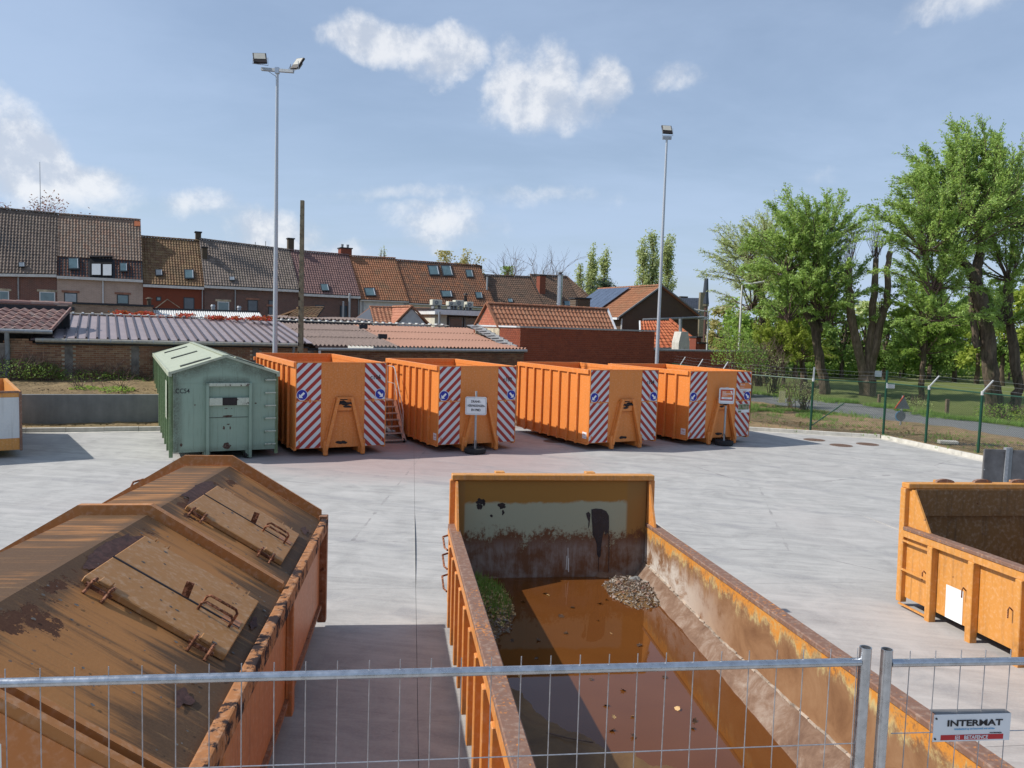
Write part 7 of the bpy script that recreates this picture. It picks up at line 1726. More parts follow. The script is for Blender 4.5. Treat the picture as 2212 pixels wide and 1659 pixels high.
# ---------------------------------------------------------------- green chain-link fence
Wp=[]
def fpt(u,v): p=gp(u,v,.12); return Vector((p.x,p.y,.12))
FD=fpt(1750.5,929); FE=fpt(1907.5,940); FF=fpt(1999,957.5); FG=fpt(2112.5,979)
def fY(u,Y): p=atY(u,800,Y); return Vector((p.x,p.y,.12))
FA=fY(1406.6,44.0); FB=fY(1508,36.6); FC=fY(1624,31.2); FH=FG+(FG-FF)*1.25; FI=FG+(FG-FF)*2.6
P=[FA,FA+(FB-FA)*.34,FA+(FB-FA)*.67,FB,FB+(FC-FB)*.5,FC,FD,FE,FF,FG,FH,FI]
t=empty('chain_link_fence',P[0],0,0,'green chain-link fence with barbed-wire arms along the kerb and back wall','fence'); o0=P[0].copy()
GP,GW=M['greenpost'],M['greenwire']; Hf=1.93
rec=lambda p: p-o0
arms={2:1,4:1,6:1,8:1,9:1,10:1,3:1}
for i,p in enumerate(P):
    tall=i in (0,7); r_=.042 if i in (0,6,7,8,9,10,11) else .035; h=Hf+(.46 if i==7 else (.6 if i==0 else .05))
    MB().tube(rec(p)-UP*.1,rec(p)+UP*h,r_,n=10).build('post',GP,t,smooth=True)
    if i in arms:
        a=rec(p)+UP*(Hf+.03); out=Vector((.30,-.02,.38)) if i in(8,9,10) else (Vector((.02,.02,.44)) if i==6 else Vector((.22,.05,.36)))
        m=MB(); m.bar(a,a+out,.055,.03); m.tube(a-UP*.10,a+UP*.03,r_*1.15,n=8); m.build('barbed_wire_arm',M['alu2'],t)
for a,b in zip(P,P[1:]):
    MB().tube(rec(a)+UP*Hf,rec(b)+UP*Hf,.022,n=8).build('top_rail',GP,t)
    for z in (.08,1.0): MB().tube(rec(a)+UP*z,rec(b)+UP*z,.004,n=4).build('line_wire',GW,t)
    for k_ in range(3):
        off1=Vector((.08+.10*k_,0,.13+.13*k_))+UP*Hf; m=MB(); m.path([rec(a)+off1,(rec(a)+rec(b))/2+off1-UP*.03,rec(b)+off1],.0025,4); m.build('barbed_wire',M['pvc'],t)
    # woven mesh
    d=b-a; L=d.length; d=d.normalized(); m=MB(); st=.068; n=int((L+Hf)/st); r_=.0031
    for s in (0,1):
        for i in range(n+1):
            x0=i*st-(Hf if s==0 else 0); x1=x0+Hf if s==0 else x0-Hf
            # from (x0,0) to (x1,Hf), clipped to 0..L
            za,zb_=0.,Hf; xa,xb=x0,x1
            if s==0:
                if xa<0: za=-xa; xa=0
                if xb>L: zb_=Hf-(xb-L); xb=L
            else:
                if xa>L: za=xa-L; xa=L
                if xb<0: zb_=Hf+xb; xb=0
            if zb_-za<.02: continue
            off2=Vector((d.y,-d.x,0))*(.004*(1 if s else -1)); m.tube(rec(a)+d*xa+UP*(za+.03)+off2,rec(a)+d*xb+UP*(zb_+.0)+off2,r_,n=3,caps=False)
    o=m.build('wire_mesh',GW,t,fix=False); o['kind']='stuff'
# braces
MB().tube(rec(FD)+UP*.15,rec(FD+(FE-FD)*.45)+UP*1.1+UP*0,.02).build('brace',GP,t); 
p=FE+(FF-FE).normalized()*.14; a=fpt(1913,1000)
def plate(u0,v0,u1,v1,Y,label,mat,name='notice_plate',cat='sign',rz=0):
    A=atY(u0,v0,Y); B=atY(u1,v1,Y); t=empty(name,(A.x,A.y,0),0,0,label,cat); MB().box(0,-.012,B.z,B.x-A.x,-.004,A.z).build('plate',M[mat],t,bevel=.002); MB().box(.02,-.003,A.z-.05,B.x-A.x-.02,.002,A.z-.03).build('clip',M['galv'],t)
plate(*zz(1153,308),*zz(1216,351),FE.y-.06,'small white blank notice wired to the green mesh right of the tall fence post','whiteprint')
plate(*zz(328,369),*zz(372,460),34.,'pale yellow upright plate on a post seen through the mesh','yellow')
plate(*zz(1064,214),*zz(1116,262),57.,'far white notice tilted between tree trunks beyond the road','whiteprint')
# traffic sign seen from behind
a=gp(*zz(1260,640),.15); b=atY(*zz(1268,402),a.y); t=empty('traffic_sign',(a.x,a.y,.12),0,0,'triangle and round traffic signs on one pole seen from behind, by the road','traffic sign')
h=b.z-.12; MB().tube((0,0,0),(.02,0,h-.02),.035,n=10).build('pole',M['galv_dull'],t)
tri=[(-.30,-.06,h-.55),(.32,-.06,h-.55),(.03,-.06,h-.02)]; MB().prism(tri,(0,.02,0)).build('triangle_plate',M['pvc'],t)
m=MB(); m.bar(Vector(tri[0])+Vector((0,-.012,0)),Vector(tri[2])+Vector((0,-.012,0)),.05,.02); m.build('red_edge',M['stick_red'],t)
m=MB(); m.prism([(-.05+  .21*math.cos(a_),-.06,h-.85+  .21*math.sin(a_)) for a_ in [2*math.pi*i/24 for i in range(24)]],(0,.02,0)); m.build('round_plate',M['pvc'],t)
m=MB(); m.prism([(-.05+.22*math.cos(a_),-.064,h-.85+.22*math.sin(a_)) for a_ in [math.pi*.55+math.pi*.9*i/12 for i in range(13)]]+[(-.05+.18*math.cos(a_),-.064,h-.85+.18*math.sin(a_)) for a_ in [math.pi*.55+math.pi*.9*i/12 for i in range(12,-1,-1)]],(0,.003,0)); m.build('blue_edge',M['blueprint'],t)
# wooden stakes in the lawn
for i,(x,y,h,lab) in enumerate(((1618,530,.55,'short weathered stake in the lawn between road and big willow'),(1541,290,.9,'wooden post at the far lawn edge left of the willow trunk'),(2093,315,.9,'wooden post at the far lawn edge right of the willow trunk'),(1258,285,.8,'short post at the far lawn edge behind the slender trunk'),(1097,445,.3,'low stump stake by the split pollard trunk'))):
    p=gp(*zz(x,y),.3); t=empty('wooden_stake',(p.x,p.y,.15),0,0,lab,'stake','stakes along the lawn'); MB().box(-.07,-.07,0,.07,.07,h+.2).build('stake',M['bark_p'],t,bevel=.01); 
# ================================================================ vegetation
def leafcard(m,p,s,r,asp=.42):
    d=Vector((r.gauss(0,1),r.gauss(0,1),r.gauss(0,.7))); d=d.normalized() if d.length>.01 else UP; a=d.orthogonal().normalized(); a=(a*math.cos(1)+d.cross(a)*math.sin(r.uniform(0,6))).normalized()
    i=len(m.v); L=s; w_=s*asp; m.v+=[tuple(p-d*L*.5),tuple(p+a*w_*.5),tuple(p+d*L*.5),tuple(p-a*w_*.5)]; m.f.append((i,i+1,i+2,i+3))
def limb(m,pts,r0,r1,n=8,jit=.0,r=None,knots=0):
    pts=[Vector(p) for p in pts]; out=[]; 
    for a,b in zip(pts,pts[1:]):
        for k in range(4): out.append(a.lerp(b,k/4)+Vector((r.gauss(0,jit),r.gauss(0,jit),0)) if r and not(k==0 and a is pts[0]) else a.lerp(b,k/4))
    out.append(pts[-1]); N_=len(out); rad_=[r0+(r1-r0)*i/(N_-1)+(r.uniform(0,knots) if r and knots else 0) for i in range(N_)]
    m.path(out,rad_,n)
def willow(label,Y,trunks,heads,leaf,n_sh,ls,lsz,seed,name='pollard_willow',group='trees on the far side of the fence',up=.9,spread=.9,wind=(-.22,0,0),droop=.38,dens=9,bark='bark',bx=0,shoot_r=.011,cat='tree',LS=.80):
    """trunks: list of (pixel polyline, r0, r1, depth offset); heads: (pixel u,v, depth offset, shoot length m, count factor, spread)"""
    r=random.Random(seed); b=gp(*trunks[0][0][0]) if Y is None else atY(*trunks[0][0][0],Y)
    Y=b.y; root=Vector((b.x,b.y,0.1)); t=empty(name,root,0,0,label,cat,group)
    tm=MB(); 
    for (pl,r0,r1,dy) in trunks:
        pts=[]; n=len(pl)
        for i,(u,v) in enumerate(pl): pts.append(atY(u,v,Y+dy*i/max(1,n-1)+ (dy if False else 0))-root)
        if pl is trunks[0][0]: 
            tm.path([pts[0]-UP*.3,pts[0]+UP*.15,pts[0]+(pts[1]-pts[0])*.12],[r0*.95,r0*.78,r0*.62],10)
        limb(tm,pts,r0*.62,r1*.62,9,.03,r,r1*.16)
    tm.build('trunk',M[bark],t,smooth=True,fix=False)
    lm=MB(); sm=MB()
    for (u,v,dy,L,cf,sp_) in heads:
        h=atY(u,v,Y+dy)-root
        if not leaf:
            for k in range(int(n_sh*cf*1.5)):
                az=r.uniform(0,2*math.pi); el=r.uniform(.5,1.5); d=Vector((math.cos(az)*math.cos(el)*sp_,math.sin(az)*math.cos(el)*sp_,math.sin(el)*up)).normalized(); p=h+Vector((r.gauss(0,.12),r.gauss(0,.12),r.gauss(0,.12))); pts=[p]
                for s in range(5): d=(d+Vector((r.gauss(0,.08),r.gauss(0,.08),.05))).normalized(); p=p+d*(L*r.uniform(.7,1.)/5); pts.append(p)
                sm.path(pts,[shoot_r*1.6,shoot_r*1.3,shoot_r,shoot_r*.8,shoot_r*.6,shoot_r*.3],3)
            continue
        for k in range(int(19*cf+6)):
            az=r.uniform(0,2*math.pi); el=r.uniform(-.2,1.45); d=Vector((math.cos(az)*math.cos(el)*sp_,math.sin(az)*math.cos(el)*sp_,math.sin(el)*up)).normalized(); ll=L*LS*r.uniform(.62,1.10)*(.82+.18*max(0,d.z)); p=h+Vector((r.gauss(0,.1),r.gauss(0,.1),r.gauss(0,.1))); pts=[p]; ds=[d]; N_=8
            for s in range(N_):
                f=(s+1)/N_; d=(d+Vector(wind)*.20*f+Vector((0,0,-droop*.22*f))+Vector((r.gauss(0,.06),r.gauss(0,.06),r.gauss(0,.05)))+UP*(.10 if f<.6 else 0)).normalized(); p=p+d*(ll/N_); pts.append(p); ds.append(d)
            sm.path(pts,[shoot_r*(4.2-3.7*i_/N_) for i_ in range(N_+1)],4)
            for j in range(int(n_sh*.235)):
                f=.22+.78*r.random()**.8; i_=min(N_-1,int(f*N_)); q0=pts[i_].lerp(pts[i_+1],f*N_-i_); x=ds[i_].orthogonal().normalized(); y=ds[i_].cross(x); a_=r.uniform(0,6.28); dd=(ds[i_]*1.15+(x*math.cos(a_)+y*math.sin(a_))*r.uniform(.25,.75)+UP*.15).normalized(); l2=ll*r.uniform(.16,.34)*(1.15-f*.5); q=q0; sub_=[q]
                for s in range(4):
                    dd=(dd+Vector(wind)*.25+Vector((0,0,-droop*.35))+Vector((r.gauss(0,.08),r.gauss(0,.08),r.gauss(0,.08)))).normalized(); q=q+dd*(l2/4); sub_.append(q)
                    for q_ in range(int(dens*.80)):
                        c=sub_[-2].lerp(q,r.random())+Vector((r.gauss(0,.055),r.gauss(0,.055),r.gauss(0,.055))); ld=(dd+Vector((r.gauss(0,.55),r.gauss(0,.55),r.gauss(0,.45)-.15))).normalized(); s_=lsz*r.uniform(.6,1.3); a2=ld.orthogonal().normalized(); a2=(a2*math.cos(c.x*9)+ld.cross(a2)*math.sin(c.x*9)); i0=len(lm.v); lm.v+=[tuple(c-ld*s_*.5),tuple(c+a2*s_*.19),tuple(c+ld*s_*.5),tuple(c-a2*s_*.19)]; lm.f.append((i0,i0+1,i0+2,i0+3))
                sm.path([sub_[0],sub_[2],sub_[4]],[shoot_r*.9,shoot_r*.7,shoot_r*.3],3)
    if sm.v: sm.build('shoots',M['twig'] if leaf else M['twig'],t,fix=False)['kind']='stuff'
    if leaf and lm.v: lm.build('crown',LF[leaf],t,fix=False)
    return t
z7=lambda x,y: ((3332+x/1.8433)/1.8228,(500+y/1.8433)/1.8228)
# big willow at the right edge
willow('biggest willow, wide fresh green crown on a forked grey trunk near the right edge',36.5,
 [([(2152,908),(2147,860),(2140,810),z7(1000,1350),z7(940,1140)],.62,.40,0),([z7(940,1140),z7(880,1010),z7(800,900)],.30,.22,-.8),([z7(940,1140),z7(965,980),z7(975,830),z7(985,740)],.36,.25,.8),([(2190,890),(2200,840),z7(1170,1300),z7(1180,1120)],.36,.26,1.0),([z7(960,1600),z7(915,1380),z7(905,1200)],.28,.18,.4)],
 [(*z7(800,890),-.8,5.6,1.25,1.),(*z7(985,735),.8,6.0,1.35,1.),(*z7(870,680),-.3,5.2,1.,1.),(*z7(560,900),-1.5,4.2,.9,1.),(*z7(1180,1120),1.,5.0,1.,1.),(*z7(1230,720),.5,4.8,.9,1.),(*z7(650,1180),-1.2,3.8,.8,1.),(*z7(560,620),.4,3.4,.7,1.),(*z7(1050,470),0,3.9,.8,.8),(*z7(700,1380),-1.,3.0,.55,1.),(*z7(1130,1420),.5,3.2,.6,1.),(*z7(760,420),.2,3.0,.55,.9)],
 'willow',95,1.,.135,21,dens=8)
# the round green one
willow('rounded bright green willow with leaning trunk, left of the bare split pollard',46,
 [([(1782,861),(1778,820),(1772,790),q(6,1290,1530),q(6,1190,1380),q(6,1130,1250)],.50,.30,0),([q(6,1290,1100),q(6,1250,960),q(6,1230,880)],.24,.18,.5),([q(6,1340,1600),q(6,1310,1400),q(6,1300,1120)],.30,.24,.5)],
 [(*q(6,1130,1240),0,6.0,1.1,1.),(*q(6,1230,880),.5,6.2,1.3,1.),(*q(6,1120,620),.3,4.6,.9,.9),(*q(6,900,850),-.4,4.4,.9,1.),(*q(6,1420,560),.2,4.4,.8,1.),(*q(6,1330,1300),-.5,4.6,.9,1.),(*q(6,960,1450),-.8,3.8,.7,1.),(*q(6,1500,1080),.3,3.8,.7,1.),(*q(6,1450,1500),-.3,3.6,.7,1.)],
 'willow',85,1.,.16,5,dens=7)
# pale one behind to the left
willow('pale thin-leaved pollard tree with dark knotted trunk behind the taller street lamp',54,
 [([(1648,845),(1652,800),(1655,770),q(6,640,1500),q(6,630,1200),q(6,620,1080)],.50,.32,0),([q(6,630,1200),q(6,560,1060),q(6,520,960)],.26,.2,.5)],
 [(*q(6,520,950),.3,6.2,1.1,1.),(*q(6,640,1080),0,6.0,1.,1.),(*q(6,520,1300),-.5,5.4,1.,1.),(*q(6,460,700),0,4.0,.7,.8),(*q(6,680,600),0,3.6,.6,.8)],
 'pale',72,1.,.135,33,dens=5.5)
willow('low yellowish green tree under the pale pollard, its trunk hidden by bushes',50,[([(1690,850),(1692,800),(1690,770)],.2,.12,0)],[(1690,760,0,3.6,1.,1.),(1650,770,.5,3.0,.8,1.),(1730,770,-.4,3.2,.8,1.)],'yell',60,1.,.15,34,name='young_tree',dens=7)
# the bare split pollard
willow('bare split pollard with three cut trunks and thin upright shoots, hardly any leaves',45.5,
 [([(1874,864),(1873,830),(1872,800)],.78,.66,0),([(1866,812),q(6,1740,1400),q(6,1710,1050),q(6,1715,790)],.40,.27,-.4),([(1872,806),q(6,2000,1500),q(6,2040,1000),q(6,2050,690)],.36,.24,.4),([(1880,806),q(6,2100,1500),q(6,2190,1250),q(6,2185,820),z7(320,905)],.38,.22,.2),([q(6,1700,960),q(6,1620,930)],.16,.16,0)],
 [(*q(6,1715,770),-.4,2.6,.55,.55),(*q(6,2050,680),.4,2.7,.6,.5),(*z7(320,900),.2,1.3,.12,.5),(*q(6,1610,930),0,1.8,.35,.8),(*q(6,2120,1350),.1,1.7,.3,.9)],
 None,60,1.,.14,8,up=1.3,wind=(0,0,0),droop=-.1,bark='bark_p',shoot_r=.008)
# slender trunk between the pollard and the big willow
willow('slender mossy trunk standing between the split pollard and the biggest willow',44,
 [([(1991,873),(1990,830),(1993,790),(1998,745),(2004,700)],.27,.15,0)],[(2004,700,0,4.2,1.2,1.),(1995,760,.3,3.4,1.,1.),(2050,740,.5,3.2,.8,1.)],'mid',75,1.,.15,44,name='slender_tree',dens=8)
willow('dark trunk half hidden behind the round green willow',52,[([(1738,852),(1735,800),(1728,740),(1722,700)],.35,.2,0)],[(1722,700,0,4.4,1.,1.),(1700,760,0,3.4,.8,1.)],'mid',70,1.,.16,45,name='field_tree',dens=7)
# wood behind the lawn: countable crowns, one thing each
def crown_tree(label,u,vb,vt,Y,wpx,leaf,seed,name='wood_tree',group='trees of the wood behind the lawn',n=2600,sz=.24,tr=.16,shape=1.,cl=26,bot=.18):
    r=random.Random(seed); b=atY(u,vb,Y); top=atY(u,vt,Y); root=Vector((b.x,b.y,b.z)); H=top.z-b.z; W_2=wpx/F_*Y/2
    t=empty(name,root,0,0,label,'tree',group); m=MB(); limb(m,[(0,0,-.5),(r.uniform(-.2,.2),0,H*.3),(r.uniform(-.4,.4),0,H*.75)],tr*1.3,tr*.4,7,.03,r)
    for k in range(7):
        a=r.uniform(0,6.3); z0=H*r.uniform(.25,.6); m.path([(0,0,z0),(math.cos(a)*W_2*.35,math.sin(a)*W_2*.35,z0+H*.14),(math.cos(a)*W_2*.65,math.sin(a)*W_2*.65,z0+H*.27)],[tr*.4,tr*.25,tr*.08],5)
    m.build('trunk',M['bark'],t,smooth=True,fix=False)
    m=MB(); C=[]
    for k in range(cl):
        z=r.uniform(bot,1); w_=(math.sin(math.pi*min(1,max(.08,(z-bot*.5)/(1.06-bot*.5)))**(.75))**.6)*shape; a=r.uniform(0,6.3); rr=math.sqrt(r.random())*.85; C.append((Vector((math.cos(a)*W_2*w_*rr,math.sin(a)*W_2*w_*rr,H*z)),W_2*r.uniform(.16,.34)))
    for k in range(n):
        c,s=r.choice(C); p=c+Vector((r.gauss(0,s*.55),r.gauss(0,s*.55),r.gauss(0,s*.55))); p.z=max(.2,min(p.z,H*1.02)); leafcard(m,p,sz*r.uniform(.6,1.4),r,.55)
    m.build('crown',LF[leaf],t,fix=False); return t
wood=[(1590,800,645,66,90,'mid','thin leafy tree above the red garden wall'),(1555,800,662,70,70,'brown','brownish budding tree at the left end of the wood'),(1625,812,640,63,90,'mid','leafy tree behind the pale pollard trunk'),(1670,812,650,64,95,'dark','dark crown left of the leaning willow trunk'),(1715,812,640,62,90,'mid','mid green crown behind the leaning willow trunk'),(1765,812,655,66,100,'dark','dark crown right of the leaning willow trunk'),(1815,812,640,64,100,'dark','dark crown just left of the split pollard'),(1862,812,655,66,100,'pale','pale crown seen between the split pollard trunks'),(1910,812,650,62,100,'dark','dark crown just right of the split pollard'),(1955,812,665,66,100,'mid','mid green crown left of the slender trunk'),(2005,814,650,64,110,'dark','dark crown behind the slender trunk'),(2060,815,655,62,110,'dark','dark crown left of the biggest willow trunk'),(2110,818,640,60,110,'yell','yellow-green crown behind the biggest willow trunk'),(2165,820,620,58,110,'dark','dark crown right of the biggest willow trunk'),(2215,824,590,56,120,'yell','yellow-green crown at the right edge of the photo'),(2262,824,560,55,120,'dark','dark crown cut by the right edge of the photo')]
for i,(u,vb,vt,Y,wp,lf,lab) in enumerate(wood): crown_tree(lab,u,vb+2,vt,Y,wp,lf,100+i,n=2300,sz=.30)
def hedge(label,pts,h,depth,leaf,n,sz,seed,name='undergrowth'):
    r=random.Random(seed); m=MB()
    for k in range(n):
        f=r.random()*(len(pts)-1); i=int(f); a,b=pts[i],pts[min(i+1,len(pts)-1)]; p=a.lerp(b,f-i); hh=h*(.6+.4*noise.noise((p.x*.35,p.y*.35,seed))+.25*noise.noise((p.x*1.1,p.y*1.1,seed)))
        z=hh*math.sqrt(r.random())*1.05; leafcard(m,p+Vector((r.gauss(0,depth*.3),r.gauss(0,depth*.3),max(.05,z))),sz*r.uniform(.6,1.4),r,.6)
    return tag(m.build(name,LF[leaf],fix=False),label,None,None,'stuff')
hedge('dark tangled undergrowth along the far edge of the lawn',[atY(u,815,72) *1.0 for u in (1560,1700,1850,2000,2150,2320)],4.6,3.2,'dark',16000,.34,3)
hedge('yellow-green bushes at the far edge of the lawn',[atY(u,818,66) for u in (1640,1760,1880,2080,2320)],2.2,3.2,'mid',7000,.26,4)
# far tree line closing the horizon
hedge('distant belt of trees along the horizon',[Vector((x,240+abs(x)*.05,0)) for x in range(-260,261,40)],14,10,'dark',16000,1.3,6,'distant_trees')
# shrubs by the red garden wall
def shrub(label,u,v,Y,h,w_,leaf,n,sz,seed,stems=10,cat='bush',name='shrub',group=None,bare=.0):
    r=random.Random(seed); b=atY(u,v,Y); t=empty(name,(b.x,b.y,b.z),0,0,label,cat,group); m=MB(); lm=MB()
    for k in range(stems):
        a=r.uniform(0,6.3); e=r.uniform(.2,1.); p0=Vector((r.gauss(0,.1),r.gauss(0,.1),-.1)); p2=Vector((math.cos(a)*w_*.5*e,math.sin(a)*w_*.5*e,h*r.uniform(.7,1.1))); p1=p0.lerp(p2,.5)+Vector((r.gauss(0,.12),r.gauss(0,.12),.1)); m.path([p0,p1,p2],[.02,.013,.004],4)
        for q_ in range(4):
            c=p1.lerp(p2,r.random()); m.path([c,c+Vector((r.gauss(0,.25),r.gauss(0,.25),r.uniform(.1,.5)))],[.008,.003],3)
    m.build('stems',M['twig'],t,fix=False)
    for k in range(n):
        a=r.uniform(0,6.3); rr=w_*.5*math.sqrt(r.random()); z=h*(.15+.85*r.random()**.8)*(1-.35*(rr/(w_*.5))**2); leafcard(lm,Vector((math.cos(a)*rr,math.sin(a)*rr,z)),sz*r.uniform(.6,1.4),r,.5)
    lm.build('foliage',LF[leaf],t,fix=False); return t
shrub('dense green shrub growing over the coping of the red garden wall',1580,800,37.5,2.2,2.0,'mid',1500,.10,1)
shrub('dark green shrub right of the rightmost container, against the fence',1622,812,35,1.6,1.5,'dark',900,.11,2)
shrub('tangle of bare upright stems with few leaves behind the fence rail',1640,830,38,2.0,2.2,'pale',300,.09,3,stems=36)
shrub('twiggy half-bare shrub behind the mesh left of the road',1672,845,38,1.9,1.6,'pale',260,.09,4,stems=30)
shrub('low leafy shrub beside the yellow plate at the road end',1705,880,36.5,1.3,1.6,'mid',500,.08,5)
shrub('low spiky bush behind the mesh right of the yellow plate',1735,880,35.5,1.2,1.5,'pale',380,.08,6,stems=24)
shrub('pale white-flowered bush at the foot of the slender trunk',1975,900,40.5,1.1,1.8,'pale',600,.07,7)
shrub('tuft of green shoots round the foot of the biggest willow',2165,912,35.4,.9,2.4,'mid',900,.09,8)
shrub('green bush at the right edge beside the road verge',2230,915,33.8,.7,1.6,'yell',500,.07,9)
# poplars, cedar and others on the skyline
def poplar(label,u,vb,vt,Y,wpx,seed,leaf='pop',n=2600): 
    r=random.Random(seed); b=atY(u,vb,Y); top=atY(u,vt,Y); root=Vector((b.x,b.y,0)); H=top.z; W2=wpx/F_*Y/2; t=empty('poplar',root,0,0,label,'tree','poplars on the skyline'); m=MB(); lm=MB()
    m.path([(0,0,0),(0,0,H*.6),(0,0,H*.97)],[.4,.2,.03],6)
    for k in range(46):
        z=H*r.uniform(.12,.9); a=r.uniform(0,6.3); ww=W2*(1-((z/H-.35)/.72)**2 if z/H>.35 else .8)*r.uniform(.5,1); ln=H*.16*r.uniform(.7,1.2); e=Vector((math.cos(a)*ww,math.sin(a)*ww,z+ln)); m.path([(0,0,z),Vector((math.cos(a)*ww*.7,math.sin(a)*ww*.7,z+ln*.45)),e],[.09,.05,.015],4)
        for q_ in range(n//46): f=r.random()**.7; p=Vector((0,0,z)).lerp(e,f); lm_s=.24; leafcard(lm,p+Vector((r.gauss(0,lm_s),r.gauss(0,lm_s),r.gauss(0,lm_s*1.7))),.34*r.uniform(.6,1.3),r,.5)
    m.build('trunk',M['bark'],t,fix=False); lm.build('crown',LF[leaf],t,fix=False)
for i,a in enumerate(((1250,670,572,110,24,'small poplar leftmost of the three behind the hipped roof'),(1275,680,541,112,34,'poplar with the highest tip behind the hipped roof'),(1302,680,553,110,32,'poplar just left of the dark cedar'),(1386,680,536,105,44,'left part of the twin poplars by the mast, broad based'),(1405,680,512,105,50,'tallest poplar on the skyline, left of the right mast'),(1438,680,514,108,40,'poplar just right of the right mast'),(821,640,548,150,9,'tiny poplar tip above the russet roof, left one'),(828,640,545,150,9,'tiny poplar tip above the russet roof, right one'))): poplar(a[5],a[0],a[1],a[2],a[3],a[4],60+i,n=(5600 if a[4]>25 else 1800 if a[4]>12 else 700))
def cedar():
    r=random.Random(9); Y=100; b=atY(1300,690,Y); top=atY(1295,600,Y); H=top.z; t=empty('cedar',(b.x,b.y,0),0,0,'dark cedar with flat layered branches right of the poplars','tree'); m=MB(); lm=MB(); m.path([(0,0,0),(0,0,H)],[.4,.05],7)
    for k in range(34):
        z=H*r.uniform(.35,.98); a=r.choice([0,.3,-.4,3.1,2.8,1.5,4.5])+r.gauss(0,.3); L=(H*1.05-z)*.62*r.uniform(.7,1.15)+.6; e=Vector((math.cos(a)*L,math.sin(a)*L,z+.25)); m.path([(0,0,z),e],[.08,.02],4)
        for q_ in range(90): f=r.random(); p=Vector((0,0,z)).lerp(e,f); leafcard(lm,p+Vector((r.gauss(0,.35*f+.1),r.gauss(0,.35*f+.1),r.gauss(0,.10)-.1)),.32*r.uniform(.6,1.3),r,.3)
    m.build('trunk',M['bark'],t,fix=False); lm.build('crown',LF['cedar'],t,fix=False)
cedar()
for i,a in enumerate(((955,650,545,95,75,'brown','brownish budding tree crown behind the roof with two big windows'),(1010,650,540,95,70,'brown','second brownish crown, left of the bare tree'),(905,650,575,98,40,'brown','small sparse brown twigs above the russet brown ridge'),(1095,660,578,98,60,'mid','low green crown under the bare tree'),(1500,690,655,110,40,'yell','low yellow-green crown behind the solar panels'))): crown_tree(a[6],a[0],a[1],a[2],a[3],a[4],a[5],140+i,group='trees behind the houses',n=1700,sz=.26,name='garden_tree')
def bare(label,u,vb,vt,Y,seed,name='bare_tree',leaf=None):
    r=random.Random(seed); b=atY(u,vb,Y); top=atY(u,vt,Y); H=top.z; t=empty(name,(b.x,b.y,0),0,0,label,'tree'); m=MB(); tips=[]
    def br(p,d,L,r0,lv):
        pts=[p]; 
        for s in range(3): d=(d+Vector((r.gauss(0,.16),r.gauss(0,.16),r.gauss(0,.10)+.05))).normalized(); p=p+d*(L/3); pts.append(p)
        m.path(pts,[r0,r0*.8,r0*.65,r0*.5],4)
        if lv==0: tips.append(p); return
        for k in range(4 if lv>2 else 3): 
            a=r.uniform(0,6.3); e=r.uniform(.35,.8); x=d.orthogonal().normalized(); y=d.cross(x); br(pts[-1 if k<2 else 2],(d+(x*math.cos(a)+y*math.sin(a))*e).normalized(),L*r.uniform(.62,.82),r0*.52,lv-1)
    br(Vector((0,0,0)),UP,H*.36,.30,5); m.build('branches',M['twig'],t,fix=False)
    if leaf:
        lm=MB()
        for p in tips:
            for q_ in range(7): leafcard(lm,p+Vector((r.gauss(0,.35),r.gauss(0,.35),r.gauss(0,.3))),.26,r)
        lm.build('crown',LF[leaf],t,fix=False)
bare('bare leafless tree with fine spreading branches above the sagging ridge',1095,660,535,90,3)
bare('dark purple-leaved tree top showing above the leftmost roofs',140,470,440,70,5,'purple_tree','purple')
# red creeper tumbling over the shed ridge
def creeper(label,pts,h,seed,n):
    r=random.Random(seed); P=[sp(shed_s0,0,0) for shed_s0 in ()]; m=MB(); A=[Vector(p) for p in pts]; t=empty('red_creeper',A[0],0,0,label,'creeper','clumps of red creeper behind the shed ridge'); L=(A[-1]-A[0]).length
    for k in range(n):
        f=r.random(); p=A[0].lerp(A[1],f); hh=h*(.35+.65*abs(math.sin(f*5.3+seed))*(.6+.4*r.random())); leafcard(m,p+Vector((r.gauss(0,.08),r.gauss(0,.25),hh*r.random()-.05))-A[0],.10*r.uniform(.6,1.4),r,.75)
    m.build('foliage',LF['red'],t,fix=False)
    m=MB(); m.path([Vector((0,0,-.1)),(A[1]-A[0])*.5+UP*.05,(A[1]-A[0])],.01,4); m.build('stems',M['twig'],t,fix=False)
def rp(k,x,y): p=atY(*q(k,x,y),36.4); return p
creeper('largest clump of red creeper in front of the beige annex',[rp(1,1280,1372),rp(1,1690,1380)],.36,1,1500)
creeper('low red creeper strip before the white corrugated roof',[rp(1,1700,1380),rp(1,1930,1385)],.16,2,420)
creeper('tuft of red creeper at the middle of the white corrugated roof',[rp(2,575,1100),rp(2,700,1103)],.26,3,420)
creeper('red creeper tuft right of the white pipe above the ridge',[rp(2,895,1112),rp(2,1040,1115)],.20,4,330)
creeper('small sparse sprig of red creeper near the end of the white roof',[rp(2,1120,1118),rp(2,1250,1122)],.20,5,160)
creeper('red creeper clump at the right end of the white roof',[rp(2,1330,1120),rp(2,1560,1128)],.24,6,420)
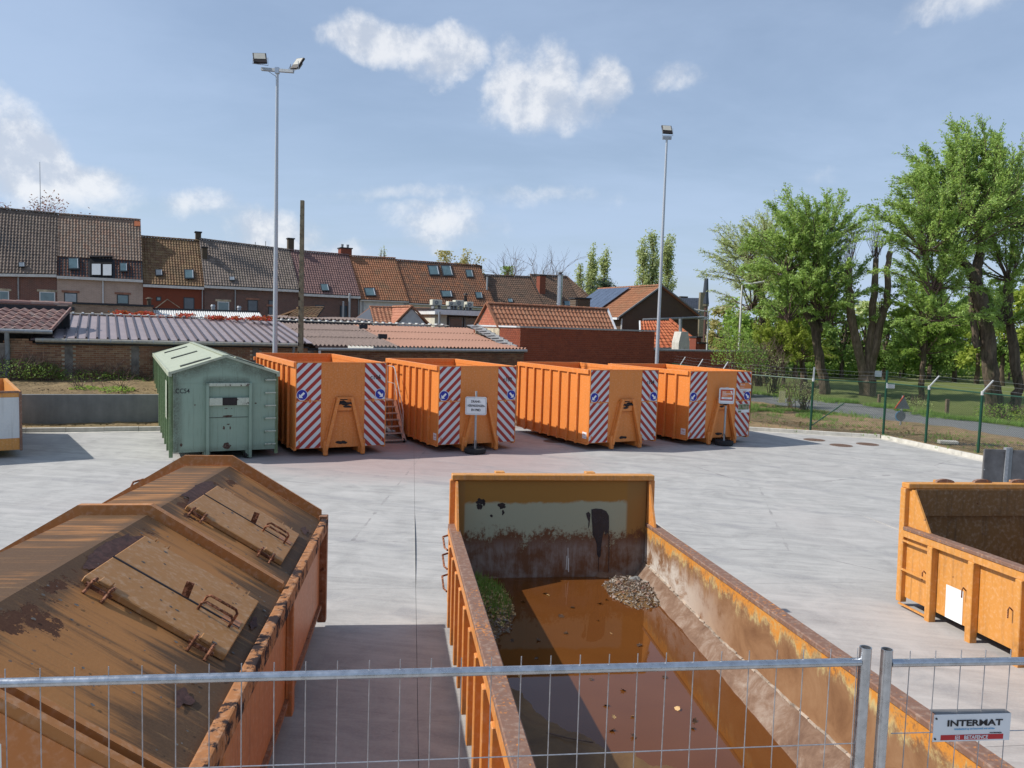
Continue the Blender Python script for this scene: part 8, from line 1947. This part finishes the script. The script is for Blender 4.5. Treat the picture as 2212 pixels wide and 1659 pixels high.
# weeds at the foot of the shed and on the bank
for i,(u,v,h,w_,n,lab) in enumerate(((30,822,.75,2.6,1400,'dark weeds heaped round the foot of the grey downpipe'),(95,826,.7,1.4,700,'dark weed clump just right of the grey downpipe'),(185,832,.55,1.9,700,'weeds between the first two shed piers'),(255,836,.6,1.3,500,'weed clump left of the second shed pier'),(290,838,.42,1.6,600,'bramble clump at the foot of the second shed pier'))): shrub(lab,u,v-3,vpl(u,v,SHED0+azv(SA+90)*.5,SA).y,h,w_,'dark',n,.07,20+i,stems=16,cat='weeds',name='weed_clump',group='weeds along the shed foot')
for i,(u,v,w_,n,lab) in enumerate(((183,846,.9,260,'low green weeds on the bare bank, left clump'),(253,848,1.1,420,'leafy green weeds on the edge of the retaining wall'))):
    p=atY(u,v,25.6); shrub(lab,u,v,25.6,.22,w_,'mid',n,.075,30+i,stems=6,cat='weeds',name='green_weed',group='weeds on the earth bank')
# grass tufts on the clay strip and verge
def tufts(label,pts,n,h,leaf,seed,spread):
    r=random.Random(seed); m=MB()
    for k in range(n):
        f=r.random()*(len(pts)-1); i=int(f); p=Vector(pts[i]).lerp(Vector(pts[i+1]),f-i); p=p+Vector((r.gauss(0,spread),r.gauss(0,spread),0)); 
        if noise.noise((p.x*.8,p.y*.8,seed))<.05: continue
        for b_ in range(5):
            a=r.uniform(0,6.3); d=Vector((math.cos(a),math.sin(a),0)); q_=p+d*r.uniform(0,.06); hh=h*r.uniform(.4,1.2); m.poly([q_-d.orthogonal()*.008,q_+d.orthogonal()*.008,q_+d*hh*.4+UP*hh])
    return tag(m.build('grass_tufts',LF[leaf],fix=False),label,None,None,'stuff')
V3=lambda p,z=.17:(p[0],p[1],z)
tufts('grass tufts along the far verge of the road',[V3(p,.18) for p in ru[:6]],5000,.22,'grass',3,.5)
tufts('grass tufts on the clay strip behind the mesh fence',[V3((9.5,38)),V3((12,36)),V3((14.5,33))],4200,.16,'grass',4,1.1)
tufts('scattered grass on the clay strip',[V3((11,31)),V3((15,29.5)),V3((17,25))],900,.10,'grass',5,1.2)
# stones and clods on the clay and on the bank
def clods(label,pts,n,mat,seed,spread,smin,smax,z):
    r=random.Random(seed); m=MB()
    for k in range(n):
        f=r.random()*(len(pts)-1); i=int(f); p=Vector(pts[i]).lerp(Vector(pts[i+1]),f-i)+Vector((r.gauss(0,spread),r.gauss(0,spread*.35),0)); s=r.uniform(smin,smax); b=[Vector((r.uniform(-1,1),r.uniform(-1,1),r.uniform(-.3,.9)))*s for _ in range(5)]; i0=len(m.v); m.v+=[tuple(p+UP*z+k_) for k_ in b]; m.f+=[(i0,i0+1,i0+2),(i0,i0+2,i0+3),(i0,i0+3,i0+1),(i0+1,i0+3,i0+4),(i0+2,i0+4,i0+3),(i0+1,i0+4,i0+2)]
    return tag(m.build('clods',M[mat],fix=False),label,None,None,'stuff')
clods('clods and stones on the clay strip',[V3((10,31)),V3((14.6,29.8)),V3((16.5,26)),V3((18,23))],1500,'soil',3,.9,.015,.06,0)
clods('clods on the dug earth bank',[(-18,24.5,1.1),(-8,27.6,1.13),(0,30.2,1.13)],900,'bank',4,.8,.02,.07,.02)
clods('clods along the foot of the retaining wall',[(-16,23.4,.12),(-8,26.3,.12),(5,30.8,.12)],700,'bank',5,.12,.015,.05,.02)
# loose slab stones and dark gravel strip on the clay
def gravelstrip():
    r=random.Random(12); m=MB(); a=gp(*zz(1640,782),.15); b=gp(*zz(2212,800),.15)
    for k in range(2600):
        p=a.lerp(b,r.random()); p=p+Vector((r.gauss(0,.25),r.gauss(0,.17),0)); s=r.uniform(.012,.03); q_=[Vector((r.uniform(-1,1),r.uniform(-1,1),r.uniform(0,1)))*s for _ in range(4)]; i0=len(m.v); m.v+=[tuple(Vector((p.x,p.y,.16))+k_) for k_ in q_]; m.f+=[(i0,i0+1,i0+2),(i0,i0+2,i0+3),(i0,i0+3,i0+1),(i0+1,i0+3,i0+2)]
    tag(m.build('dark_gravel',M['dgravel'],fix=False),'strip of dark gravel on the clay beyond the fence',None,None,'stuff')
M['dgravel']=simple('dark_gravel_stone',(.10,.105,.11),.9,0,.4,30)
gravelstrip()
def pipe_scrap():
    p=gp(*zz(1575,775),.15); t=empty('stone_slab',(p.x,p.y,.15),10,0,'pale slab stone lying on the clay beyond the fence','stone'); MB().box(-.1,-.15,0,.5,.12,.12).build('slab_stone',M['kerb'],t,bevel=.02)
    p=gp(300*.0+400/1.0*0+195,851); 
pipe_scrap()
